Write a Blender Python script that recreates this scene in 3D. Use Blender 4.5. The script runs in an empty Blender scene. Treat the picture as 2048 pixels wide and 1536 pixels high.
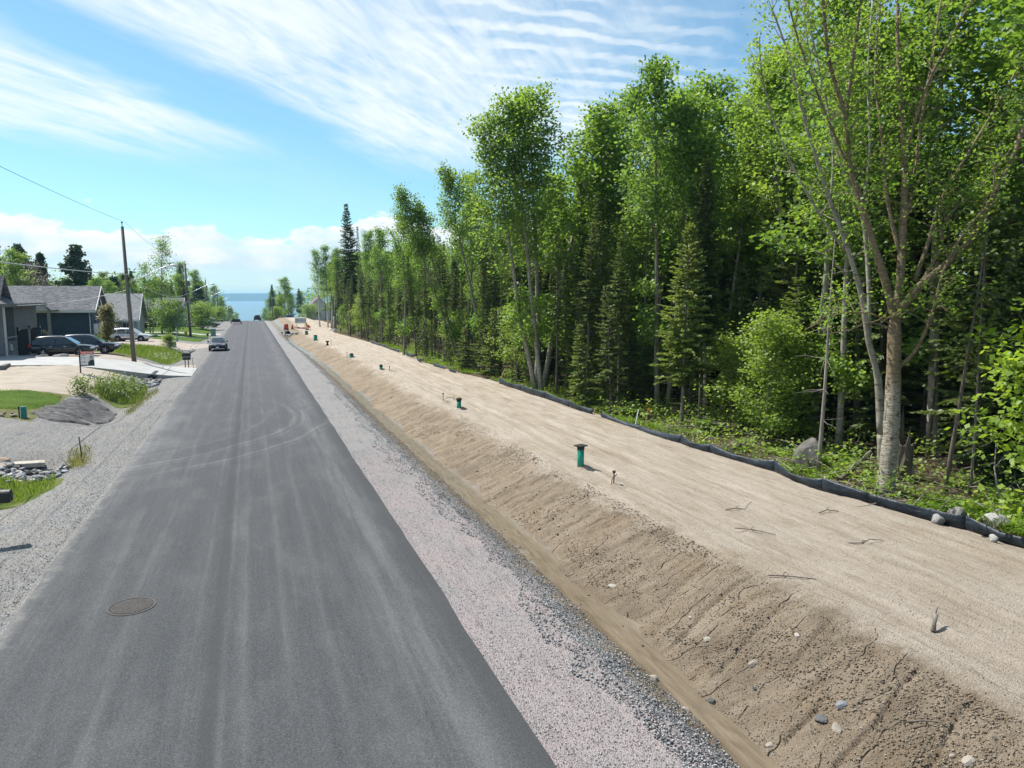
import bpy, math, random
import numpy as np
from mathutils import Vector, Matrix
from mathutils.geometry import delaunay_2d_cdt

SC = bpy.context.scene
COL = SC.collection
PI = math.pi
R = math.radians

# ------------------------------------------------------------------ camera
cam_d = bpy.data.cameras.new('camera')
cam = bpy.data.objects.new('camera', cam_d)
COL.objects.link(cam)
cam.location = (0, 0, 5.8)
cam.rotation_euler = (R(90 - 6.818), 0, R(-19.4665))
cam_d.sensor_fit = 'HORIZONTAL'
cam_d.sensor_width = 36
cam_d.lens = 1472 / 2048 * 36
cam_d.clip_start = 0.1
cam_d.clip_end = 20000
SC.camera = cam

# ------------------------------------------------------------------ light
SUN_EL, SUN_AZ = 57.0, -38.0          # azimuth measured from +Y towards +X
sd = bpy.data.lights.new('sun', 'SUN')
sd.energy = 4.9
sd.angle = R(0.53)
sd.color = (1.0, 0.97, 0.915)
sun = bpy.data.objects.new('sun', sd)
COL.objects.link(sun)
_dir = Vector((math.sin(R(SUN_AZ)) * math.cos(R(SUN_EL)), math.cos(R(SUN_AZ)) * math.cos(R(SUN_EL)), math.sin(R(SUN_EL))))
sun.rotation_euler = _dir.to_track_quat('Z', 'Y').to_euler()
SC.view_settings.view_transform = 'Standard'
SC.view_settings.look = 'None'
SC.view_settings.gamma = 1
SC.view_settings.use_curve_mapping = False
SC.view_settings.exposure = 0.68
try:
    SC.cycles.max_bounces = 6
    SC.cycles.diffuse_bounces = 3
    SC.cycles.glossy_bounces = 2
    SC.cycles.transmission_bounces = 3
    SC.cycles.volume_bounces = 0
    SC.cycles.transparent_max_bounces = 6
    SC.cycles.use_denoising = True
    SC.cycles.caustics_reflective = False
    SC.cycles.caustics_refractive = False
except Exception:
    pass


class NG:
    """a small helper for wiring nodes"""
    def __init__(s, tree):
        s.t = tree; s.N = tree.nodes; s.L = tree.links

    def node(s, typ, **kw):
        n = s.N.new(typ)
        for k, v in kw.items(): setattr(n, k, v)
        return n

    def put(s, inp, v):
        if hasattr(v, 'is_linked'): s.L.new(v, inp)
        elif isinstance(v, (tuple, list)) and len(v) == 3 and inp.type == 'RGBA': inp.default_value = (*v, 1)
        else: inp.default_value = v

    def m(s, op, a, b=None, c=None, clamp=False):
        n = s.node('ShaderNodeMath', operation=op, use_clamp=clamp)
        s.put(n.inputs[0], a)
        if b is not None: s.put(n.inputs[1], b)
        if c is not None: s.put(n.inputs[2], c)
        return n.outputs[0]

    def vm(s, op, a, b):
        n = s.node('ShaderNodeVectorMath', operation=op)
        s.put(n.inputs[0], a); s.put(n.inputs[1], b)
        return n.outputs[0]

    def noise(s, vec, scale, detail=3, rough=.55, dist=0, col=False):
        n = s.node('ShaderNodeTexNoise')
        s.put(n.inputs['Vector'], vec); n.inputs['Scale'].default_value = scale
        n.inputs['Detail'].default_value = detail; n.inputs['Roughness'].default_value = rough
        n.inputs['Distortion'].default_value = dist
        return n.outputs['Color' if col else 'Fac']

    def voro(s, vec, scale, feature='F1', rnd=1):
        n = s.node('ShaderNodeTexVoronoi', feature=feature)
        s.put(n.inputs['Vector'], vec); n.inputs['Scale'].default_value = scale
        n.inputs['Randomness'].default_value = rnd
        return n.outputs['Distance'], n.outputs['Color']

    def ramp(s, fac, stops, interp='LINEAR'):
        n = s.node('ShaderNodeValToRGB'); cr = n.color_ramp; cr.interpolation = interp
        while len(cr.elements) < len(stops): cr.elements.new(0.5)
        for e, (p, c) in zip(cr.elements, sorted(stops, key=lambda q: q[0])):
            e.position = p
            e.color = (c, c, c, 1) if not isinstance(c, (tuple, list)) else (*c, 1)
        s.put(n.inputs[0], fac)
        return n.outputs[0]

    def mix(s, fac, a, b, blend='MIX'):
        n = s.node('ShaderNodeMix', data_type='RGBA', blend_type=blend)
        s.put(n.inputs[0], fac); s.put(n.inputs[6], a); s.put(n.inputs[7], b)
        return n.outputs[2]

    def ss(s, x, a, b, lo=0., hi=1.):
        n = s.node('ShaderNodeMapRange', interpolation_type='SMOOTHSTEP')
        s.put(n.inputs[0], x)
        n.inputs[1].default_value = a; n.inputs[2].default_value = b
        n.inputs[3].default_value = lo; n.inputs[4].default_value = hi
        return n.outputs[0]

    def sep(s, v):
        n = s.node('ShaderNodeSeparateXYZ'); s.put(n.inputs[0], v); return n.outputs

    def comb(s, x, y, z):
        n = s.node('ShaderNodeCombineXYZ')
        for i, v in zip(n.inputs, (x, y, z)): s.put(i, v)
        return n.outputs[0]

    def bump(s, h, strength=.5, dist=.02, normal=None):
        n = s.node('ShaderNodeBump'); s.put(n.inputs['Height'], h)
        n.inputs['Strength'].default_value = strength; n.inputs['Distance'].default_value = dist
        if normal is not None: s.put(n.inputs['Normal'], normal)
        return n.outputs[0]


# ------------------------------------------------------------------ sky
W = bpy.data.worlds.new('World'); SC.world = W; W.use_nodes = True
W.node_tree.nodes.clear()
g = NG(W.node_tree)
sky = g.node('ShaderNodeTexSky', sky_type='NISHITA', sun_disc=False)
sky.sun_elevation = R(SUN_EL); sky.sun_rotation = R(SUN_AZ)
sky.altitude = 200; sky.air_density = 1.0; sky.dust_density = 0.6; sky.ozone_density = 1.0
d = g.node('ShaderNodeTexCoord').outputs['Generated']
dx, dy, dz = g.sep(d)
zc = g.m('ADD', g.m('MAXIMUM', dz, 0.0), 0.06)
px = g.m('DIVIDE', dx, zc); py = g.m('DIVIDE', dy, zc)
sa, ca = math.sin(R(37)), math.cos(R(37))
s_ = g.m('ADD', g.m('MULTIPLY', px, sa), g.m('MULTIPLY', py, ca))
t_ = g.m('SUBTRACT', g.m('MULTIPLY', px, ca), g.m('MULTIPLY', py, sa))
wob = g.m('MULTIPLY', g.m('SUBTRACT', g.noise(g.comb(g.m('MULTIPLY', s_, .7), g.m('MULTIPLY', t_, 1.3), 0.), 1.3, 4), .5), .7)
tw = g.m('ADD', t_, wob)
# two banks of cirrus with a blue lane between them, thinning towards the horizon
b1 = g.m('MULTIPLY', g.m('MULTIPLY', g.ss(tw, -2.05, -1.66), g.ss(tw, -.75, -.15, 1, .22)), g.ss(g.m('ADD', s_, wob), 3.3, 4.6, 1, .12))
b2 = g.m('MULTIPLY', g.m('MULTIPLY', g.ss(tw, -3.5, -2.85), g.ss(tw, -2.42, -2.12, 1, 0)), g.ss(g.m('ADD', s_, wob), 2.55, 3.6, 1, .12))
b3 = g.ss(tw, -9.5, -5.5, .3, .05)
bank = g.m('MAXIMUM', g.m('MAXIMUM', b1, b2), b3)
streak = g.noise(g.comb(g.m('MULTIPLY', s_, .9), g.m('MULTIPLY', t_, 3.2), 3.1), 1.6, 6, .62, .6)
fine = g.noise(g.comb(g.m('MULTIPLY', s_, 3.0), g.m('MULTIPLY', t_, 12.0), 1.7), 1.4, 5, .6)
cover = g.m('MULTIPLY', bank, g.m('ADD', g.ss(streak, .06, .72), g.m('MULTIPLY', g.m('SUBTRACT', fine, .5), .8)), clamp=True)
cover = g.m('MULTIPLY', cover, .93, clamp=True)
# ripples on the right-hand side of the bank
rip_n = g.noise(g.comb(g.m('MULTIPLY', px, 2.6), g.m('MULTIPLY', py, 2.2), 0.), 1.5, 3)
rip = g.m('SINE', g.m('ADD', g.m('MULTIPLY', py, 46.), g.m('ADD', g.m('MULTIPLY', rip_n, 11.), g.m('MULTIPLY', px, 3.))))
rip_mask = g.m('MULTIPLY', g.m('MULTIPLY', g.ss(t_, -1.15, -.75), g.ss(t_, -.32, .05, 1, 0)), g.m('MULTIPLY', g.ss(s_, 1.9, 2.3), g.ss(s_, 3.2, 3.9, 1, 0)))
rip_mask = g.m('MULTIPLY', rip_mask, g.ss(rip_n, .36, .6))
cover = g.m('ADD', g.m('MULTIPLY', cover, g.m('SUBTRACT', 1.0, g.m('MULTIPLY', rip_mask, .45))),
            g.m('MULTIPLY', rip_mask, g.ss(rip, -.4, 1.0, 0, .45)), clamp=True)
# cumulus low over the horizon
dn = g.comb(g.m('MULTIPLY', dx, 1.), g.m('MULTIPLY', dy, 1.), g.m('MULTIPLY', dz, 2.1))
cn = g.noise(dn, 19., 7, .58, .15)
big = g.noise(dn, 5.5, 2, .5)
topline = g.m('ADD', .088, g.m('MULTIPLY', g.m('SUBTRACT', big, .42), .15))
cum = g.ss(g.m('ADD', cn, g.m('MULTIPLY', g.m('SUBTRACT', topline, dz), 9.)), .5, .60)
shade = g.ss(g.m('ADD', g.noise(g.vm('ADD', dn, (.02, .02, .035)), 19., 6, .58, .15), g.m('MULTIPLY', g.m('SUBTRACT', topline, dz), 4.)), .42, .85)
band = g.noise(g.comb(g.m('MULTIPLY', dx, 2.), g.m('MULTIPLY', dy, 2.), g.m('MULTIPLY', dz, 55.)), 2.2, 4)
cumcol = g.mix(shade, (1.0, 1.0, 1.0), (.66, .84, .95))
lowfade = g.ss(dz, .005, .055)
cum = g.m('MULTIPLY', cum, g.m('ADD', g.m('MULTIPLY', lowfade, .75), g.m('MULTIPLY', g.ss(band, .3, .7), .45)), clamp=True)
STR = 0.10
tint = g.mix(1.0, sky.outputs[0], (.62, .92, .97), 'MULTIPLY')
kc = 1 / STR
col = g.mix(cover, tint, (.61 * kc, .66 * kc, .675 * kc))
cumcol = g.mix(1.0, cumcol, (.66 * kc, .66 * kc, .66 * kc), 'MULTIPLY')
col = g.mix(cum, col, cumcol)
bg = g.node('ShaderNodeBackground'); bg.inputs[1].default_value = STR
g.L.new(col, bg.inputs[0])
wo = g.node('ShaderNodeOutputWorld'); g.L.new(bg.outputs[0], wo.inputs[0])


# ------------------------------------------------------------------ mesh helpers
def mesh_np(name, verts, faces, mat=None, smooth=False, tone=None):
    me = bpy.data.meshes.new(name)
    verts = np.asarray(verts, dtype=np.float32); faces = np.asarray(faces, dtype=np.int32)
    nf, k = faces.shape
    me.vertices.add(len(verts)); me.vertices.foreach_set('co', verts.ravel())
    me.loops.add(nf * k); me.loops.foreach_set('vertex_index', faces.ravel())
    me.polygons.add(nf)
    me.polygons.foreach_set('loop_start', np.arange(0, nf * k, k, dtype=np.int32))
    me.polygons.foreach_set('loop_total', np.full(nf, k, dtype=np.int32))
    if smooth: me.polygons.foreach_set('use_smooth', np.ones(nf, dtype=bool))
    if tone is not None:
        a = me.attributes.new('tone', 'FLOAT', 'FACE'); a.data.foreach_set('value', np.asarray(tone, dtype=np.float32))
    me.update(calc_edges=True); me.validate()
    if mat: me.materials.append(mat)
    return me


class MB:
    """collects shapes for ONE mesh"""
    def __init__(s): s.v = []; s.f = []; s.sm = []

    def add(s, vs, fs, smooth=False):
        o = len(s.v); s.v += [tuple(v) for v in vs]
        s.f += [tuple(i + o for i in f) for f in fs]; s.sm += [smooth] * len(fs)
        return s

    def box(s, c, d, rz=0, bev=0.0):
        x, y, z = d[0] / 2, d[1] / 2, d[2] / 2
        cr, sr = math.cos(rz), math.sin(rz)
        b = min(bev, x * .6, y * .6)
        if b > 0:
            ring = [(-x + b, -y), (x - b, -y), (x, -y + b), (x, y - b), (x - b, y), (-x + b, y), (-x, y - b), (-x, -y + b)]
        else:
            ring = [(-x, -y), (x, -y), (x, y), (-x, y)]
        n = len(ring)
        P = [(q[0], q[1], zz) for zz in (-z, z) for q in ring]
        P = [(c[0] + p[0] * cr - p[1] * sr, c[1] + p[0] * sr + p[1] * cr, c[2] + p[2]) for p in P]
        F = [tuple(reversed(range(n))), tuple(range(n, 2 * n))] + [(i, (i + 1) % n, n + (i + 1) % n, n + i) for i in range(n)]
        return s.add(P, F)

    def tube(s, pts, rad, n=6, cap=True, smooth=True):
        pts = [Vector(p) for p in pts]
        if not hasattr(rad, '__len__'): rad = [rad] * len(pts)
        V = []; F = []
        up = Vector((0.13, 0.27, 1)).normalized()
        for i, p in enumerate(pts):
            t = (pts[min(i + 1, len(pts) - 1)] - pts[max(i - 1, 0)]).normalized()
            a = t.cross(up if abs(t.dot(up)) < .97 else Vector((1, 0, 0))).normalized(); b = t.cross(a)
            for k in range(n):
                q = p + (a * math.cos(2 * PI * k / n) + b * math.sin(2 * PI * k / n)) * rad[i]
                V.append(q)
        for i in range(len(pts) - 1):
            for k in range(n):
                F.append((i * n + k, i * n + (k + 1) % n, (i + 1) * n + (k + 1) % n, (i + 1) * n + k))
        s.add(V, F, smooth)
        if cap:
            o = len(s.v) - len(V)
            s.f += [tuple(o + k for k in reversed(range(n))), tuple(o + (len(pts) - 1) * n + k for k in range(n))]; s.sm += [False, False]
        return s

    def cyl(s, c, r, h, n=16, axis='z', r2=None, smooth=True):
        r2 = r if r2 is None else r2
        a = Vector(c); d_ = {'z': Vector((0, 0, h)), 'y': Vector((0, h, 0)), 'x': Vector((h, 0, 0))}[axis]
        return s.tube([a, a + d_], [r, r2], n, True, smooth)

    def poly(s, pts): return s.add(pts, [tuple(range(len(pts)))])

    def prism(s, pts, ext):
        n = len(pts); e = Vector(ext)
        P = [Vector(p) for p in pts]; Q = [p + e for p in P]
        return s.add(P + Q, [tuple(reversed(range(n))), tuple(range(n, 2 * n))] + [(i, (i + 1) % n, n + (i + 1) % n, n + i) for i in range(n)])

    def mesh(s, name, mat):
        me = bpy.data.meshes.new(name)
        me.from_pydata(s.v, [], s.f)
        me.polygons.foreach_set('use_smooth', s.sm)
        me.validate(); me.update()
        if mat: me.materials.append(mat)
        return me

    def build(s, name, mat, parent=None):
        return link(name, s.mesh(name, mat), parent)


def link(name, me, parent=None):
    o = bpy.data.objects.new(name, me); COL.objects.link(o)
    if parent is not None: o.parent = parent
    return o


def tag(o, label=None, cat=None, group=None, kind=None):
    if label: o['label'] = label
    if cat: o['category'] = cat
    if group: o['group'] = group
    if kind: o['kind'] = kind
    return o


def thing(name, label, cat, loc=(0, 0, 0), rz=0, group=None):
    o = bpy.data.objects.new(name, None); COL.objects.link(o)
    o.empty_display_size = .2
    o.location = loc; o.rotation_euler = (0, 0, rz)
    return tag(o, label, cat, group)


def dup(root, loc, rz=0, scale=1.0, label=None, group=None):
    r = root.copy(); COL.objects.link(r); r.location = loc; r.rotation_euler = (0, 0, rz)
    r.scale = (scale,) * 3 if not hasattr(scale, '__len__') else scale
    if label: r['label'] = label
    if group: r['group'] = group
    for ch in list(root.children):
        c = ch.copy(); COL.objects.link(c); c.parent = r
        for gch in ch.children:
            q = gch.copy(); COL.objects.link(q); q.parent = c
    return r


# ------------------------------------------------------------------ terrain functions
def _hash(ix,iy,s):
    n=(ix.astype(np.int64)*374761393+iy.astype(np.int64)*668265263+s*974634777)&0xffffffff
    n=((n^(n>>13))*1274126177)&0xffffffff
    n=n^(n>>16)
    return (n&0xffff)/65535.0
def vnoise(x,y,s=0):
    x=np.asarray(x,float);y=np.asarray(y,float)
    ix=np.floor(x);iy=np.floor(y);fx=x-ix;fy=y-iy
    fx=fx*fx*(3-2*fx);fy=fy*fy*(3-2*fy)
    a=_hash(ix,iy,s);b=_hash(ix+1,iy,s);c=_hash(ix,iy+1,s);d=_hash(ix+1,iy+1,s)
    return (a*(1-fx)+b*fx)*(1-fy)+(c*(1-fx)+d*fx)*fy
def fbm(x,y,s=0,o=4):
    t=0;a=.5;n=0
    for k in range(o):
        t=t+a*vnoise(x*2**k,y*2**k,s+k);n+=a;a*=.5
    return t/n-.5
def ss(a,b,x):
    t=np.clip((np.asarray(x,float)-a)/(b-a),0,1);return t*t*(3-2*t)
G=-0.0041
def base(y):
    y=np.asarray(y,float)
    s=np.clip(y-196,0,None)
    drop=np.where(s<70,0.06*s*s/140,0.06*(s-35))
    return np.maximum(G*np.clip(y,-200,400)-drop,-36.5)
def hcoarse(x,y):
    x=np.asarray(x,float);y=np.asarray(y,float)
    b=base(y)
    fade=1-ss(128,136,y)
    # right cross-section
    shift=-0.9*ss(70,125,y)
    xs=[3.3,5.2,5.75,6.5,7.15,8.2,9.4,10.2,13,16.3,17.3,60]
    zs=[0,-.12,-.38,-.9,-.9,-.52,-.1,0.0,.02,.03,-.22,-.1]
    xr=np.where(x>3.34,np.maximum(x-shift*ss(3.4,6,x),3.34),x)
    r=np.interp(xr,xs,zs)
    r=np.where(r<0,r*(fade*.9+.1),r)
    # left
    Y=[-50,14,22,26,31,32.5,38,41,46,55,58.5,66,70,75,88,97,100,112,300]
    D=[.15,.15,.3,.55,.5,.02,.02,.55,.6,.6,.15,.08,.08,.35,.45,.3,.0,.1,.1]
    R=[0,0,.0,.05,.1,.15,.3,.55,.75,1.0,1.2,1.2,1.1,1.0,.8,.7,.6,.5,.0]
    d=np.interp(y,Y,D);rr=np.interp(y,Y,R)
    l=-d*np.exp(-((x+7.4)/1.25)**2)*np.where(x<0,1,0)+rr*ss(-6.2,-13.0,x)
    return b+np.where(x>0,r,l)


def h(x, y):
    """ground height with its relief"""
    x = np.asarray(x, float); y = np.asarray(y, float)
    z = hcoarse(x, y)
    near = 1 - ss(60, 130, y)
    slope = ss(7.0, 7.6, x) * (1 - ss(9.2, 10.3, x))
    plat = ss(9.4, 10.5, x) * (1 - ss(16.6, 17.2, x))
    bank = ss(5.0, 5.6, x) * (1 - ss(6.3, 6.6, x))
    sh = ss(3.45, 3.7, x) * (1 - ss(5.0, 5.3, x))
    # bucket-tooth grooves running up the ditch slope
    yy = y - (x - 7) * .35 + .5 * fbm(x * .35, y * .25, 31, 3)
    ph = yy * .95 + 1.1 * vnoise(yy * .31, yy * 0 + .5, 9)
    fr = ph - np.floor(ph)
    dep = vnoise(np.floor(ph), np.floor(ph) * 0 + 2.5, 5)
    groove = -np.exp(-((fr - .5) / .038) ** 2) * (.03 + .11 * dep) * ss(.3, .45, vnoise(x * .8 + np.floor(ph) * 7, yy * .1, 12))
    fr2 = yy * 3.1 - np.floor(yy * 3.1)
    z = z + slope * (groove + .012 * np.abs(fr2 - .5) + .06 * fbm(x * .9, y * .5, 2, 4) + .10 * fbm(x * 4.5, y * 5, 3, 4) - .05 * np.abs(fbm(x * 2.2, y * 3.4, 33, 4)))
    # dozer tracks along the sand
    z = z + plat * (.07 * fbm(x * .8, y * .22, 6, 3) + .05 * fbm(x * 3.2 + y * .35, y * .45, 7, 4) + .032 * fbm(x * 6, y * 6, 8, 4))
    # broad machine tracks, pressed in pairs and wandering a little
    for xc, yo, dp in ((11.3, 0., .04), (12.9, 0., .045), (13.9, 7., .03), (15.3, 7., .03)):
        cx_ = xc + .9 * fbm(y * .06 + yo, y * 0 + yo, 17, 2)
        u_ = (x - cx_) / .24
        z = z + plat * near * (dp * (-np.exp(-u_ ** 4) + .55 * np.exp(-((np.abs(u_) - 1.35) / .35) ** 2))) * ss(.25, .5, vnoise(y * .12 + yo, y * 0 + xc, 18))
    z = z + bank * (.16 * fbm(x * 1.3, y * 1.1, 14, 4)) + sh * (.035 * fbm(x * 2.2, y * .9, 15, 3))
    z = z + ss(16.9, 18, x) * .35 * fbm(x * .5, y * .5, 21, 4)
    # sand heap at the far end of the lot
    z = z + ss(4.6, 7.5, x) * (1 - ss(13, 17, x)) * ss(150, 172, y) * (1 - ss(205, 225, y)) * 1.0
    lf = ss(-4.6, -5.6, x)
    z = z + lf * (.05 * fbm(x * .8, y * .8, 41, 4) + .03 * fbm(x * 3, y * 3, 44, 3))
    return z


def H1(x, y): return float(h(np.array([x]), np.array([y]))[0]) if abs(y) < 130 and -30 < x < 26 else float(hcoarse(np.array([x]), np.array([y]))[0]) + (1.0 * float(ss(4.6, 7.5, x) * (1 - ss(13, 17, x)) * ss(150, 172, y) * (1 - ss(205, 225, y))))


def H0(x, y): return float(hcoarse(np.array([x]), np.array([y]))[0])


def taper(y): return -0.9 * ss(70, 125, y)


def b0(y): return 3.34 + .10 * fbm(y * .5, y * 0, 51, 4)
def bL(y): return -4.33 + .30 * fbm(y * .28, y * 0, 61, 4)
def b1(y): return 5.3 + .95 * fbm(y * .34, y * 0 + 3, 52, 3) + .55 * fbm(y * 1.3, y * 0 + 9, 53, 3) + taper(y)
def b2(y): return 6.50 + .55 * fbm(y * .5, y * 0, 54, 3) + .26 * fbm(y * 2.6, y * 0, 57, 3) + taper(y)
def b3(y): return 7.12 + .62 * fbm(y * .45, y * 0 + 5, 55, 3) + .26 * fbm(y * 2.4, y * 0, 58, 3) + taper(y)
def b4(y): return np.interp(y, [-30, 12, 13.6, 17.1, 19.8, 23, 28, 38, 48, 56, 60, 66, 72, 80, 90, 110, 132, 150, 180, 230], [17.7, 17.7, 17.7, 16.5, 16.75, 16.5, 16.4, 16.35, 16.2, 15.4, 15.3, 14.8, 15.3, 15.4, 15.4, 14.6, 13.6, 15, 18, 18]) + .2 * fbm(np.asarray(y) * .8, np.asarray(y) * 0, 56, 3)


def ysamples(y0, y1, rate, mn):
    ys = [y0]
    while ys[-1] < y1: ys.append(ys[-1] + max(mn, rate * abs(ys[-1])))
    ys[-1] = y1
    return np.array(ys)


def strip(name, mat, xl, xr, ys, nx, dz=0.0, kind='structure', bias=None):
    u = np.linspace(0, 1, nx) if bias is None else bias(np.linspace(0, 1, nx))
    L_ = np.array([xl(y) if callable(xl) else xl for y in ys], float); Rr = np.array([xr(y) if callable(xr) else xr for y in ys], float)
    X = L_[:, None] * (1 - u) + Rr[:, None] * u
    Y = np.repeat(ys[:, None], nx, 1)
    Z = h(X, Y) + dz
    V = np.stack([X, Y, Z], -1).reshape(-1, 3)
    i, j = np.meshgrid(np.arange(len(ys) - 1), np.arange(nx - 1), indexing='ij')
    a = i * nx + j
    F = np.stack([a, a + 1, a + nx + 1, a + nx], -1).reshape(-1, 4)
    o = link(name, mesh_np(name, V, F, mat, True))
    return tag(o, kind=kind)


def smooth_poly(poly, it=2):
    P = [tuple(p) for p in poly]
    for _ in range(it):
        Q = []
        for i in range(len(P)):
            a, b = P[i], P[(i + 1) % len(P)]
            Q += [(a[0] * .75 + b[0] * .25, a[1] * .75 + b[1] * .25), (a[0] * .25 + b[0] * .75, a[1] * .25 + b[1] * .75)]
        P = Q
    return P


def drape(name, mat, poly, res, dz=.02, edge=-.02, jit=.15, kind='structure', parent=None, smooth_it=2, zfun=None, seed=0):
    """a patch of ground laid over the terrain, its rim tucked under the surface"""
    P = smooth_poly(poly, smooth_it)
    pts = []
    for i in range(len(P)):
        a, b = Vector(P[i]), Vector(P[(i + 1) % len(P)])
        n = max(1, int((b - a).length / res))
        for k in range(n):
            q = a.lerp(b, k / n)
            w = jit * (float(vnoise(np.array([q.x * 1.7]), np.array([q.y * 1.7]), 77 + seed)[0]) - .5) * 2
            nrm = Vector((b.y - a.y, a.x - b.x)).normalized()
            pts.append(q + nrm * w)
    nb = len(pts)
    bb = np.array(pts); x0, y0 = bb.min(0); x1, y1 = bb.max(0)
    rng = random.Random(seed)
    y = y0 + res / 2
    def inside(qx, qy):
        c = False; j = nb - 1
        for i_ in range(nb):
            xi, yi = pts[i_]; xj, yj = pts[j]
            if (yi > qy) != (yj > qy) and qx < (xj - xi) * (qy - yi) / (yj - yi) + xi: c = not c
            j = i_
        return c
    inner = []
    while y < y1:
        x = x0 + res / 2
        while x < x1:
            q = (x + rng.uniform(-.2, .2) * res, y + rng.uniform(-.2, .2) * res)
            if inside(*q): inner.append(Vector(q))
            x += res
        y += res
    allp = [Vector((p[0], p[1])) for p in pts] + inner
    vs, es, fs, ov, oe, of = delaunay_2d_cdt(allp, [(i, (i + 1) % nb) for i in range(nb)], [], 1, 1e-4)
    X = np.array([v[0] for v in vs]); Y = np.array([v[1] for v in vs])
    isb = np.array([any(k < nb for k in o_) for o_ in ov])
    Z = h(X, Y) + np.where(isb, edge, dz)
    if zfun is not None: Z = np.where(isb, Z, Z + zfun(X, Y))
    me = bpy.data.meshes.new(name)
    me.from_pydata(np.stack([X, Y, Z], 1).tolist(), [], [tuple(f) for f in fs])
    me.polygons.foreach_set('use_smooth', [True] * len(me.polygons)); me.update()
    if mat: me.materials.append(mat)
    o = link(name, me, parent)
    return tag(o, kind=kind) if kind else o


# ------------------------------------------------------------------ materials
def new_mat(name, rough=.8, spec=.3):
    m_ = bpy.data.materials.new(name); m_.use_nodes = True
    gg = NG(m_.node_tree); b = m_.node_tree.nodes['Principled BSDF']
    b.inputs['Roughness'].default_value = rough; b.inputs['Specular IOR Level'].default_value = spec
    return m_, gg, b


def pos(gg): return gg.node('ShaderNodeNewGeometry').outputs['Position']
def objco(gg): return gg.node('ShaderNodeTexCoord').outputs['Object']


def plain(name, c, rough=.6, metal=0, spec=.4, var=.12, scale=6, coat=0):
    """one colour with a little wear"""
    m_, gg, b = new_mat(name, rough, spec)
    n = gg.noise(objco(gg), scale, 4)
    k = gg.ss(n, .3, .7, 1 - var, 1 + var)
    cc = gg.mix(1.0, c, gg.comb(k, k, k), 'MULTIPLY')
    gg.L.new(cc, b.inputs['Base Color'])
    b.inputs['Metallic'].default_value = metal
    b.inputs['Coat Weight'].default_value = coat
    gg.put(b.inputs['Roughness'], gg.ss(n, .2, .8, rough * .85, min(1, rough * 1.15)))
    return m_


def gravel_mat(name, stops, scale, big, patchy, bump=.9, far_grey=None):
    m_, gg, b = new_mat(name, .85, .25)
    p = pos(gg)
    dist, vc = gg.voro(p, scale)
    vr = gg.sep(vc)[0]
    d2, vc2 = gg.voro(p, scale * .42)
    tone = gg.m('ADD', gg.m('MULTIPLY', vr, .6), gg.m('MULTIPLY', gg.sep(vc2)[1], .4))
    tone = gg.m('ADD', gg.m('MULTIPLY', tone, .75), gg.m('MULTIPLY', gg.noise(p, scale * 2.2, 2), .25))
    cc = gg.ramp(tone, stops)
    bn = gg.noise(p, .55, 5, .6)
    cc = gg.mix(gg.ss(bn, .38, .66), cc, gg.mix(.72, cc, big))
    f = gg.noise(gg.vm('MULTIPLY', p, (1.6, .35, 1)), 1.3, 4, .65)
    cc = gg.mix(gg.ss(f, .5, .72, 0, .8), cc, gg.mix(.65, cc, patchy))
    g2 = gg.noise(gg.vm('MULTIPLY', p, (4.5, .45, 1)), 1.2, 5, .7)
    cc = gg.mix(gg.ss(g2, .52, .68, 0, .5), cc, gg.mix(1.0, cc, (.5, .5, .51), 'MULTIPLY'))
    # dark gaps between the stones
    cc = gg.mix(gg.ss(dist, .42, .75, 0, .55), cc, (.035, .033, .03))
    if far_grey:                                        # colour turns greyer farther up the street
        y_ = gg.m('ADD', gg.sep(p)[1], gg.m('MULTIPLY', gg.m('SUBTRACT', gg.noise(p, .3, 4, .6), .5), 26.))
        cc = gg.mix(gg.ss(y_, 17, 34), cc, gg.mix(1.0, cc, far_grey, 'MULTIPLY'))
    gg.L.new(cc, b.inputs['Base Color'])
    hgt = gg.m('ADD', gg.m('MULTIPLY', dist, -1.0), gg.m('MULTIPLY', gg.noise(p, 9, 3), 1.2))
    gg.L.new(gg.bump(hgt, bump, .03), b.inputs['Normal'])
    return m_


M = {}

# asphalt -------------------------------------------------------------
m_, gg, b = new_mat('asphalt', .85, .18)
p = pos(gg); X_, Y_, Z_ = gg.sep(p)
wx = gg.m('ADD', X_, gg.m('MULTIPLY', gg.m('SUBTRACT', gg.noise(gg.comb(0., gg.m('MULTIPLY', Y_, .12), 0.), 1., 3), .5), .18))
wx = gg.m('ADD', wx, gg.m('MULTIPLY', gg.m('SUBTRACT', gg.noise(gg.comb(gg.m('MULTIPLY', X_, 9), gg.m('MULTIPLY', Y_, .5), 0.), 1., 2), .5), .025))
def xn(x): return (x + 4.45) / 7.9
tracks = [(-4.45, .55), (-4.2, .5), (-3.95, .28), (-3.5, .14), (-3.15, .2), (-2.95, .34), (-2.75, .14), (-2.45, .14), (-2.28, .42), (-2.12, .16), (-1.5, .08), (-1.18, .16), (-1.10, .40), (-1.02, .12),
          (-.72, .04), (-.60, .34), (-.52, .10), (-.30, .36), (-.18, .10), (.25, .12), (.36, .34), (.48, .12), (.95, .14), (1.05, .26), (1.18, .10), (1.7, .16), (2.05, .30), (2.35, .52), (2.62, .5), (2.85, .2), (3.1, .06), (3.4, .04)]
tr = gg.ramp(gg.m('DIVIDE', gg.m('ADD', wx, 4.45), 7.9), [(max(0, min(1, xn(x))), v) for x, v in tracks])
brk = gg.noise(gg.comb(gg.m('MULTIPLY', X_, 2.5), gg.m('MULTIPLY', Y_, .14), 0.), 1.3, 5, .65)
dust = gg.m('MULTIPLY', tr, gg.ss(brk, .3, .66, .15, 1.05))
pat = gg.noise(gg.vm('MULTIPLY', p, (.8, .32, 1)), 1.1, 6, .66)
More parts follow.
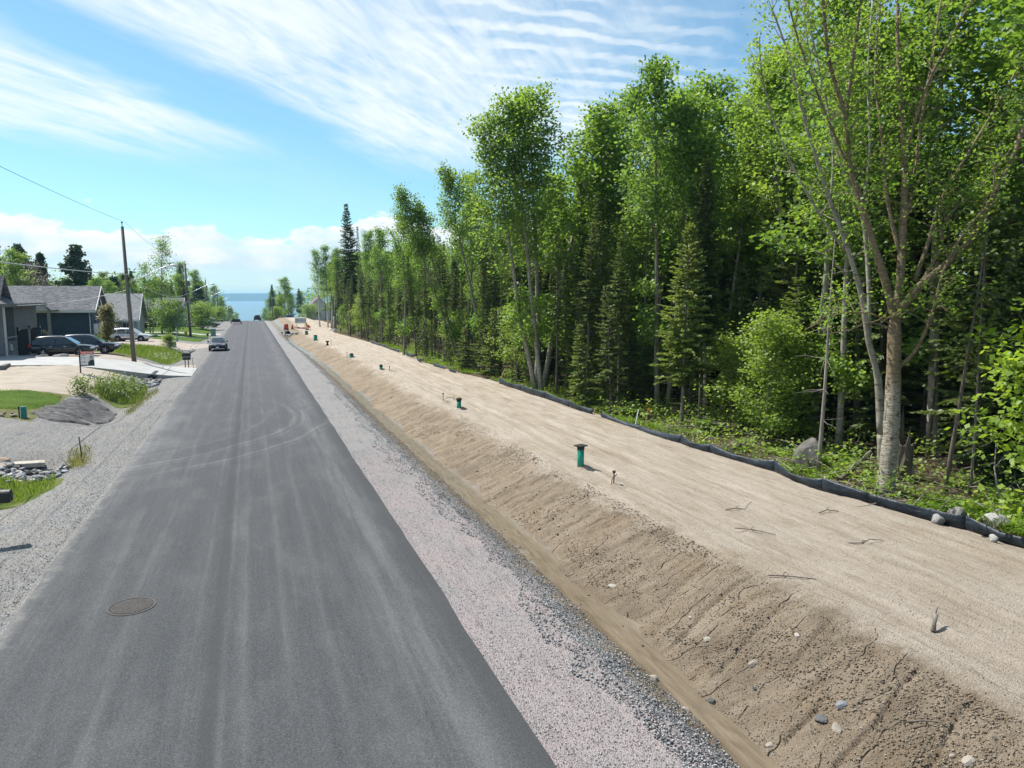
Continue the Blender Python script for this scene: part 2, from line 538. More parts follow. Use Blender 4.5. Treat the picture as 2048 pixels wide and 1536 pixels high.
dust = gg.m('ADD', dust, gg.ss(pat, .46, .72, 0, .2))
streaks = gg.noise(gg.comb(gg.m('MULTIPLY', X_, 14.), gg.m('MULTIPLY', Y_, .22), 0.), 1., 4, .7)
dust = gg.m('ADD', dust, gg.ss(streaks, .5, .72, 0, .12))
# curved tyre marks where cars turn out of the side drive
rx = gg.m('ADD', X_, 10.5); ry = gg.m('SUBTRACT', Y_, 38.5)
rr = gg.m('SQRT', gg.m('ADD', gg.m('MULTIPLY', rx, rx), gg.m('MULTIPLY', ry, ry)))
rr = gg.m('ADD', rr, gg.m('MULTIPLY', gg.m('SUBTRACT', gg.noise(p, .35, 2), .5), .8))
arcs = None
for rad, wd, st in ((11.0, .10, .2), (12.45, .14, .34), (12.85, .08, .22), (14.0, .14, .34), (14.4, .09, .18)):
    a = gg.m('MULTIPLY', gg.ss(gg.m('ABSOLUTE', gg.m('SUBTRACT', rr, rad)), wd * .3, wd * 1.4, 1, 0), st)
    arcs = a if arcs is None else gg.m('MAXIMUM', arcs, a)
arcs = gg.m('MULTIPLY', arcs, gg.m('MULTIPLY', gg.ss(Y_, 25, 28), gg.ss(Y_, 38, 47, 1, 0)))
dust = gg.m('ADD', dust, gg.m('MULTIPLY', arcs, gg.ss(brk, .25, .6, .4, 1.1)))
# dust carried on from the gravel drives
dr = gg.m('MULTIPLY', gg.ss(X_, -4.4, -2.2, 1, 0), gg.m('MULTIPLY', gg.ss(Y_, 20, 31), gg.ss(Y_, 38, 47, 1, 0)))
dust = gg.m('ADD', dust, gg.m('MULTIPLY', dr, gg.ss(pat, .3, .6, .1, .55)), clamp=True)
grain = gg.voro(p, 85.)[1]
gn = gg.sep(grain)[0]
basec = gg.ramp(gg.m('ADD', gg.m('MULTIPLY', gn, .6), gg.m('MULTIPLY', gg.noise(p, 140, 2), .4)), [(.15, (.026, .0285, .0305)), (.55, (.047, .050, .0535)), (.9, (.096, .099, .103))])
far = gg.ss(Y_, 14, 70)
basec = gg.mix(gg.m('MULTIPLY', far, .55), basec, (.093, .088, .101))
seam = gg.ss(gg.m('ABSOLUTE', gg.m('ADD', wx, .77)), .04, .20, .55, 0)
seam = gg.m('MULTIPLY', seam, gg.ss(brk, .2, .55, .5, 1))
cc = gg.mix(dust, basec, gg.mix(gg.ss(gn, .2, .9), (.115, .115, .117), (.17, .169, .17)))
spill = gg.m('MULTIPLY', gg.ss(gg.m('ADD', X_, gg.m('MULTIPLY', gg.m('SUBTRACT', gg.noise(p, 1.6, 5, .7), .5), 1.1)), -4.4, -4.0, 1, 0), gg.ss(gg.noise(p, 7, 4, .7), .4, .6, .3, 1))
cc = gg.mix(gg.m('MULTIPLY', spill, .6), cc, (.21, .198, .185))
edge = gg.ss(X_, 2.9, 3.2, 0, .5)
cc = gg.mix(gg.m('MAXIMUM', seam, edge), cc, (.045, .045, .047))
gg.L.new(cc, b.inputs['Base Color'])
gg.L.new(gg.bump(gg.m('ADD', gn, gg.noise(p, 60, 2)), .25, .008), b.inputs['Normal'])
M['asphalt'] = m_

# gravels -------------------------------------------------------------
M['shoulder'] = gravel_mat('pink_grey_gravel', [(.1, (.20, .178, .173)), (.45, (.31, .278, .273)), (.85, (.41, .37, .365))], 62, (.385, .318, .308), (.28, .275, .275), .7, (.86, .93, .935))
m_, gg, b = new_mat('stony_bank', .85, .25)
p = pos(gg); X_, Y_, Z_ = gg.sep(p)
d1, v1 = gg.voro(p, 26.); d2, v2 = gg.voro(p, 11.)
tone = gg.m('ADD', gg.m('MULTIPLY', gg.sep(v1)[0], .6), gg.m('MULTIPLY', gg.sep(v2)[1], .4))
stn = gg.ramp(tone, [(.15, (.05, .051, .056)), (.5, (.165, .166, .172)), (.85, (.38, .375, .37))])
stn = gg.mix(gg.ss(gg.noise(p, .9, 4, .6), .42, .6), stn, gg.mix(.6, stn, (.33, .305, .295)))
soil = gg.ramp(gg.noise(p, 7, 5, .7), [(.3, (.105, .08, .054)), (.5, (.195, .152, .104)), (.7, (.28, .22, .15))])
soil = gg.mix(gg.ss(gg.noise(p, 1.1, 4), .5, .66, 0, .6), soil, (.20, .125, .05))
lowr = gg.m('ADD', gg.m('ADD', X_, gg.ss(Y_, 70, 125, 0, .9)), gg.m('MULTIPLY', gg.m('SUBTRACT', gg.noise(p, .8, 5, .65), .5), 2.6))
soilf = gg.m('MULTIPLY', gg.ss(lowr, 5.45, 6.05), gg.ss(gg.noise(p, 3, 4, .7), .32, .56, .4, 1))
cc = gg.mix(soilf, stn, soil)
cc = gg.mix(gg.m('MULTIPLY', gg.ss(d1, .42, .7, 0, .5), gg.m('SUBTRACT', 1., soilf)), cc, (.03, .028, .026))
gg.L.new(cc, b.inputs['Base Color'])
gg.L.new(gg.bump(gg.m('ADD', gg.m('MULTIPLY', d1, -1.), gg.noise(p, 8, 4, .7)), 1., .04), b.inputs['Normal'])
M['bank'] = m_
M['verge'] = gravel_mat('grey_gravel', [(.1, (.10, .099, .098)), (.45, (.195, .192, .188)), (.85, (.33, .325, .32))], 38, (.255, .236, .215), (.31, .284, .253), .8)

# silt in the ditch ----------------------------------------------------
m_, gg, b = new_mat('ditch_silt', .26, .5)
p = pos(gg)
f = gg.noise(gg.vm('MULTIPLY', p, (7, .9, 1)), 1.2, 6, .68, .5)
cc = gg.ramp(f, [(.3, (.105, .078, .052)), (.5, (.16, .123, .084)), (.72, (.215, .17, .12))])
cc = gg.mix(gg.ss(gg.noise(p, 160, 2), .35, .7, 0, .25), cc, (.16, .12, .08))
gg.L.new(cc, b.inputs['Base Color'])
gg.L.new(gg.bump(f, .35, .04), b.inputs['Normal'])
M['silt'] = m_

# sand lot: pale and dry on top, damp brown on the ditch slope -----------
m_, gg, b = new_mat('sandy_soil', .92, .15)
p = pos(gg); X_, Y_, Z_ = gg.sep(p)
sh = gg.ss(Y_, 70, 125, 0, .9)
n1 = gg.noise(p, .8, 5, .6); n2 = gg.noise(p, 5.5, 5, .65)
edge_x = gg.m('ADD', gg.m('ADD', X_, sh), gg.m('ADD', gg.m('MULTIPLY', gg.m('SUBTRACT', n1, .5), -2.4), gg.m('MULTIPLY', gg.m('SUBTRACT', n2, .5), -1.2)))
edge_x = gg.m('SUBTRACT', edge_x, gg.ss(Y_, 9, 22, .75, 0))
on_slope = gg.ss(edge_x, 8.9, 9.9, 1, 0)
st = gg.noise(gg.vm('MULTIPLY', p, (1.9, .28, 1)), 1.4, 6, .68)
dry = gg.ramp(st, [(.28, (.30, .245, .19)), (.45, (.405, .343, .277)), (.7, (.49, .428, .36))])
dry = gg.mix(gg.ss(gg.noise(p, 11, 5, .7), .52, .68, 0, .5), dry, (.235, .185, .14))
tr2 = gg.noise(gg.vm('MULTIPLY', p, (7, .5, 1)), 1.1, 4, .7)
dry = gg.mix(gg.ss(tr2, .55, .7, 0, .38), dry, (.255, .20, .155))
lx = gg.m('ADD', gg.m('ADD', X_, gg.m('MULTIPLY', Y_, .035)), gg.m('MULTIPLY', gg.m('SUBTRACT', gg.noise(gg.vm('MULTIPLY', p, (.5, .12, 1)), 1., 3), .5), 1.6))
lf_ = gg.m('ABSOLUTE', gg.m('SUBTRACT', gg.m('FRACT', gg.m('MULTIPLY', lx, .78)), .5))
lines = gg.m('MULTIPLY', gg.ss(lf_, .0, .05, 1, 0), gg.ss(gg.noise(gg.vm('MULTIPLY', p, (1.2, .5, 1)), 1.4, 5, .7), .47, .6))
dry = gg.mix(gg.m('MULTIPLY', lines, .32), dry, (.17, .13, .095))
dry = gg.mix(gg.ss(gg.noise(gg.vm('MULTIPLY', p, (6, 3, 1)), 2.2, 5, .75), .60, .68, 0, .45), dry, (.17, .13, .095))
sl = gg.noise(gg.vm('MULTIPLY', p, (.5, 2.6, .5)), 1.3, 6, .68)
damp = gg.ramp(sl, [(.3, (.185, .143, .102)), (.48, (.275, .217, .157)), (.7, (.37, .305, .23))])
damp = gg.mix(gg.ss(gg.noise(p, .7, 3), .5, .7, 0, .5), damp, (.265, .19, .118))
cx = gg.m('SUBTRACT', gg.m('SUBTRACT', Y_, gg.m('MULTIPLY', X_, .35)), gg.m('MULTIPLY', gg.m('SUBTRACT', gg.noise(p, .45, 3), .5), 1.5))
cf = gg.m('ABSOLUTE', gg.m('SUBTRACT', gg.m('FRACT', gg.m('MULTIPLY', cx, 1.45)), .5))
crk = gg.m('MULTIPLY', gg.ss(cf, .0, .035, 1, 0), gg.ss(gg.noise(gg.vm('MULTIPLY', p, (.9, 1.6, 1)), 1.2, 4, .7), .455, .58))
damp = gg.mix(gg.m('MULTIPLY', crk, .7), damp, (.06, .045, .032))
damp = gg.mix(gg.ss(gg.noise(p, 30, 4, .7), .5, .7, 0, .55), damp, (.11, .085, .06))
damp = gg.mix(gg.ss(gg.noise(p, .55, 4, .6), .5, .64, 0, .55), damp, (.165, .128, .09))
tan_ = gg.noise(gg.vm('MULTIPLY', p, (.35, .16, 1)), 1.3, 4, .6)
dry = gg.mix(gg.ss(tan_, .5, .66, 0, .45), dry, gg.mix(1.0, dry, (.80, .74, .66), 'MULTIPLY'))
cc = gg.mix(on_slope, dry, damp)
d3, v3 = gg.voro(p, 17.)
peb = gg.m('MULTIPLY', gg.ss(gg.sep(v3)[0], .87, .92), gg.ss(d3, .12, .3, 1, 0))
cc = gg.mix(gg.m('MULTIPLY', peb, gg.m('ADD', .15, gg.m('MULTIPLY', on_slope, .75))), cc, (.50, .45, .39))
cc = gg.mix(gg.ss(gg.noise(p, 120, 2), .4, .7, 0, .22), cc, (.19, .145, .10))
gg.L.new(cc, b.inputs['Base Color'])
hh = gg.m('ADD', gg.m('MULTIPLY', gg.noise(p, 26, 5, .7), 1.), gg.m('ADD', gg.m('MULTIPLY', tr2, .9), gg.m('MULTIPLY', peb, .5)))
hh = gg.m('ADD', hh, gg.m('MULTIPLY', gg.m('ADD', gg.m('MULTIPLY', lines, .3), gg.m('MULTIPLY', crk, on_slope)), -1.0))
gg.L.new(gg.bump(hh, 1., .085), b.inputs['Normal'])
M['sand'] = m_

m_, gg, b = new_mat('dry_sand', .92, .15)
p = pos(gg)
cc = gg.ramp(gg.noise(gg.vm('MULTIPLY', p, (.6, 1.6, 1)), 1.2, 6, .68), [(.3, (.25, .208, .165)), (.5, (.35, .30, .245)), (.72, (.42, .37, .31))])
cc = gg.mix(gg.ss(gg.noise(p, 14, 4, .7), .5, .7, 0, .5), cc, (.26, .20, .15))
gg.L.new(cc, b.inputs['Base Color']); gg.L.new(gg.bump(gg.noise(p, 16, 5, .7), .6, .06), b.inputs['Normal'])
M['lotsand'] = m_

m_, gg, b = new_mat('brown_gravel', .9, .2)
p = pos(gg)
cc = gg.ramp(gg.noise(p, 9, 5, .7), [(.3, (.20, .165, .14)), (.55, (.34, .29, .25)), (.75, (.44, .39, .34))])
cc = gg.mix(gg.ss(gg.noise(p, .6, 4), .45, .65, 0, .6), cc, (.42, .36, .30))
gg.L.new(cc, b.inputs['Base Color']); gg.L.new(gg.bump(gg.noise(p, 25, 4, .7), .5, .04), b.inputs['Normal'])
M['drivegravel'] = m_

m_, gg, b = new_mat('forest_soil', .95, .1)
p = pos(gg)
cc = gg.ramp(gg.noise(p, 2.2, 6, .7), [(.3, (.035, .026, .018)), (.5, (.085, .062, .04)), (.68, (.12, .10, .05)), (.8, (.07, .11, .03))])
gg.L.new(cc, b.inputs['Base Color']); gg.L.new(gg.bump(gg.noise(p, 9, 5, .7), 1., .12), b.inputs['Normal'])
M['forest_floor'] = m_


def grass_ground(name, a, b_, c):
    m_, gg, b = new_mat(name, .95, .1)
    p = pos(gg)
    cc = gg.ramp(gg.noise(p, 1.1, 6, .65), [(.3, a), (.5, b_), (.72, c)])
    cc = gg.mix(gg.ss(gg.noise(p, 38, 3, .7), .4, .7, 0, .5), cc, tuple(v * .45 for v in a))
    gg.L.new(cc, b.inputs['Base Color']); gg.L.new(gg.bump(gg.noise(p, 45, 3, .7), .8, .05), b.inputs['Normal'])
    return m_


M['lawn'] = grass_ground('mown_grass', (.045, .085, .012), (.075, .13, .018), (.115, .16, .03))
M['rough_grass'] = grass_ground('rough_grass', (.06, .09, .02), (.11, .145, .03), (.19, .18, .075))
M['hillgrass'] = grass_ground('dry_verge', (.09, .10, .03), (.15, .145, .06), (.26, .22, .14))

m_, gg, b = new_mat('geotextile', .75, .25)
p = pos(gg)
w1 = gg.noise(gg.vm('MULTIPLY', p, (1.0, 2.6, 1)), 1.3, 6, .68, .8)
cc = gg.ramp(w1, [(.3, (.032, .032, .034)), (.5, (.062, .061, .063)), (.72, (.125, .12, .112))])
cc = gg.mix(gg.ss(gg.noise(p, 4, 5, .7), .52, .7, 0, .5), cc, (.17, .155, .135))
gg.L.new(cc, b.inputs['Base Color']); gg.L.new(gg.bump(w1, .7, .15), b.inputs['Normal'])
M['geotextile'] = m_

m_, gg, b = new_mat('new_concrete', .8, .3)
p = pos(gg)
cc = gg.ramp(gg.noise(p, .9, 6, .6), [(.3, (.30, .296, .288)), (.6, (.36, .355, .343)), (.8, (.41, .405, .39))])
gg.L.new(cc, b.inputs['Base Color']); gg.L.new(gg.bump(gg.noise(p, 30, 3), .2, .01), b.inputs['Normal'])
M['concrete'] = m_

m_, gg, b = new_mat('lake_water', .12, .5)
p = pos(gg)
gg.L.new(gg.ramp(gg.noise(gg.vm('MULTIPLY', p, (.0008, .004, 1)), 1., 4), [(.3, (.045, .12, .165)), (.7, (.07, .155, .20))]), b.inputs['Base Color'])
b.inputs['Roughness'].default_value = .35
M['water'] = m_

m_, gg, b = new_mat('far_forest', .95, .1)
p = pos(gg)
gg.L.new(gg.ramp(gg.noise(p, .006, 6, .65), [(.3, (.02, .05, .045)), (.7, (.04, .085, .07))]), b.inputs['Base Color'])
M['far_forest'] = m_


def leaf_mat(name, a, b_, c, trans=.38, rough=.5):
    m_, gg, b = new_mat(name, rough, .35)
    at = gg.node('ShaderNodeAttribute', attribute_name='tone').outputs['Fac']
    oi = gg.node('ShaderNodeObjectInfo').outputs['Random']
    k = gg.m('ADD', gg.m('MULTIPLY', at, .72), gg.m('MULTIPLY', oi, .28))
    cc = gg.ramp(k, [(.08, a), (.5, b_), (.92, c)])
    gg.L.new(cc, b.inputs['Base Color'])
    tr = gg.node('ShaderNodeBsdfTranslucent')
    gg.L.new(gg.mix(1.0, cc, (1.9, 1.75, .85), 'MULTIPLY'), tr.inputs[0])
    ms = gg.node('ShaderNodeMixShader'); ms.inputs[0].default_value = trans
    gg.L.new(b.outputs[0], ms.inputs[1]); gg.L.new(tr.outputs[0], ms.inputs[2])
    out = [n for n in m_.node_tree.nodes if n.type == 'OUTPUT_MATERIAL'][0]
    gg.L.new(ms.outputs[0], out.inputs[0])
    return m_


M['leaf_aspen'] = leaf_mat('aspen_leaves', (.072, .145, .032), (.130, .228, .054), (.20, .30, .075), .47)
M['leaf_birch'] = leaf_mat('birch_leaves', (.088, .17, .03), (.150, .25, .048), (.23, .325, .072), .49)
M['leaf_maple'] = leaf_mat('maple_leaves', (.11, .19, .02), (.17, .27, .03), (.24, .33, .05), .45)
M['leaf_sapling'] = leaf_mat('beech_leaves', (.12, .20, .032), (.18, .27, .05), (.25, .33, .08), .45)
M['needles_dark'] = leaf_mat('spruce_needles', (.042, .07, .026), (.066, .102, .034), (.10, .145, .045), .25)
M['needles_light'] = leaf_mat('fir_needles', (.08, .125, .03), (.13, .185, .042), (.20, .25, .065), .34)
M['needles_mid'] = leaf_mat('balsam_needles', (.065, .10, .028), (.10, .145, .038), (.15, .19, .052), .3)
M['needles_pine'] = leaf_mat('pine_needles', (.03, .062, .034), (.052, .095, .048), (.085, .135, .06), .2)
M['leaf_dead'] = leaf_mat('withered_twigs', (.13, .10, .075), (.18, .14, .11), (.22, .18, .15), .1)
M['leaf_autumn'] = leaf_mat('yellowing_leaves', (.11, .13, .045), (.21, .19, .08), (.30, .20, .12), .35)
M['grass'] = leaf_mat('grass_blades', (.09, .15, .015), (.14, .22, .025), (.22, .28, .05), .35)
M['fern'] = leaf_mat('fern_fronds', (.10, .18, .014), (.16, .27, .024), (.23, .34, .04), .42)
M['weeds'] = leaf_mat('weed_leaves', (.075, .13, .025), (.12, .18, .045), (.18, .22, .07), .35)
M['dry_grass'] = leaf_mat('straw_grass', (.11, .14, .035), (.17, .18, .06), (.25, .23, .11), .3)


def bark_mat(name, a, b_, c, sx=9, sz=1.2, bump=.8, marks=None):
    m_, gg, b = new_mat(name, .92, .15)
    p = objco(gg)
    n = gg.noise(gg.vm('MULTIPLY', p, (sx, sx, sz)), 1.6, 5, .65)
    cc = gg.ramp(n, [(.3, a), (.5, b_), (.72, c)])
    if marks:
        k = gg.noise(gg.vm('MULTIPLY', p, (2.2, 2.2, 15)), 1.1, 4, .7)
        cc = gg.mix(gg.ss(k, .56, .64), cc, marks)
    gg.L.new(cc, b.inputs['Base Color']); gg.L.new(gg.bump(n, bump, .03), b.inputs['Normal'])
    return m_


M['bark'] = bark_mat('grey_brown_bark', (.10, .083, .066), (.20, .172, .14), (.30, .265, .22))
M['bark_dark'] = bark_mat('spruce_bark', (.07, .056, .045), (.135, .11, .09), (.205, .175, .147))
M['bark_aspen'] = bark_mat('aspen_bark', (.17, .15, .118), (.29, .265, .215), (.39, .365, .305), 4, 2.2, .4, (.085, .072, .055))
M['bark_birch'] = bark_mat('white_birch_bark', (.40, .38, .34), (.58, .56, .52), (.68, .66, .62), 4, 6, .3, (.07, .06, .055))
M['bark_dead'] = bark_mat('weathered_wood', (.15, .13, .11), (.27, .24, .21), (.37, .34, .30), 10, 1., .8)
M['pole_wood'] = bark_mat('utility_pole_wood', (.085, .077, .066), (.155, .142, .123), (.22, .20, .175), 24, .5, .5)
# yellow birch: peeling, brown low down and orange-tan on the limbs
m_, gg, b = new_mat('yellow_birch_bark', .88, .2)
p = objco(gg)
n = gg.noise(gg.vm('MULTIPLY', p, (3, 3, 11)), 1.8, 6, .72)
n2 = gg.noise(p, .9, 4)
lo = gg.ramp(n, [(.32, (.06, .05, .038)), (.43, (.22, .19, .145)), (.6, (.40, .36, .295)), (.75, (.5, .46, .39))])
hi = gg.ramp(n, [(.3, (.075, .058, .038)), (.5, (.20, .15, .092)), (.7, (.33, .255, .165))])
cc = gg.mix(gg.ss(gg.m('ADD', gg.sep(p)[2], gg.m('MULTIPLY', gg.m('SUBTRACT', n2, .5), 4.)), 2.5, 4.3), lo, hi)
cc = gg.mix(gg.ss(gg.noise(p, 5, 5, .7), .56, .66, 0, .8), cc, (.06, .05, .032))
gg.L.new(cc, b.inputs['Base Color']); gg.L.new(gg.bump(n, 1., .05), b.inputs['Normal'])
M['bark_yellow'] = m_


def rock_mat(name, a, b_, c, scale=5):
    m_, gg, b = new_mat(name, .9, .2)
    p = objco(gg)
    oi = gg.node('ShaderNodeObjectInfo').outputs['Random']
    n = gg.noise(p, scale, 6, .7)
    cc = gg.ramp(gg.m('ADD', gg.m('MULTIPLY', n, .7), gg.m('MULTIPLY', oi, .3)), [(.3, a), (.5, b_), (.7, c)])
    cc = gg.mix(gg.ss(gg.noise(p, scale * .5, 4), .55, .7, 0, .5), cc, tuple(v * .55 for v in a))
    gg.L.new(cc, b.inputs['Base Color']); gg.L.new(gg.bump(n, .6, .05), b.inputs['Normal'])
    return m_


M['rock_grey'] = rock_mat('grey_granite', (.14, .135, .13), (.25, .24, .23), (.36, .35, .335), 3)
M['rock_boulder'] = rock_mat('lichened_granite', (.055, .05, .046), (.115, .105, .096), (.19, .178, .165), 2.5)
M['rock_dark'] = rock_mat('dark_rock', (.045, .045, .047), (.09, .09, .09), (.15, .148, .145), 6)
M['rock_pale'] = rock_mat('pale_stone', (.20, .17, .135), (.34, .30, .25), (.47, .43, .37), 9)
M['rock_blue'] = rock_mat('broken_grey_stone', (.14, .145, .16), (.34, .345, .36), (.55, .555, .56), 8)
M['rock_pink'] = rock_mat('pinkish_boulder', (.30, .22, .165), (.42, .325, .25), (.50, .41, .33), 5)
M['clod'] = rock_mat('soil_clods', (.07, .052, .036), (.13, .098, .066), (.21, .165, .115), 12)


# ------------------------------------------------------------------ the setting
YS = ysamples(4.0, 240, .0042, .035)
YS_ = np.concatenate([np.linspace(-30, 3.6, 20), YS])
YB = np.concatenate([np.linspace(-30, 3, 14), ysamples(4.0, 240, .012, .12)])
strip('road', M['asphalt'], bL, b0, np.concatenate([np.linspace(-60, 3, 10), ysamples(4.0, 260, .012, .12)]), 12, .035)
_bk = MB()
for _y0, _y1 in zip(YB[:-1], YB[1:]):                       # the cut edges of the asphalt
    for xx, sgn in ((b0, 1), (bL, -1)):
        a_, b_ = float(xx(_y0)), float(xx(_y1))
        _bk.add([(a_, _y0, H0(a_, _y0) + .035), (b_, _y1, H0(b_, _y1) + .035), (b_ + sgn * .03, _y1, H0(b_, _y1) - .03), (a_ + sgn * .03, _y0, H0(a_, _y0) - .03)], [(0, 1, 2, 3)])
tag(_bk.build('road_edge', M['asphalt']), kind='structure')
strip('gravel_shoulder', M['shoulder'], b0, b1, YS_, 30, -.012)
strip('ditch_bank', M['bank'], b1, b2, YS_, 26, -.012)
strip('ditch_bed', M['silt'], b2, b3, YS_, 10, -.012)
strip('sandy_lot', M['sand'], b3, b4, YS_, 130, -.012, bias=lambda u: u ** 1.25)
strip('forest_floor', M['forest_floor'], b4, 90, YB, 60, -.012, bias=lambda u: u ** 1.8)
strip('gravel_verge', M['verge'], lambda y: -9.8, bL, np.concatenate([np.linspace(-30, 8, 10), ysamples(9, 240, .0075, .07)]), 40, -.012)
strip('grass_lots', M['hillgrass'], -120, -9.8, np.concatenate([np.linspace(-30, 8, 6), ysamples(9, 240, .02, .3)]), 50, -.012, bias=lambda u: 1 - (1 - u) ** 2)
# the hill beyond the crest, down to the lake
ysl = np.array([240, 255, 275, 300, 330, 370, 420, 500, 600, 750, 950.])
strip('hillside', M['hillgrass'], -700, -6, ysl, 40, -.012)
strip('hillside', M['hillgrass'], 6, 700, ysl, 40, -.012)
strip('lower_road', M['verge'], -6, 6, ysl, 4, -.012)
yso = np.array([-60, -10, 60, 120, 180, 240.])
strip('back_land', M['hillgrass'], -700, -120, yso, 12, -.012)
strip('back_land', M['forest_floor'], 90, 700, yso, 12, -.012)
tag(MB().poly([(-6000, 850, -34), (6000, 850, -34), (6000, 7400, -34), (-6000, 7400, -34)]).build('lake', M['water']), kind='structure')
# low forested hills on the far shore
xs_ = np.linspace(-5500, 5500, 220)
crest_ = 34 + 16 * fbm(xs_ * .0011, xs_ * 0 + 2, 71, 4) * 2 - 34
Vh = []; Fh = []
for i, x in enumerate(xs_):
    zt = 22 + 22 * (float(fbm(np.array([x * .0009]), np.array([2.0]), 71, 4)[0]))
    for yy, zz in ((6150, -36), (6200, -28), (6380, zt * .55), (6600, zt), (7100, zt * .7), (7400, -36)): Vh.append((x, yy, zz))
for i in range(len(xs_) - 1):
    for k in range(5): a_ = i * 6 + k; Fh.append((a_, a_ + 6, a_ + 7, a_ + 1))
tag(link('far_hills', mesh_np('far_hills', Vh, Fh, M['far_forest'], True)), kind='structure')

# patches of ground on the left-hand side
drape('sandy_yard', M['lotsand'], [(-8.3, 49.5), (-8.4, 54.5), (-8.3, 59.6), (-12, 59.4), (-16, 59.2), (-30, 58.5), (-30, 47.3), (-12, 47.7), (-9.2, 47.2)], .5, .02, seed=1)
drape('lawn', M['lawn'], [(-9.9, 46.6), (-12.5, 47.9), (-30, 47.6), (-30, 40.6), (-11.0, 41.2), (-10.0, 42.6), (-9.7, 44.8)], .45, .05, seed=2)
drape('side_drive', M['verge'], [(-9.4, 31.4), (-14, 31.0), (-30, 30.6), (-30, 40.4), (-12, 40.3), (-10.6, 39.9), (-9.4, 38.8)], .5, .02, seed=3)
drape('brown_gravel_drive', M['drivegravel'], [(-4.6, 68.2), (-6.5, 67.6), (-12.5, 67.6), (-19, 68.5), (-19, 79), (-14.5, 77.5), (-11.3, 73.5), (-9.5, 71.8), (-7.0, 71.5), (-4.6, 71.0)], .5, .02, seed=4)
drape('gravel_drive', M['drivegravel'], [(-4.5, 96.5), (-8, 95.5), (-12, 92), (-16.5, 90), (-17.4, 97), (-17.4, 109), (-12, 110), (-8.5, 105), (-4.5, 104)], .7, .02, seed=5)
drape('front_lawn', M['lawn'], [(-6.2, 112), (-8, 110.5), (-17, 111), (-30, 113), (-30, 165), (-14, 164), (-7.5, 160), (-6.2, 140)], 1.2, .03, seed=6)
for k, (ya, yb) in enumerate(((119.5, 121.3), (130.5, 134))):
    drape('house_drive', M['concrete'], [(-4.8, ya), (-11, ya), (-21, ya - .3), (-21, yb - .3), (-11, yb), (-4.8, yb)], .7, .06, seed=30 + k, jit=.03, smooth_it=0)
drape('grass_bank', M['rough_grass'], [(-7.2, 74.5), (-9.5, 74.2), (-11.8, 76.5), (-15.5, 80), (-16.3, 88.5), (-12, 90.5), (-9, 92), (-7.4, 91), (-6.5, 84)], .6, .03, seed=7)
drape('weedy_ditch', M['rough_grass'], [(-6.7, 49), (-7.1, 47.6), (-8.2, 48.2), (-9.0, 49.4), (-8.9, 53.2), (-8.1, 55.8), (-7.2, 56), (-6.7, 54)], .35, .03, seed=8)
drape('weedy_swale', M['rough_grass'], [(-6.2, 26), (-6.0, 28), (-6.9, 29.0), (-8.5, 29.3), (-14, 29), (-14, 25.5), (-8, 25.5)], .35, .03, seed=9)
geo = drape('geotextile_sheet', M['geotextile'], [(-9.7, 46.3), (-8.6, 47.0), (-7.6, 46.6), (-6.95, 44.2), (-7.0, 42.4), (-8.0, 40.9), (-8.9, 39.3), (-10.1, 40.2), (-10.2, 42.0), (-9.85, 44.5)], .12, .05, -.01, .18, kind=None, smooth_it=1, seed=10,
            zfun=lambda x, y: .16 * fbm(x * 1.6 + y * .8, y * 2.4, 91, 4) + .16 * np.abs(fbm(x * 1.1 - y * .5, y * 1.4 + x, 92, 4)) - .10 * ss(.0, .06, .06 - np.abs(fbm(x * .8 + y * .5, y * .9, 93, 3))))
tag(geo, 'creased black landscape fabric laid over the ditch side below the lawn', 'landscape fabric')
# the concrete driveway is a poured slab with a visible side
def slab(name, mat, top, thick, label, cat, dzs):
    t = thing(name, label, cat, (0, 0, 0))
    P = []
    for (x, y), dz in zip(top, dzs): P.append((x, y, H1(x, y) + dz))
    n = len(P)
    mb = MB()
    mb.add(P + [(p[0], p[1], p[2] - thick) for p in P], [tuple(range(n))] + [(i, n + i, n + (i + 1) % n, (i + 1) % n) for i in range(n)])
    return t, mb
cpts_n = [(-4.42, 60.4), (-6.0, 60.2), (-7.6, 60.0), (-9.6, 59.6), (-12.4, 59.2), (-15.6, 59.1), (-20.2, 59.3), (-24, 59.3)]
cpts_f = [(-4.42, 67.2), (-6.0, 67.1), (-7.6, 67.0), (-9.4, 66.7), (-12.4, 66.3), (-15.6, 67.0), (-20.2, 70.5), (-24, 70.5)]
cz = [-.22, -.10, .14, .54, .98, 1.06, 1.08, 1.08]
drv = thing('concrete_driveway', 'pale new concrete driveway rising from the road to the grey house', 'driveway')
for k in range(len(cz) - 1):
    mb = MB()
    q = [(*cpts_n[k], cz[k]), (*cpts_n[k + 1], cz[k + 1]), (*cpts_f[k + 1], cz[k + 1]), (*cpts_f[k], cz[k])]
    q = [Vector(v) for v in q]
    c0 = sum(q, Vector()) / 4
    q = [c0 + (v - c0) * .9985 for v in q]
    mb.prism([v - Vector((0, 0, .55)) for v in q], (0, 0, .55))
    mb.build('slab', M['concrete'], drv)
wl = thing('concrete_kerb_wall', 'low grey concrete wall end beside the driveway at the picture edge', 'wall', (-17.4, 57.3, .85), R(4))
MB().box((0, 0, .10), (3.6, .28, .5), 0, .02).build('wall_block', M['rock_grey'], wl)
MB().box((1.62, 1.0, .10), (.3, 1.7, .5), 0, .02).build('wall_block', M['rock_grey'], wl)


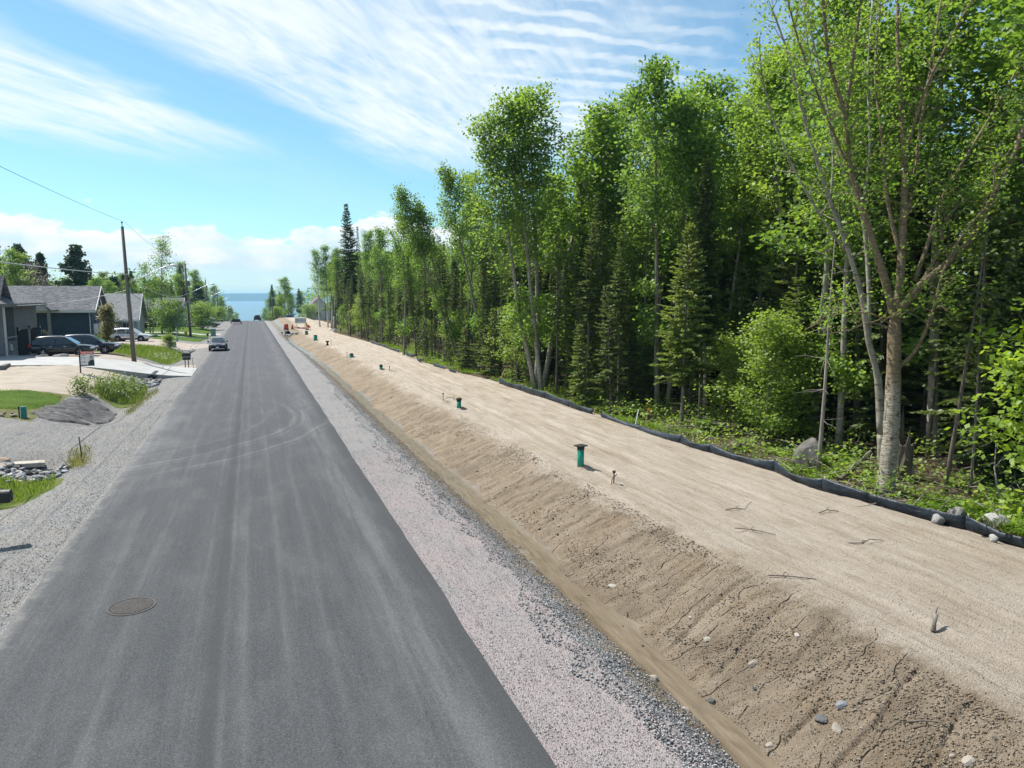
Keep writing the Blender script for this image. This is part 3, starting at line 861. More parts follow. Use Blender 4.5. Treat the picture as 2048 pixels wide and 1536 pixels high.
# ------------------------------------------------------------------ plants
class Leaves:
    """leaf-sized diamonds for ONE crown"""
    def __init__(s, seed): s.rng = np.random.default_rng(seed); s.P = []; s.A = []; s.B = []; s.T = []

    def cluster(s, c, n, sig, size, tone=.5, up=.6):
        r_ = s.rng
        P = np.asarray(c) + r_.normal(size=(n, 3)) * np.asarray(sig)
        nrm = r_.normal(size=(n, 3)); nrm[:, 2] = np.abs(nrm[:, 2]) + up
        nrm /= np.linalg.norm(nrm, axis=1)[:, None]
        a = r_.normal(size=(n, 3)); a -= (a * nrm).sum(1)[:, None] * nrm
        a /= np.linalg.norm(a, axis=1)[:, None]
        b = np.cross(nrm, a)
        sz = size * r_.uniform(.65, 1.25, n)[:, None]
        s.P.append(P); s.A.append(a * sz); s.B.append(b * sz * .36)
        s.T.append(np.clip(tone + r_.normal(size=n) * .16, 0, 1))

    def blades(s, P, A, B, T):
        s.P.append(np.asarray(P, float)); s.A.append(np.asarray(A, float)); s.B.append(np.asarray(B, float)); s.T.append(np.asarray(T, float))

    def mesh(s, name, mat):
        P = np.concatenate(s.P); A = np.concatenate(s.A); B = np.concatenate(s.B); T = np.concatenate(s.T)
        n = len(P)
        V = np.stack([P, P + A * .5 + B, P + A, P + A * .5 - B], 1).reshape(-1, 3)
        return mesh_np(name, V, np.arange(4 * n).reshape(-1, 4), mat, False, T)


def wander(rng, p0, d0, L_, n, curl, lift):
    """a branch path: starts at p0 in direction d0, bending by curl and towards lift"""
    p = np.array(p0, float); d_ = np.array(d0, float); out = [p.copy()]
    for i in range(n):
        d_ = d_ + rng.normal(size=3) * curl + np.array([0, 0, lift])
        d_ /= np.linalg.norm(d_)
        p = p + d_ * L_ / n
        out.append(p.copy())
    return out


def broadleaf(seed, hgt, cb, cr, nb, leaf, per, bark, lmat, stems=1, lean=0., r0=None, low=0, spread=(35, 62), sig=.34):
    rng = np.random.default_rng(seed); lv = Leaves(seed + 500); tb = MB()
    for s_i in range(stems):
        az0 = rng.uniform(0, 2 * PI); off = .0 if stems == 1 else rng.uniform(.15, .45)
        hh = hgt * (1 if s_i == 0 else rng.uniform(.75, .97))
        ang = 0 if stems == 1 else rng.uniform(.04, .13)
        d0 = (math.cos(az0) * ang, math.sin(az0) * ang, 1)
        pts = wander(rng, (math.cos(az0) * off, math.sin(az0) * off, -.25), d0, hh * .97, 11, .02, .02)
        rb = r0 or (.0085 * hh + .025)
        rads = [rb * (1.25 if i == 0 else (1 - i / 11.) ** .8 * .92 + .07) for i in range(12)]
        tb.tube(pts, rads, 8)
        pa = np.array(pts)
        for i in range(nb):
            t = cb + (1 - cb) * ((i + rng.uniform(0, 1)) / nb) ** .85
            if low and i < low: t = rng.uniform(.15, cb)
            f = t * 11; k = min(int(f), 10); base_p = pa[k] * (1 - f + k) + pa[k + 1] * (f - k)
            tt = np.clip((t - cb) / (1 - cb), 0, 1)
            az = i * 2.4 + rng.uniform(-.6, .6)
            el = R(spread[0] + (spread[1] - spread[0]) * tt + rng.uniform(-12, 12))
            L_ = cr * (.42 + .62 * math.sin(PI * min(1, tt * .8 + .18))) * rng.uniform(.7, 1.15) * (.55 if t < cb else 1)
            bp = wander(rng, base_p, (math.cos(az) * math.cos(el), math.sin(az) * math.cos(el), math.sin(el)), L_, 5, .13, .04)
            rr_ = max(.012, rads[k] * .42)
            tb.tube(bp, [rr_ * (1 - .16 * j) for j in range(6)], 4, False)
            btone = rng.uniform(.25, .75)
            for j in (2, 3, 4, 5):
                lv.cluster(bp[j], per, (sig, sig, sig * .62), leaf, btone + rng.normal() * .08)
            for q in range(3):
                j = rng.integers(1, 5)
                tw_ = wander(rng, bp[j], rng.normal(size=3) + np.array([math.cos(az), math.sin(az), .5]), L_ * rng.uniform(.28, .5), 2, .25, .05)
                tb.tube(tw_, [.014, .010, .006], 3, False)
                lv.cluster(tw_[1], per // 2, (sig * .8,) * 2 + (sig * .5,), leaf, btone)
                lv.cluster(tw_[2], per, (sig, sig, sig * .6), leaf, btone + rng.normal() * .08)
    return tb.mesh('trunk', bark), lv.mesh('crown', lmat), hgt


def conifer(seed, hgt, rb, bare, bark, nmat, dense=1.0, droop=-.18, tw_len=.34, dead=10, r0=None, ragged=.2, step=.32, width=.27, tipup=.02):
    rng = np.random.default_rng(seed); lv = Leaves(seed + 900); tb = MB()
    pts = wander(rng, (0, 0, -.2), (0, 0, 1), hgt, 9, .010, .05)
    rb0 = r0 or .008 * hgt + .02
    rads = [max(.012, rb0 * (1 - i / 9.2)) for i in range(10)]
    tb.tube(pts, rads, 7)
    pa = np.array(pts)
    def at(z):
        f = np.clip(z / hgt, 0, .999) * 9; k = int(f); return pa[k] * (1 - f + k) + pa[k + 1] * (f - k)
    z = bare
    P, A, B, T = [], [], [], []
    while z < hgt - .05:
        t = (z - bare) / (hgt - bare)
        n = max(5, int((9 if t < .75 else 8) * dense))
        for i in range(n):
            if rng.random() < ragged * .5: continue
            az = rng.uniform(0, 2 * PI)
            L_ = max(.2, rb * (1 - t) ** .62 * rng.uniform(1 - ragged * 2, 1.12) * (1 if t > .12 else .6 + 3.3 * t))
            el = droop * (1 - t) + .55 * t * t
            d_ = np.array([math.cos(az) * math.cos(el), math.sin(az) * math.cos(el), math.sin(el)])
            bp = wander(rng, at(z), d_, L_, 4, .05, tipup)
            tb.tube(bp, [max(.006, .022 * (1 - t)), .012, .009, .006, .004], 3, False)
            ba = np.array(bp); tone = rng.uniform(.2, .7)
            m = max(2, int(L_ / .10 * dense))
            for j in range(m):
                f = (.16 + .84 * (j + .5) / m) * 4; k = min(int(f), 3)
                q = ba[k] * (1 - f + k) + ba[k + 1] * (f - k)
                dirb = ba[k + 1] - ba[k]; dirb /= np.linalg.norm(dirb)
                side = np.cross(dirb, (0, 0, 1)); side /= np.linalg.norm(side) + 1e-6
                for sg in (-1, 1):
                    a = dirb * .75 + side * sg * rng.uniform(.4, .9) + np.array([0, 0, rng.uniform(-.5, .15)])
                    a /= np.linalg.norm(a)
                    ln = tw_len * rng.uniform(.6, 1.15) * (1 - .45 * j / m) * (.55 + .45 * (1 - t))
                    up_ = np.array([rng.normal() * .8, rng.normal() * .8, .75]); b_ = np.cross(a, up_); b_ /= np.linalg.norm(b_)
                    P.append(q); A.append(a * ln); B.append(b_ * ln * width); T.append(np.clip(tone + rng.normal() * .1 + .25 * j / m, 0, 1))
            P.append(ba[3]); A.append((ba[4] - ba[3]) * 1.6); B.append(np.array([0, 0, .035]) + rng.normal(size=3) * .02); T.append(tone)
        z += step * .85 * rng.uniform(.7, 1.25) * (1 - .35 * t)
    top = at(hgt)
    for i in range(7):
        a = np.array([rng.normal() * .25, rng.normal() * .25, 1]) * .35
        P.append(top - np.array([0, 0, .3])); A.append(a); B.append(np.cross(a, (1, .3, 0)) * .12); T.append(.5)
    lv.blades(P, A, B, T)
    for i in range(dead):
        zz = rng.uniform(.6, max(.8, bare * 1.05)); az = rng.uniform(0, 2 * PI)
        bp = wander(rng, at(zz), (math.cos(az), math.sin(az), -.12), rb * rng.uniform(.3, .85), 3, .1, -.03)
        tb.tube(bp, [.013, .009, .006, .003], 3, False)
    return tb.mesh('trunk', bark), lv.mesh('crown', nmat), hgt


def pine(seed, hgt, bark, nmat):
    """white pine: flat tiers of upswept plumes"""
    rng = np.random.default_rng(seed); lv = Leaves(seed); tb = MB()
    pts = wander(rng, (0, 0, -.3), (0, 0, 1), hgt, 8, .02, .03)
    tb.tube(pts, [.26 * (1 - i / 8.6) for i in range(9)], 7); pa = np.array(pts)
    z = hgt * .16
    while z < hgt * .98:
        t = z / hgt; f = t * 8; k = min(7, int(f)); q = pa[k] * (1 - f + k) + pa[k + 1] * (f - k)
        for i in range(6):
            az = rng.uniform(0, 2 * PI)
            L_ = (4.2 * (1 - t) ** 1.05 + .2) * rng.uniform(.5, 1.25)
            bp = wander(rng, q, (math.cos(az), math.sin(az), .05 + .5 * t), L_, 4, .06, .06)
            tb.tube(bp, [.05 * (1 - t) + .015, .03, .02, .014, .008], 4, False)
            tone = rng.uniform(.2, .7)
            for j in (2, 3, 4):
                lv.cluster(bp[j] + np.array([0, 0, .12]), 30, (.46 - .26 * t, .34 - .2 * t, .13), .44 - .12 * t, tone, -.2)
        z += hgt * .05 * rng.uniform(.8, 1.2)
    return tb.mesh('trunk', bark), lv.mesh('crown', nmat), hgt


V = {}
for k, (hg, cb_, cr_, nb_, st_) in enumerate([(18, .40, 2.7, 30, 1), (17, .44, 2.3, 26, 1), (18, .34, 3.2, 36, 1), (16, .38, 2.6, 24, 2), (15, .28, 2.8, 30, 1), (17, .5, 2.2, 22, 2)]):
    V['aspen', k] = broadleaf(100 + k, hg, cb_, cr_, nb_, .215, 27, M['bark_aspen'] if k % 2 == 0 else M['bark'], M['leaf_aspen' if k in (0, 1, 3) else 'leaf_birch'], st_, low=4)
for k in range(2):
    V['birch', k] = broadleaf(140 + k, 15, .45, 1.7, 22, .19, 22, M['bark_birch'], M['leaf_birch'], 1, r0=.14)
for k in range(3):
    V['maple', k] = broadleaf(160 + k, 7.0, .16, 1.9, 22, .19, 18, M['bark'], M['leaf_sapling' if k else 'leaf_birch'], 1, spread=(15, 50), sig=.30, r0=.055)
for k in range(2):
    V['beech', k] = broadleaf(170 + k, 4.6, .10, 1.35, 24, .115, 26, M['bark'], M['leaf_sapling'], 2, spread=(10, 45), sig=.22, r0=.03)
V['bigmaple', 0] = broadleaf(180, 5.2, .22, 2.0, 15, .20, 15, M['bark'], M['leaf_maple'], 1, spread=(5, 40), sig=.26, r0=.05)
V['bush', 0] = broadleaf(190, 4.0, .05, 2.1, 18, .17, 12, M['bark'], M['leaf_birch'], 3, spread=(20, 55), sig=.34, r0=.05)
V['bush', 1] = broadleaf(191, 2.2, .05, 1.0, 14, .12, 20, M['bark'], M['leaf_sapling'], 2, spread=(20, 60), sig=.22, r0=.03)
V['airy', 0] = broadleaf(192, 14.5, .26, 3.0, 30, .24, 10, M['bark'], M['leaf_aspen'], 1, spread=(30, 62), sig=.42)
V['airy', 1] = broadleaf(193, 11, .24, 2.4, 24, .22, 9, M['bark'], M['leaf_aspen'], 2, spread=(30, 62), sig=.4)
V['dead', 0] = broadleaf(195, 9.5, .2, 2.3, 36, .12, 5, M['bark_dead'], M['leaf_dead'], 2, r0=.12)
V['spruce', 0] = conifer(200, 15, 1.7, 5.0, M['bark_dark'], M['needles_dark'], 1.15, -.22, .38, 26, step=.24)
V['spruce', 1] = conifer(201, 14, 1.35, 6.5, M['bark_dark'], M['needles_mid'], 1.0, -.2, .34, 34, ragged=.3)
V['spruce', 2] = conifer(202, 19, 1.9, 4.5, M['bark_dark'], M['needles_dark'], 1.1, -.25, .42, 20, ragged=.28, step=.28)
V['spruce', 3] = conifer(203, 12, 1.9, .5, M['bark_dark'], M['needles_dark'], 1.25, -.25, .4, 4, step=.24)
V['spruce', 4] = conifer(204, 18, 1.0, 7.5, M['bark_dark'], M['needles_mid'], .95, -.3, .36, 44, ragged=.35, step=.28)
V['fir', 0] = conifer(210, 9.5, 1.75, 2.4, M['bark'], M['needles_light'], 1.25, -.12, .38, 26, step=.34, ragged=.25)
V['fir', 1] = conifer(211, 8, 1.5, 1.5, M['bark'], M['needles_mid'], 1.15, -.1, .36, 18, step=.34, ragged=.25)
V['fir', 2] = conifer(212, 6, 1.3, .6, M['bark'], M['needles_light'], 1.2, -.08, .33, 8, step=.3, ragged=.25)
V['fir', 3] = conifer(213, 11, 1.9, 1.0, M['bark_dark'], M['needles_mid'], 1.1, -.2, .42, 20, step=.38, ragged=.3)
V['pine', 0] = pine(220, 13.5, M['bark_dark'], M['needles_pine'])
V['pine', 1] = pine(221, 12, M['bark_dark'], M['needles_pine'])

CR, CRY = math.cos(R(19.4665)), -math.sin(R(19.4665))
NAMES = {'aspen': ('poplar_tree', 'tree'), 'birch': ('birch_tree', 'tree'), 'maple': ('maple_tree', 'tree'), 'beech': ('beech_sapling', 'sapling'), 'bigmaple': ('maple_sapling', 'sapling'),
         'airy': ('poplar_tree', 'tree'), 'bush': ('bush', 'bush'), 'dead': ('withered_tree', 'tree'), 'spruce': ('spruce_tree', 'tree'), 'fir': ('fir_tree', 'tree'), 'pine': ('pine_tree', 'tree')}


def plant(key, x, y, hgt, label, group=None, rz=0, lean=0., wide=1.0, z=None, lean2=0.):
    tm, cm, vh = V[key]
    nm, cat = NAMES[key[0]]
    s = hgt / vh
    t = thing(nm, label, cat, (x, y, (H1(x, y) if z is None else z)), 0, group)
    # lean: sideways shift of the top, along the line across the view of the road
    axis = Vector((CR, CRY, 0)); top = Vector((axis.x * lean - axis.y * lean2 * 0, axis.y * lean + lean2, hgt))
    q = Vector((0, 0, 1)).rotation_difference(top.normalized())
    t.rotation_mode = 'QUATERNION'
    from mathutils import Quaternion
    t.rotation_quaternion = q @ Quaternion((0, 0, 1), rz)
    t.scale = (s * wide, s * wide, s)
    link('trunk', tm, t); link('crown', cm, t)
    return t


# the edge of the wood, tree by tree
front = [
    (('spruce', 0), 16.47, 129.5, 22.3, -.44, .95, 'tall ragged spruce towering over the far end of the tree line'),
    (('spruce', 4), 17.96, 129.1, 18.5, -.15, .8, 'slim spruce standing close beside the towering ragged one'),
    (('birch', 0), 13.28, 155.7, 15.7, -.33, 1, 'white-stemmed birch nearest the board sign, standing leftmost of its clump'),
    (('birch', 1), 14.82, 155.1, 16.5, -.12, 1, 'white birch with a straight stem, second from the board sign'),
    (('birch', 0), 15.4, 154.6, 15.7, 1.17, 1, 'white birch leaning right, beside the straight-stemmed birch'),
    (('birch', 1), 14.66, 142.1, 15.3, 1.18, 1, 'white birch leaning right with its foot by the black heap'),
    (('birch', 0), 16.01, 142.6, 13.1, -.2, 1, 'shortest white birch, rightmost of the pale-stemmed clump'),
    (('aspen', 1), 15.56, 93.2, 14.6, .12, .9, 'poplar standing where the sand narrows, beyond the torn fence end'),
    (('aspen', 0), 16.66, 109.9, 15.9, .07, .9, 'poplar on the wood edge just right of the slim spruce'),
    (('aspen', 4), 14.9, 76.0, 14.0, .74, .9, 'poplar rooted at the last scrap of silt fence'),
    (('aspen', 5), 17.27, 61.0, 16.3, -5.32, .8, 'poplar leaning strongly left out over the skyline'),
    (('aspen', 1), 17.47, 54.9, 16.5, -2.71, .8, 'poplar leaning left behind the bright green ferns'),
    (('aspen', 0), 18.51, 62.2, 16.8, -.11, .8, 'upright poplar between the two leaning ones'),
    (('spruce', 0), 22.02, 68.0, 14.9, -.57, .95, 'dark dense spruce rising between the poplars'),
    (('spruce', 1), 18.29, 76.3, 12.7, -.1, .9, 'thin brown-stemmed spruce behind the torn fence scraps'),
    (('aspen', 0), 16.75, 42.9, 17.3, -3.2, 1.0, 'poplar leaning left out of the multi-stemmed clump by the fence'),
    (('aspen', 2), 16.9, 42.2, 18.0, -1.3, .9, 'poplar with the slightly left-tilted stem in the clump by the fence'),
    (('aspen', 2), 17.52, 44.7, 18.6, .6, 1.05, 'tallest poplar in the middle of the clump by the fence'),
    (('aspen', 4), 18.71, 46.4, 18.6, 2.9, 1.1, 'poplar leaning right on the far side of the fence clump'),
    (('aspen', 0), 21.5, 47.5, 18.8, 2.6, 1.15, 'poplar crown filling the sky right of the fence clump'),
    (('fir', 1), 19.19, 41.9, 9.0, -.25, 1, 'small fir right beside the poplar clump'),
    (('fir', 1), 19.66, 39.4, 8.3, -.27, 1, 'thin fir, second to the right of the poplar clump'),
    (('fir', 3), 19.65, 36.1, 6.8, -.21, 1, 'short fir behind the survey stakes'),
    (('fir', 2), 21.15, 36.1, 5.9, -.27, 1, 'lowest young fir behind the survey stakes'),
    (('aspen', 2), 25.68, 48.6, 20.3, 2.0, 1, 'tall poplar whose pale trunk shows deep in the wood'),
    (('aspen', 2), 25.62, 42.1, 19.4, 2.0, 1.1, 'round-headed poplar high over the bright fir'),
    (('aspen', 4), 26.91, 38.9, 18.6, 1.83, 1.1, 'broad leafy poplar right of the round-headed one'),
    (('fir', 0), 18.87, 29.5, 9.6, .1, 1, 'bright yellow-green fir standing forward at the fence line'),
    (('spruce', 4), 33.22, 64.8, 24.1, -.38, 1.2, 'needle-topped spruce poking above the leafy canopy'),
    (('beech', 0), 20.17, 25.2, 5.3, 0, 1.15, 'bright leafy beech sapling left of the big boulder'),
    (('beech', 1), 20.81, 28.1, 4.3, .09, 1.1, 'smaller beech sapling behind the brush heap'),
    (('fir', 1), 22.6, 30.2, 8.0, -.17, 1, 'mid-height fir behind the bright beech sapling'),
    (('fir', 2), 22.6, 26.6, 7.2, .16, 1.1, 'bushy fir above the big boulder'),
    (('fir', 3), 23.9, 18.4, 11.5, -.64, 1.1, 'dark fir filling the gap right of the big birch'),
    (('fir', 3), 24.2, 23.2, 12.5, 0, 1, 'dark fir behind the big birch trunk'),
    (('spruce', 1), 23.3, 19.96, 11.0, .26, .8, 'thin straight spruce right behind the rotten stump'),
    (('aspen', 2), 30.5, 34.1, 19.3, -3.0, 1.1, 'leafy poplar filling the sky behind the big birch'),
    (('aspen', 0), 28.5, 27.5, 18.3, 0.5, 1.2, 'poplar high behind the right limb of the big birch'),
    (('aspen', 2), 24.5, 20.8, 18.6, .3, 1.2, 'leafy poplar crown behind the right limbs of the big birch'),
    (('aspen', 4), 26.8, 18.4, 18.8, .3, 1.3, 'bright poplar crown filling the top right corner'),
    (('aspen', 2), 23.8, 26.4, 18.5, -.6, 1.15, 'leafy poplar crown seen through the fork of the big birch'),
    (('aspen', 4), 29.5, 22.5, 20.5, .4, 1.3, 'tall poplar at the far top right behind the others'),
    (('bigmaple', 0), 18.2, 11.9, 4.9, -.6, 1.0, 'maple sapling with big yellow-green leaves at the picture edge'),
    (('bigmaple', 0), 19.6, 12.2, 6.6, .2, 1.0, 'taller maple sapling behind the yellow-green one'),
]
for i, (key, x, y, hg, ln, wd, lab) in enumerate(front):
    plant(key, x, y, hg, lab, 'trees along the edge of the wood' if key[0] not in ('beech', 'bigmaple') else 'saplings at the edge of the wood', i * 1.7, ln, wd)

rng = np.random.default_rng(11)
taken = [(f[1], f[2]) for f in front] + [(18.3, 17.1), (20.1, 19.3), (18.7, 20.8)]
keep_clear = [(16.0, 22, 12.0, 24.5), (16.0, 20.6, 24, 34), (16.0, 19.5, 40.5, 46)]


def free(x, y, dmin):
    if any(a < x < b and c < y < d_ for a, b, c, d_ in keep_clear): return False
    return all((x - p) ** 2 + (y - q) ** 2 > dmin * dmin for p, q in taken)


def skyline(x, y):
    """how high the wood stands along its length"""
    return float(np.interp(y, [10, 22, 34, 50, 58, 70, 90, 115, 150, 200], [16.5, 17.2, 18, 17.5, 15.5, 14.5, 13.0, 13.5, 14.5, 15.5]))


def fill(n, xr, yr, kinds, hk, dmin, label, group, far_scale=1.0):
    c = 0; tries = 0
    while c < n and tries < n * 40:
        tries += 1
        v_ = rng.random()
        y = yr[0] + (yr[1] - yr[0]) * v_
        xb = float(b4(y)) + .2
        x = xb + xr[0] + (xr[1] - xr[0]) * rng.random() ** 1.15
        if math.atan2(x, y) > R(57): continue
        if not free(x, y, dmin * (1 + y * .004)): continue
        taken.append((x, y))
        key = kinds[rng.integers(len(kinds))]
        hg = skyline(x, y) * hk(rng)
        plant(key, x, y, hg, label, group, rng.uniform(0, 6.28), rng.normal() * .5, rng.uniform(.85, 1.15))
        c += 1


fill(84, (.2, 5), (24, 165), [('spruce', 1), ('spruce', 4), ('spruce', 4), ('spruce', 1)], lambda r_: r_.uniform(.5, .85), 1.15, 'thin bare-stemmed spruce crowded into the front of the wood', 'thin spruces in the wood edge')
fill(30, (1.0, 6), (24, 170), [('aspen', 0), ('aspen', 1), ('aspen', 3), ('aspen', 5)], lambda r_: r_.uniform(.78, 1.0), 1.8, 'slender leafy poplar among many in the wood edge', 'slender poplars in the wood edge')
fill(58, (3.5, 17), (10, 110), [('aspen', 2), ('aspen', 0), ('aspen', 4), ('aspen', 2)], lambda r_: r_.uniform(.84, 1.04), 2.0, 'leafy poplar standing back inside the wood', 'poplars inside the wood')
fill(46, (3, 15), (8, 100), [('fir', 3), ('spruce', 3), ('spruce', 0), ('fir', 1)], lambda r_: r_.uniform(.45, .8), 1.7, 'shaded fir filling the dark inside of the wood', 'shaded firs inside the wood')
fill(22, (2.2, 8), (33, 76), [('aspen', 2), ('aspen', 4), ('aspen', 0)], lambda r_: r_.uniform(.86, 1.04), 1.9, 'leafy poplar just behind the front trees, filling the canopy', 'canopy poplars behind the front trees')
fill(44, (3, 12), (12, 110), [('maple', 0), ('maple', 1), ('maple', 2)], lambda r_: r_.uniform(.3, .62), 1.6, 'light-leaved understorey maple inside the wood', 'understorey maples inside the wood')
fill(34, (.6, 4), (24, 150), [('maple', 0), ('maple', 1), ('maple', 2)], lambda r_: r_.uniform(.25, .5), 1.3, 'young maple with layered light leaves under the taller trees', 'young maples under the wood edge')
fill(20, (.3, 2.5), (24, 120), [('fir', 2), ('fir', 1)], lambda r_: r_.uniform(.2, .42), 1.2, 'little fir among the ferns behind the fence', 'little firs behind the fence')
fill(52, (1.0, 11), (80, 215), [('aspen', 0), ('aspen', 1), ('aspen', 2), ('spruce', 2), ('aspen', 4)], lambda r_: r_.uniform(.82, 1.12), 1.9, 'tree in the dense far end of the wood', 'trees at the far end of the wood')
fill(14, (17, 26), (12, 80), [('spruce', 3), ('fir', 3)], lambda r_: r_.uniform(.7, .95), 2.5, 'spruce in the deepest shade of the wood', 'spruces deep in the wood')

LAND = [('the towering ragged spruce', 16.47, 129.5), ('the left-leaning poplar', 17.27, 61.0), ('the multi-stemmed poplar clump', 17.0, 43.5), ('the bright yellow-green fir', 18.87, 29.5), ('the big boulder', 18.85, 21.1), ('the big peeling birch', 18.15, 17.0)]
ORD = ['first', 'second', 'third', 'fourth', 'fifth', 'sixth', 'seventh', 'eighth', 'ninth', 'tenth', 'eleventh', 'twelfth', 'thirteenth', 'fourteenth', 'fifteenth', 'sixteenth', 'seventeenth', 'eighteenth', 'nineteenth', 'twentieth', 'twenty-first', 'twenty-second', 'twenty-third', 'twenty-fourth', 'twenty-fifth', 'twenty-sixth', 'twenty-seventh', 'twenty-eighth', 'twenty-ninth', 'thirtieth']


def name_by_landmarks(group, phrase):
    """count look-alikes off from the nearest landmark they stand beside, as seen from the road"""
    obs = [o for o in COL.objects if o.get('group') == group]
    az = lambda x, y: math.atan2(x, y)
    la = [(az(x, y), n) for n, x, y in LAND]
    cells = {}
    for o in obs:
        a = az(o.location.x, o.location.y)
        k = sum(1 for q, _ in la if q < a)
        cells.setdefault(k, []).append((a, o))
    for k, L_ in cells.items():
        L_.sort(key=lambda q: q[0])
        half = (len(L_) + 1) // 2 if 0 < k < len(la) else (len(L_) if k else 0)
        for i, (a, o) in enumerate(L_):
            if i < half: side, n, mark = 'right', i, la[k - 1][1]
            else: side, n, mark = 'left', len(L_) - 1 - i, la[k][1]
            o['label'] = '%s, %s one to the %s of %s' % (phrase, ORD[min(n, 29)], side, mark)


name_by_landmarks('thin spruces in the wood edge', 'thin bare-stemmed spruce')
name_by_landmarks('slender poplars in the wood edge', 'slender leafy poplar')
name_by_landmarks('young maples under the wood edge', 'young light-leaved maple')
name_by_landmarks('little firs behind the fence', 'little fir by the fence')

# big yellow birch, limb by limb
BIRCH = [
    (0.300, 0.200, [(18.15,16.97,-0.19),(18.31,17.06,0.95),(18.42,17.13,1.87),(18.54,17.30,3.54),(18.64,17.46,5.07)]),
    (0.130, 0.025, [(18.64,17.45,4.99),(18.20,17.50,6.28),(17.69,17.57,7.47),(17.21,17.61,8.63),(16.75,17.63,9.62),(16.48,17.64,11.01),(15.94,17.74,12.38),(15.65,17.76,13.84),(15.42,17.76,15.28)]),
    (0.060, 0.020, [(16.62,17.75,10.98),(16.70,17.69,12.44),(16.85,17.65,14.23),(16.92,17.57,15.41)]),
    (0.050, 0.015, [(17.37,17.70,8.50),(16.64,17.72,9.77),(15.74,17.85,11.42),(14.99,17.90,12.87),(14.44,17.83,13.99)]),
    (0.160, 0.030, [(18.64,17.45,4.99),(18.92,17.61,6.29),(19.11,17.81,7.67),(19.31,18.01,9.07),(19.41,18.24,10.47),(19.43,18.54,12.20),(19.51,18.87,14.25),(19.74,19.14,16.32)]),
    (0.090, 0.020, [(19.09,17.78,7.97),(19.74,18.07,9.55),(20.24,18.42,11.18),(20.88,18.76,13.15),(21.60,19.15,15.67)]),
    (0.060, 0.020, [(19.32,18.08,10.14),(19.62,17.78,12.03),(20.03,17.38,13.40),(20.56,16.95,14.86)]),
    (0.070, 0.020, [(18.99,17.68,6.90),(18.84,18.21,8.77),(18.95,18.65,10.67),(18.99,19.14,12.77),(19.42,19.52,15.06)]),
    (0.140, 0.030, [(18.69,17.46,5.22),(19.22,17.15,6.10),(19.76,16.79,6.73),(20.29,16.46,7.46),(20.60,16.22,8.32),(20.64,16.03,8.87),(21.02,15.80,9.99),(21.30,15.64,11.36),(21.40,15.55,12.84)]),
    (0.080, 0.020, [(19.15,17.09,6.10),(19.91,17.14,7.19),(20.27,17.31,8.12),(21.00,17.31,8.75),(22.07,17.23,9.70),(23.10,17.20,10.98),(23.99,17.25,12.43)]),
    (0.070, 0.025, [(18.69,17.26,3.62),(19.03,16.98,4.17),(19.28,16.77,5.08),(19.33,16.62,5.83),(19.35,16.47,6.56),(19.71,16.24,7.57),(20.23,15.93,8.41)]),
    (0.080, 0.020, [(19.27,17.39,6.29),(20.04,17.66,7.53),(20.76,17.95,8.82),(22.03,18.10,10.46),(23.35,18.23,12.16),(24.71,18.38,14.06)]),
    (0.030, 0.010, [(18.64,17.43,4.84),(17.83,17.45,5.23),(16.75,17.52,5.31),(15.96,17.45,5.10),(15.18,17.37,4.82)]),
    (0.025, 0.010, [(18.63,17.42,4.76),(17.49,17.29,5.01),(16.51,17.04,4.81),(15.43,16.84,4.72)]),
    (0.020, 0.008, [(18.66,17.42,4.84),(18.96,16.87,5.53),(18.95,16.35,5.61),(18.90,15.80,5.33)]),
]
BIRCH2 = [
    (0.150, 0.020, [(20.21,19.17,1.04),(20.06,19.33,2.96),(19.71,19.50,4.32),(19.47,19.62,5.67),(19.04,19.83,7.17),(18.39,20.16,8.98),(17.64,20.60,11.44),(17.14,20.91,13.54),(16.57,21.18,15.14)]),
    (0.090, 0.020, [(19.75,19.53,4.23),(19.94,19.87,6.34),(19.89,20.33,8.73),(19.41,20.84,10.29),(19.11,21.38,12.55),(18.81,21.94,15.01),(18.63,22.41,17.15)]),
    (0.050, 0.012, [(19.19,19.98,7.09),(18.01,20.17,8.48),(16.74,20.48,10.56),(15.95,20.60,12.41),(15.59,20.45,13.41)]),
    (0.060, 0.020, [(19.68,20.10,8.53),(20.37,20.57,10.80),(20.72,21.21,13.49),(21.31,21.78,16.26)]),
    (0.050, 0.015, [(18.55,20.32,8.84),(18.86,20.70,11.06),(18.46,21.37,13.48),(18.38,21.92,15.94)]),
]



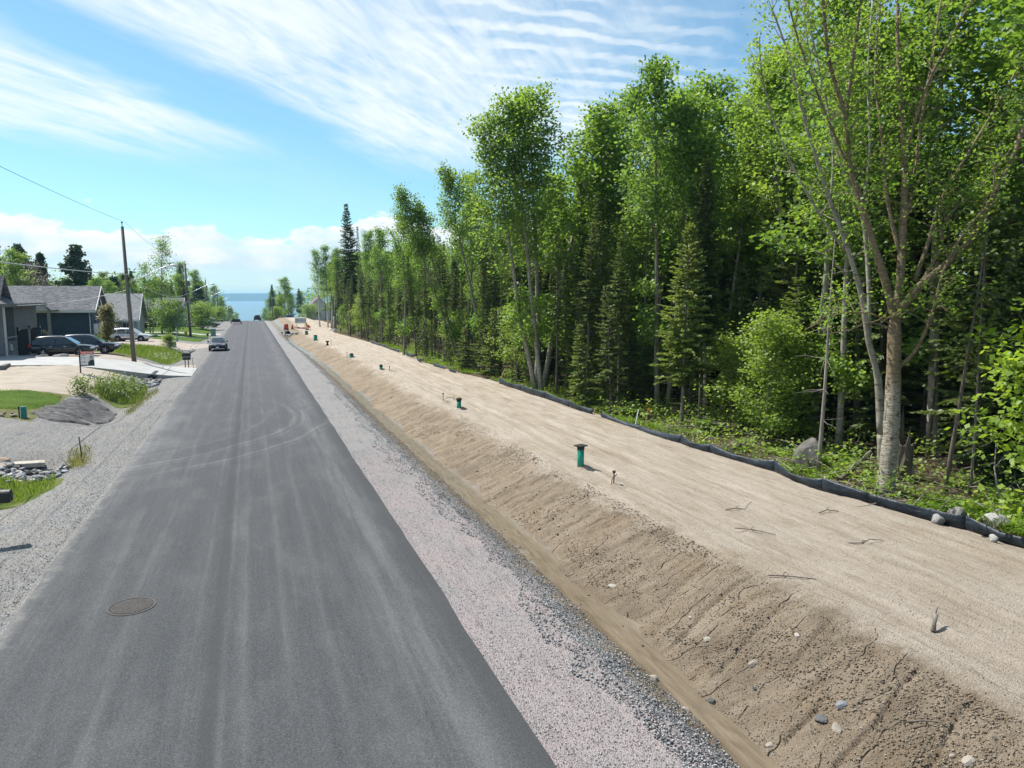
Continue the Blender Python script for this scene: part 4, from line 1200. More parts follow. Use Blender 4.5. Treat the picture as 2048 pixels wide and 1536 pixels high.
def limb_tree(name, label, limbs, bark, lmat, seed, per, leaf, twigs, minz):
    base_p = limbs[0][2][0]
    z0 = H1(base_p[0], base_p[1])
    t = thing(name, label, 'tree', (base_p[0], base_p[1], z0))
    o = np.array([base_p[0], base_p[1], z0])
    tb = MB(); lv = Leaves(seed); rng_ = np.random.default_rng(seed)
    for i, (r0, r1, pts) in enumerate(limbs):
        P = [np.array(p) - o for p in pts]
        Q = []
        for k in range(len(P) - 1):                       # Catmull-Rom through the joints
            p0, p1, p2, p3 = P[max(k - 1, 0)], P[k], P[k + 1], P[min(k + 2, len(P) - 1)]
            for u in (0, .33, .66):
                Q.append(.5 * ((2 * p1) + (-p0 + p2) * u + (2 * p0 - 5 * p1 + 4 * p2 - p3) * u ** 2 + (-p0 + 3 * p1 - 3 * p2 + p3) * u ** 3))
        Q.append(P[-1])
        n = len(Q)
        r1 = r1 * (1 if i == 0 else 1.35); r0 = r0 * (1 if i == 0 else .95)
        rads = [(r0 + (r1 - r0) * (k / (n - 1)) ** .8) * (1 + .07 * rng_.normal()) for k in range(n)]
        if i == 0: rads[0] *= 1.25; Q[0] = Q[0] - np.array([0, 0, .25])
        tb.tube(Q, rads, 12 if r0 > .1 else 7)
        if i == 0: continue
        for k in range(2, n):
            if Q[k][2] < minz and r0 > .035: continue
            for q in range(twigs + (2 if Q[k][2] > 8.5 else 0)):
                dd = rng_.normal(size=3); dd[2] = abs(dd[2]) * .7 + .25
                L_ = rng_.uniform(.5, 1.6)
                tw_ = wander(rng_, Q[k], dd, L_, 4, .22, .08)
                tb.tube(tw_, [min(rads[k] * .6, .022), .014, .010, .007, .004], 4, False)
                tn = rng_.uniform(.25, .8)
                for j in (2, 3, 4): lv.cluster(tw_[j], per, (.17, .17, .10), leaf, tn, .5)
    link('trunk', tb.mesh('trunk', bark), t); link('crown', lv.mesh('crown', lmat), t)
    return t


limb_tree('yellow_birch_tree', 'big yellow birch with thick peeling trunk and spreading limbs at the sand edge', BIRCH, M['bark_yellow'], M['leaf_birch'], 301, 8, .12, 1, 5.4)
limb_tree('yellow_birch_tree', 'slimmer forked birch rising left behind the big peeling birch', [(.17, .15, [(20.25, 19.1, -.4), (20.23, 19.15, .5), (20.21, 19.17, 1.1)])] + BIRCH2, M['bark_aspen'], M['leaf_birch'], 302, 8, .12, 1, 6)


def bare_stem(name, label, x, y, hgt, lean, r0, bark, seed, twigs, cat='tree', crown=None, group=None):
    rng_ = np.random.default_rng(seed)
    t = thing(name, label, cat, (x, y, H1(x, y)), 0, group)
    tb = MB(); pts = wander(rng_, (0, 0, -.2), (CR * lean / hgt, CRY * lean / hgt, 1), hgt, 8, .012, .0)
    tb.tube(pts, [max(.01, r0 * (1 - i / 9.5)) for i in range(9)], 8)
    for i in range(twigs):
        k = rng_.integers(1, 8); az = rng_.uniform(0, 6.28)
        bp = wander(rng_, pts[k], (math.cos(az), math.sin(az), -.2), rng_.uniform(.3, 1.1), 3, .15, -.04)
        tb.tube(bp, [.012, .009, .006, .003], 3, False)
    link('trunk', tb.mesh('trunk', bark), t)
    if crown:
        lv = Leaves(seed)
        for i in range(46):
            f = rng_.uniform(.5, 1) * 8; k = min(7, int(f)); q = np.array(pts[k]) + rng_.normal(size=3) * np.array([.5, .5, .2])
            lv.cluster(q, 12, (.3, .3, .14), .15, rng_.uniform(.2, .7))
        link('crown', lv.mesh('crown', crown), t)
    return t


bare_stem('dead_spruce', 'bare dead spruce pole standing in front of the big boulder', 18.4, 20.1, 8.4, .37, .085, M['bark_dead'], 401, 22)
bare_stem('spruce_tree', 'thin grey stem, nearer of the pair right of the big birch', 20.19, 16.61, 9.9, .56, .075, M['bark_dark'], 402, 22, crown=M['needles_mid'])
bare_stem('spruce_tree', 'thinnest grey stem right of the big birch', 20.75, 16.2, 8.6, .04, .05, M['bark'], 403, 24, crown=M['needles_mid'])
bare_stem('poplar_tree', 'crooked dark stem behind the bright beech sapling', 25.5, 30.2, 9.0, -.4, .13, M['bark_dark'], 404, 6, crown=M['leaf_birch'])

# trees on the left, behind the houses and down the street
left = [
    (('pine', 1), -31.5, 112, 14.0, 0, 1, 'white pine at the left edge of the picture behind the grey house'),
    (('pine', 1), -30.2, 122, 13.4, 0, .9, 'white pine between the edge pine and the yellow-green tree'),
    (('aspen', 4), -26.8, 105, 11.0, 0, 1.3, 'yellow-green leafy tree behind the grey house'),
    (('pine', 0), -28.5, 124, 12.4, 0, .8, 'dark pine behind the withered tree'),
    (('dead', 0), -25.2, 111, 10.2, 0, 1.1, 'brown withered tree over the blue house roof'),
    (('pine', 0), -23.6, 120, 13.4, 0, 1.15, 'broad dark white pine with tiered plumes over the blue house'),
    (('aspen', 4), -24.0, 137, 8.8, 0, 1.4, 'low leafy tree right of the broad white pine'),
    (('aspen', 3), -22.6, 141, 8.6, .2, 1.3, 'rounded leafy tree behind the blue house gable'),
    (('aspen', 2), -20.3, 147, 8.6, .2, 1.3, 'leafy tree left of the first utility pole, behind the roofs'),
    (('spruce', 3), -21.6, 150, 10.2, 0, 1, 'small pointed spruce over the light grey roof'),
    (('spruce', 3), -20.4, 152, 10.8, 0, 1.1, 'dark spruce just left of the first utility pole'),
    (('airy', 0), -13.3, 128, 14.6, .3, 1.0, 'tall airy poplar on the front lawns between two utility poles'),
    (('airy', 1), -15.0, 130, 11.0, .2, .9, 'lower poplar beside the tall airy one'),
    (('bush', 0), -11.6, 123.5, 4.9, 0, 1.0, 'dense green bush under the tall airy poplar'),
    (('bush', 0), -8.6, 152, 4.8, 0, 1.2, 'wide bush by the second utility pole'),
    (('bush', 1), -9.4, 93.5, 1.5, 0, 1.2, 'little rounded shrub in the bright grass beyond the first pole'),
    (('bush', 1), -15.3, 88.6, 1.3, 0, 1.3, 'low shrub beside the blue house garage'),
]
for i, (key, x, y, hg, ln, wd, lab) in enumerate(left):
    plant(key, x, y, hg, lab, None, i * 2.1 + .5, ln, wd)
tm = broadleaf(230, 4.3, .12, .9, 22, .15, 22, M['bark'], M['leaf_autumn'], 1, spread=(25, 60), sig=.2, r0=.04)
V['copper', 0] = tm; NAMES['copper'] = ('ornamental_tree', 'tree')
plant(('copper', 0), -13.9, 84.8, 4.5, 'small yellow and copper leaved tree by the blue house corner', None, 0, 0, 1.1)

for k in range(44):                                         # the far row behind the roofs
    y = 168 + rng.uniform(0, 55); x = -33 + k * .52 + rng.normal() * .8
    x *= y / 175
    key = [('aspen', 2), ('aspen', 4), ('aspen', 0), ('spruce', 3), ('spruce', 0), ('pine', 1)][k % 6]
    if x > -10: continue
    plant(key, x, y, rng.uniform(8, 11.5), 'tree in the row beyond the roofs across the street', 'trees beyond the house roofs', rng.uniform(0, 6), 0, 1.2)
for k in range(34):                                        # left side of the street, beyond the crest
    y = 202 + k * 11; x = -12.3 - 3.2 * (k % 4) - rng.uniform(0, 2) + (y - 200) * .009
    key = [('aspen', 4), ('spruce', 0), ('aspen', 2), ('bush', 0)][k % 4]
    hh_ = {'bush': 8.5}.get(key[0], 14 + rng.uniform(-2, 2))
    plant(key, x, y, hh_, 'tree lining the left side of the street where it drops away', 'street trees going downhill on the left', rng.uniform(0, 6), 0, 1.25)
for k in range(22):                                         # right side beyond the crest
    y = 256 + k * 15; x = 9.0 + 3.4 * (k % 4) + rng.uniform(0, 2) - (y - 262) * .011
    key = [('aspen', 4), ('aspen', 2), ('spruce', 0), ('aspen', 0)][k % 4]
    plant(key, x, y, 13.5 + rng.uniform(-2, 1.5), 'tree lining the right side of the street where it drops away', 'street trees going downhill on the right', rng.uniform(0, 6), 0, 1.3)
plant(('spruce', 3), 7.6, 292, 15.2, 'tall dark spruce right of the distant road crest', None, .4, 0, .95)
plant(('spruce', 3), 10.6, 300, 13.2, 'second dark spruce behind the tall one by the distant crest', None, 1.4, 0, .9)
plant(('aspen', 4), 10.4, 270, 9.6, 'round leafy tree right of the distant dark spruce', None, 2.4, 0, 1.4)
plant(('aspen', 2), 14.5, 275, 10.2, 'leafy tree between the distant spruces and the far white house', None, 3.4, 0, 1.4)
plant(('bush', 0), 16.8, 233, 4.6, 'bush beside the far white house', None, .4, 0, 1.2)
plant(('bush', 0), 7.6, 246, 4.2, 'bush under the distant dark spruce', None, 1.4, 0, 1.2)
plant(('bush', 0), -8.6, 212, 3.6, 'low bush on the left verge at the crest', None, 2.4, 0, 1.3)


# ------------------------------------------------------------------ ground cover and the wood behind
def stuff(o, label=None): return tag(o, label, None, None, 'stuff')


def blades(name, pts, hgt, width, mat, label, seed, n_per=1, curve=.35):
    rng_ = np.random.default_rng(seed); lv = Leaves(seed)
    P = np.repeat(np.asarray(pts), n_per, 0); n = len(P)
    P = P + np.concatenate([rng_.normal(size=(n, 2)) * .09, np.zeros((n, 1))], 1)
    hh_ = hgt * rng_.uniform(.45, 1.2, n)
    A = rng_.normal(size=(n, 3)) * curve; A[:, 2] = 1; A *= hh_[:, None]
    B = rng_.normal(size=(n, 3)); B[:, 2] = 0; B /= np.linalg.norm(B, axis=1)[:, None]; B *= width
    lv.blades(P, A, B, rng_.uniform(.1, .95, n))
    return stuff(link(name, lv.mesh(name, mat)), label)


def scatter(n, xr, yr, seed, poly=None, thr=None, sc=.8):
    rng_ = np.random.default_rng(seed)
    X = rng_.uniform(xr[0], xr[1], n); Y = rng_.uniform(yr[0], yr[1], n)
    if thr is not None:
        k = fbm(X * sc, Y * sc, seed, 3) > thr; X, Y = X[k], Y[k]
    return np.stack([X, Y, h(X, Y)], 1)


def fern_field(name, pts, size, mat, label, seed):
    rng_ = np.random.default_rng(seed); lv = Leaves(seed)
    P_, A_, B_, T_ = [], [], [], []
    for p in pts:
        nf = rng_.integers(5, 8); tone = rng_.uniform(.2, .85); s = size * rng_.uniform(.6, 1.25)
        for i in range(nf):
            az = i * 6.28 / nf + rng_.uniform(-.4, .4)
            out = np.array([math.cos(az), math.sin(az), 0.]); side = np.array([-out[1], out[0], 0.])
            el = rng_.uniform(.6, 1.1)
            for j in range(6):
                f = (j + .6) / 6
                q = p + out * s * f * math.cos(el * (1 - f * .6)) + np.array([0, 0, s * (math.sin(el) * f - .55 * f * f)])
                w = s * .30 * (1 - f) ** .8 + .02
                for sg in (-1, 1):
                    P_.append(q); A_.append(side * sg * w + out * w * .35 + np.array([0, 0, -.12 * w])); B_.append(out * s * .055 + np.array([0, 0, .01])); T_.append(np.clip(tone + rng_.normal() * .1, 0, 1))
    lv.blades(P_, A_, B_, T_)
    return stuff(link(name, lv.mesh(name, mat)), label)


def edge_pts(n, y0, y1, d0, d1, seed, thr=None, power=1.6):
    rng_ = np.random.default_rng(seed)
    Y = rng_.uniform(y0, y1, n); X = b4(Y) + d0 + (d1 - d0) * rng_.random(n) ** power
    if thr is not None:
        k = fbm(X * .55, Y * .45, seed, 3) > thr; X, Y = X[k], Y[k]
    return np.stack([X, Y, h(X, Y)], 1)


fern_field('ferns', edge_pts(900, 28, 95, .2, 4.5, 801, -.04), .62, M['fern'], 'bright green ferns and grass behind the silt fence', 801)
fern_field('ferns', np.concatenate([edge_pts(260, 10, 15.6, .7, 4.8, 802), edge_pts(150, 15, 32, .5, 5, 803, -.02)]), .62, M['fern'], 'fern clumps by the boulders at the near end of the fence', 802)
blades('undergrowth_grass', edge_pts(9000, 28, 95, .15, 3.6, 804, -.02), .42, .022, M['grass'], 'lush bright grass along the foot of the wood', 804)
blades('undergrowth_grass', edge_pts(1800, 9, 28, .25, 4, 805, .08), .34, .018, M['grass'], 'sparse grass among the brush at the near end of the wood', 805)
lv = Leaves(806)
for p in np.concatenate([edge_pts(330, 9, 34, .5, 9, 806, None, 1.2), edge_pts(380, 30, 140, .6, 9, 807, None, 1.2)]):
    lv.cluster(p + np.array([0, 0, .35 + .3 * lv.rng.random()]), 16, (.3, .3, .2), .15, lv.rng.uniform(.1, .8), .8)
stuff(link('undergrowth', lv.mesh('undergrowth', M['leaf_sapling'])), 'low leafy undergrowth on the floor of the wood')
# dead sticks on the forest floor
mb = MB(); rng_ = np.random.default_rng(810)
for p in np.concatenate([edge_pts(260, 9, 30, .35, 6, 810, None, 1.3), edge_pts(150, 30, 90, .4, 4, 811)]):
    az = rng_.uniform(0, 6.28); L_ = rng_.uniform(.4, 2.2)
    bp = wander(rng_, p + np.array([0, 0, rng_.uniform(.02, .3)]), (math.cos(az), math.sin(az), rng_.uniform(-.1, .25)), L_, 4, .12, -.03)
    r_ = rng_.uniform(.006, .022); mb.tube(bp, [r_, r_ * .9, r_ * .75, r_ * .5, r_ * .25], 4, False)
stuff(mb.build('fallen_sticks', M['bark_dead']), 'tangle of dead grey sticks on the floor of the wood')
# the wood goes on behind as one mass
lv = Leaves(820); r2 = np.random.default_rng(820)
for i in range(4200):
    y = r2.uniform(0, 215); x = r2.uniform(31, 50) if y < 120 else r2.uniform(26, 46)
    if math.atan2(x, y) > R(64): continue
    z = H0(x, y) + .2 + 13.5 * r2.random() ** 1.25
    lv.cluster((x, y, z), 26, (1.0, 1.0, .9), .62, r2.uniform(.05, .6), .4)
stuff(link('wood_interior', lv.mesh('wood_interior', M['needles_mid'])), 'dark mass of foliage deep inside the wood')
for k_, (xa, xb, ya, yb, n_, hz) in enumerate(((-260, -22, 235, 330, 2200, 14), (20, 320, 240, 330, 1800, 14), (-90, -36, 120, 235, 420, 9))):
    lv = Leaves(830 + k_); r2 = np.random.default_rng(830 + k_)
    for i in range(n_):
        x = r2.uniform(xa, xb); y = r2.uniform(ya, yb)
        z = H0(x, y) + hz * r2.random() ** .8
        lv.cluster((x, y, z), 34, (1.5, 1.5, 1.1), .8, r2.uniform(.1, .9), .5)
    stuff(link('far_wood', lv.mesh('far_wood', M['leaf_aspen'])), ['far wood beyond the houses on the left', 'far wood beyond the end of the tree line', 'woodland edge behind the back gardens'][k_])

# left-hand grass and weeds
def poly_pts(n, poly, seed):
    rng_ = np.random.default_rng(seed); a = np.array(poly); out = []
    x0, y0 = a.min(0); x1, y1 = a.max(0)
    while len(out) < n:
        x, y = rng_.uniform(x0, x1), rng_.uniform(y0, y1); c = False; j = len(a) - 1
        for i in range(len(a)):
            if (a[i][1] > y) != (a[j][1] > y) and x < (a[j][0] - a[i][0]) * (y - a[i][1]) / (a[j][1] - a[i][1]) + a[i][0]: c = not c
            j = i
        if c: out.append((x, y))
    o = np.array(out); return np.stack([o[:, 0], o[:, 1], h(o[:, 0], o[:, 1])], 1)


blades('grass_tufts', poly_pts(5200, [(-7.4, 74.5), (-11.6, 74.6), (-15.3, 80), (-16.3, 88), (-9, 91.5), (-7.2, 91)], 840), .34, .022, M['grass'], 'tall bright grass beside the brown gravel drive', 840)
blades('grass_tufts', poly_pts(2600, [(-6.5, 49), (-9.4, 49), (-9.2, 53.5), (-8.2, 56.4), (-7.0, 56.6)], 841), .40, .018, M['weeds'], 'rough grass in the ditch below the sandy yard', 841)
blades('grass_tufts', poly_pts(700, [(-6.1, 43), (-6.5, 43), (-6.8, 49), (-6.2, 54), (-5.8, 52)], 847), .22, .014, M['dry_grass'], 'thin grass along the ditch lip', 847)
blades('grass_tufts', poly_pts(2600, [(-6.2, 26.4), (-6.6, 28.6), (-8.6, 29.2), (-12, 29), (-12, 26), (-8, 25.8)], 842), .26, .013, M['grass'], 'grass in the rocky swale at the left edge', 842)
blades('grass_tufts', poly_pts(420, [(-5.7, 29), (-6.1, 29), (-6.9, 32), (-6.2, 32.4)], 843), .28, .012, M['dry_grass'], 'dry tufts by the rusty rod', 843)
blades('lawn_grass', poly_pts(9000, [(-10.0, 46.5), (-12.5, 47.7), (-20, 47.4), (-20, 40.8), (-11.0, 41.3), (-10.0, 43)], 844), .09, .012, M['grass'], 'short mown lawn above the black fabric', 844)
lv = Leaves(845)
for p in np.concatenate([poly_pts(46, [(-7.0, 49.5), (-9.0, 49.2), (-9.2, 53.0), (-8.0, 56.2), (-7.2, 55)], 845), poly_pts(10, [(-9.5, 47.2), (-9.9, 49.0), (-9.0, 49.2)], 846)]):
    for k in range(4): lv.cluster(p + np.array([0, 0, .2 + .22 * k]), 16, (.22, .22, .1), .13, lv.rng.uniform(.2, .9), .7)
stuff(link('weeds', lv.mesh('weeds', M['weeds'])), 'leafy weeds with pale heads in the ditch before the driveway')
lv = Leaves(848)
for p in np.concatenate([poly_pts(26, [(-7.6, 75), (-9.2, 76), (-8.4, 84), (-7.2, 84)], 848), poly_pts(5, [(-7.6, 50), (-8.6, 50), (-8, 55)], 849)]):
    lv.cluster(p + np.array([0, 0, .45]), 10, (.2, .2, .12), .07, .9, 1.5)
M['white_flower'] = leaf_mat('white_weed_flowers', (.5, .52, .45), (.62, .63, .57), (.7, .7, .66), .2)
stuff(link('flower_heads', lv.mesh('flower_heads', M['white_flower'])), 'small white flower heads among the ditch weeds')


# ------------------------------------------------------------------ stones
def rock_mesh(name, seed, mat, sub=2, rough=.28, flat=.75, cuts=6):
    import bmesh
    bm = bmesh.new(); bmesh.ops.create_icosphere(bm, subdivisions=sub, radius=1)
    rng_ = np.random.default_rng(seed)
    pl = [(Vector(rng_.normal(size=3)).normalized(), rng_.uniform(.5, .82)) for _ in range(cuts * 2)]
    st_ = Vector(rng_.uniform(.8, 1.25, 3))
    for v in bm.verts:
        co = v.co.copy()
        for n_, d_ in pl:
            e = co.dot(n_) - d_
            if e > 0: co -= n_ * e * .9
        k = 1 + rough * .4 * float(fbm(np.array([co.x * 2.1 + seed]), np.array([co.y * 2.1 + co.z * 1.7]), seed, 3)[0])
        co *= k
        v.co = Vector((co.x * st_.x, co.y * st_.y, co.z * st_.z * flat))
    me = bpy.data.meshes.new(name); bm.to_mesh(me); bm.free(); me.materials.append(mat)
    return me


ROCK = {m_: [rock_mesh('stone', 900 + k, M[m_], 2) for k in range(4)] for m_ in ('rock_pale', 'rock_blue', 'rock_dark', 'rock_pink')}
def stone(x, y, r, mat, label=None, group='stones lying on the ditch slope', cat='stone', parent=None, sink=.85, k=None, name='stone', zz=None):
    me = ROCK[mat][(k if k is not None else int(abs(x * 13 + y * 7))) % 4]
    o = link(name, me, parent)
    z = (H1(x, y) if zz is None else zz) + r * (.75 - sink) * .75
    o.location = Vector((x, y, z)) - (parent.location if parent else Vector())
    o.scale = (r, r * .8, r * .75); o.rotation_euler = (.2 * math.sin(x * 9), .2 * math.cos(y * 7), x * 5 + y)
    if label: tag(o, label, cat, group)
    return o


for x, y, r, mt, lab in [
    (8.10, 10.15, .13, 'rock_pale', 'large white stone halfway up the ditch slope'),
    (7.94, 11.31, .09, 'rock_pale', 'pale stone upslope from the pinched part of the silt stream'),
    (7.60, 14.56, .12, 'rock_pale', 'white oblong stone at the stream edge near the tall green pipe'),
    (7.05, 9.84, .11, 'rock_dark', 'dark grey stone lying in the silt stream'),
    (7.13, 8.49, .08, 'rock_pale', 'small tan stone at the near end of the silt stream'),
    (7.99, 8.42, .13, 'rock_dark', 'dark angular stone at the foot of the near slope'),
    (8.40, 8.41, .12, 'rock_blue', 'grey angular stone above the dark one on the near slope'),
    (8.01, 8.12, .12, 'rock_pale', 'round white stone on the near slope'),
    (8.80, 6.59, .13, 'rock_pale', 'pale stone nearest the bottom right of the slope'),
    (9.07, 10.20, .09, 'rock_pale', 'pale stone on the brow of the slope'),
    (6.45, 10.75, .12, 'rock_pale', 'long pale stone on the road side of the silt stream'),
    (6.42, 9.7, .10, 'rock_pale', 'flat pale stone below the long one on the road side of the stream')]:
    stone(x, y, r, mt, lab)
rng_ = np.random.default_rng(910)
for i in range(46):
    y = 6 + 30 * rng_.random() ** 1.7; x = rng_.uniform(7.3, 9.4)
    stone(x, y, rng_.uniform(.025, .055), 'rock_pale' if rng_.random() < .7 else 'rock_dark', 'small stone scattered on the brown ditch slope', 'small stones scattered on the ditch slope')
for i in range(12):
    y = 7 + 20 * rng_.random(); x = rng_.uniform(6.6, 7.1)
    stone(x, y, rng_.uniform(.02, .035), 'rock_dark', 'small dark pebble lying in the silt stream', 'dark pebbles in the silt stream')
big = rock_mesh('boulder', 950, M['rock_boulder'], 3, .35, .95, 6)
big2 = rock_mesh('boulder', 951, M['rock_grey'], 3, .3, .9, 5)
o = tag(link('boulder', big), 'big grey granite boulder behind the silt fence, leaning to a blunt point', 'boulder'); o.location = (18.85, 21.1, H1(18.85, 21.1) + .38); o.scale = (.72, .62, .95); o.rotation_euler = (0, .12, 1.2)
for x, y, r, mt, lab in [(17.95, 14.35, .36, 'rock_grey', 'rounded boulder left of the two behind the near fence stake'), (18.4, 13.6, .34, 'rock_grey', 'rounded boulder right of the two behind the near fence stake'), (17.05, 12.6, .17, 'rock_grey', 'small rounded stone on the sand in front of the fence'), (16.95, 14.1, .24, 'rock_grey', 'flat stone half buried in sand against the fence')]:
    o = tag(link('boulder', big2), lab, 'boulder', 'boulders by the fence'); o.location = (x, y, H1(x, y) + r * .35); o.scale = (r, r * .8, r * .62); o.rotation_euler = (0, 0, x * 3)


def riprap(label, pts_fn, n, rmin, rmax, seed, loc, mats=('rock_blue', 'rock_blue', 'rock_pale', 'rock_dark')):
    rng_ = np.random.default_rng(seed); t = thing('rock_heap', label, 'rock heap', loc, 0, 'rock heaps in the ditch')
    for i in range(n):
        x, y = pts_fn(rng_); stone(x, y, rng_.uniform(rmin, rmax), mats[rng_.integers(4)], parent=t, k=i, sink=rng_.uniform(0, .5))
    return t


riprap('broken grey rocks lining the swale beside the rusty rod', lambda r_: (r_.uniform(-8.6, -6.35), r_.uniform(28.7, 30.9)), 120, .07, .15, 960, (-7.5, 29.8, H1(-7.5, 29.8)))
riprap('grey rocks round the pipe end under the concrete driveway', lambda r_: (r_.uniform(-7.7, -6.3), r_.uniform(56.3, 59.6)), 80, .09, .18, 961, (-7, 58, H1(-7, 58)))
riprap('grey rocks in the ditch beyond the two newspaper boxes', lambda r_: (r_.uniform(-8.2, -6.3), r_.uniform(91, 95)), 80, .11, .22, 962, (-7, 93, H1(-7, 93)))
riprap('row of rocks edging the lawn by the green box', lambda r_: (r_.uniform(-13.5, -10.4), r_.uniform(40.0, 40.8)), 34, .09, .18, 963, (-11.5, 40.4, H1(-11.5, 40.4)), ('rock_blue', 'rock_pale', 'rock_pink', 'rock_blue'))
riprap('pale rocks round the far culvert mouth', lambda r_: (r_.uniform(5.0, 7.6), r_.uniform(132, 135)), 70, .12, .26, 964, (6.2, 133, H1(6.2, 133)))
stone(-8.62, 30.45, .30, 'rock_pink', 'rounded tan boulder, larger of the two beside the flat slab', 'boulders in the left swale', 'boulder', name='boulder')
stone(-8.85, 31.35, .26, 'rock_pink', 'tan boulder behind the larger one at the left picture edge', 'boulders in the left swale', 'boulder', name='boulder')
o = MB().box((0, 0, 0), (.95, .42, .16), 0, .03).build('flat_stone', M['rock_pale']); tag(o, 'flat pale stone slab beside the tan boulders', 'stone slab'); o.location = (-7.95, 31.15, H1(-7.95, 31.15) + .10); o.rotation_euler = (.05, .06, .25)


def pebbles(name, X, Y, smin, smax, mat, label, seed, rise=.15):
    rng_ = np.random.default_rng(seed); n = len(X)
    base_v = np.array([(1, 0, 0), (0, 1, 0), (-1, 0, 0), (0, -1, 0), (0, 0, .7), (0, 0, -.5)], float)
    F0 = np.array([(0, 1, 4), (1, 2, 4), (2, 3, 4), (3, 0, 4), (1, 0, 5), (2, 1, 5), (3, 2, 5), (0, 3, 5)])
    s = rng_.uniform(smin, smax, n) ; az = rng_.uniform(0, 6.28, n)
    Vv = base_v[None] * rng_.uniform(.6, 1.3, (n, 6, 3)); Vv[..., 2] *= .8
    c, s_n = np.cos(az)[:, None], np.sin(az)[:, None]
    x = Vv[..., 0] * c - Vv[..., 1] * s_n; y = Vv[..., 0] * s_n + Vv[..., 1] * c
    P = np.stack([x * s[:, None] + X[:, None], y * s[:, None] + Y[:, None], Vv[..., 2] * s[:, None] + (h(X, Y) + s * rise)[:, None]], -1).reshape(-1, 3)
    F = (F0[None] + (np.arange(n) * 6)[:, None, None]).reshape(-1, 3)
    return stuff(link(name, mesh_np(name, P, F, mat, False, np.repeat(rng_.random(n), 8))), label)


def tone_rock(name, a, b_, c):
    m_, gg, b = new_mat(name, .9, .2)
    at = gg.node('ShaderNodeAttribute', attribute_name='tone').outputs['Fac']
    gg.L.new(gg.ramp(at, [(.1, a), (.5, b_), (.95, c)]), b.inputs['Base Color'])
    return m_


M['peb_dark'] = tone_rock('crushed_stone', (.06, .061, .065), (.18, .18, .184), (.40, .395, .39))
M['peb_soil'] = tone_rock('soil_crumbs', (.09, .068, .047), (.17, .132, .094), (.36, .31, .25))
M['peb_sand'] = tone_rock('sand_crumbs', (.15, .115, .085), (.30, .245, .19), (.42, .36, .30))
M['peb_grey'] = tone_rock('grey_chips', (.10, .10, .10), (.25, .248, .243), (.42, .415, .405))
M['peb_pink'] = tone_rock('shoulder_chips', (.13, .118, .118), (.33, .30, .295), (.50, .46, .455))
r3 = np.random.default_rng(970)
Y = 7 + 43 * r3.random(9000) ** 2.0; f = r3.random(9000)
pebbles('bank_gravel', b1(Y) - .5 + f ** 1.6 * (b2(Y) - b1(Y) + .5), Y, .008, .030, M['peb_dark'], 'loose crushed stone spilling down the ditch bank', 971)
Y = 5.5 + 34 * r3.random(16000) ** 1.9
pebbles('slope_crumbs', b3(Y) + (9.9 - b3(Y)) * r3.random(16000) ** .9, Y, .005, .018, M['peb_soil'], 'crumbs of soil and little stones on the ditch slope', 972, -.1)
Y = 6 + 30 * r3.random(11000) ** 1.6; X = 7.2 + 2.7 * r3.random(11000)
k = fbm(X * .9, Y * .7, 88, 3) > .09
M['peb_clod'] = tone_rock('clod_soil', (.10, .077, .053), (.165, .128, .09), (.24, .195, .145))
pebbles('soil_clods', X[k], Y[k], .010, .036, M['peb_clod'], 'clods of brown soil in patches on the ditch slope', 976, -.22)
Y = 6 + 34 * r3.random(3000) ** 1.7
pebbles('sand_crumbs', 9.6 + 7 * r3.random(3000), Y, .005, .017, M['peb_sand'], 'crumbs of dried soil on the sand', 973)
Y = 6.5 + 22 * r3.random(12000) ** 1.8
pebbles('shoulder_chips', b0(Y) + .02 + (b1(Y) - b0(Y)) * r3.random(12000), Y, .006, .016, M['peb_pink'], 'loose chips on the pinkish shoulder', 974)
Y = 13 + 34 * r3.random(12000) ** 1.5; X = -4.45 - 5 * r3.random(12000) ** 1.4
pebbles('verge_gravel', X, Y, .008, .022, M['peb_grey'], 'loose grey gravel on the left verge', 975)

# ------------------------------------------------------------------ things on the sand
M['pvc'] = plain('green_pvc', (.005, .27, .175), .38, 0, .5, .06)
M['black'] = plain('black_plastic', (.022, .021, .02), .55, 0, .4)
M['rust'] = plain('rusty_steel', (.055, .035, .025), .8, .3, .3, .3, 20)
M['wood'] = plain('raw_lumber', (.42, .31, .19), .8, 0, .2, .2, 10)
M['orange'] = plain('orange_plastic', (.62, .11, .03), .55)
M['barrel'] = plain('faded_orange_red_plastic', (.40, .07, .035), .6)
M['yellow'] = plain('yellow_plastic', (.62, .40, .02), .5)
M['white'] = plain('white_paint', (.74, .74, .72), .5)
M['redpaint'] = plain('red_sign', (.62, .045, .03), .5)


def mound(name, x, y, r, hh_, mat, parent=None, seed=0):
    V_ = []; F_ = []; n, m = 18, 6
    for i in range(m + 1):
        rr_ = r * i / m
        for k in range(n):
            a = 2 * PI * k / n; w = rr_ * (1 + .3 * float(fbm(np.array([math.cos(a) * 1.3 + seed]), np.array([math.sin(a) * 1.3]), seed, 3)[0]))
            px_, py_ = x + w * math.cos(a), y + w * math.sin(a)
            V_.append((px_, py_, H1(px_, py_) + (hh_ * (1 - (i / m) ** 2) ** 1.3 if i < m else -.02) + .02 * float(fbm(np.array([px_ * 9]), np.array([py_ * 9]), seed, 3)[0])))
    for i in range(m):
        for k in range(n): F_.append((i * n + k, (i + 1) * n + k, (i + 1) * n + (k + 1) % n, i * n + (k + 1) % n))
    mb = MB().add([Vector(v) - (parent.location if parent else Vector()) for v in V_], F_, True)
    return mb.build(name, mat, parent)


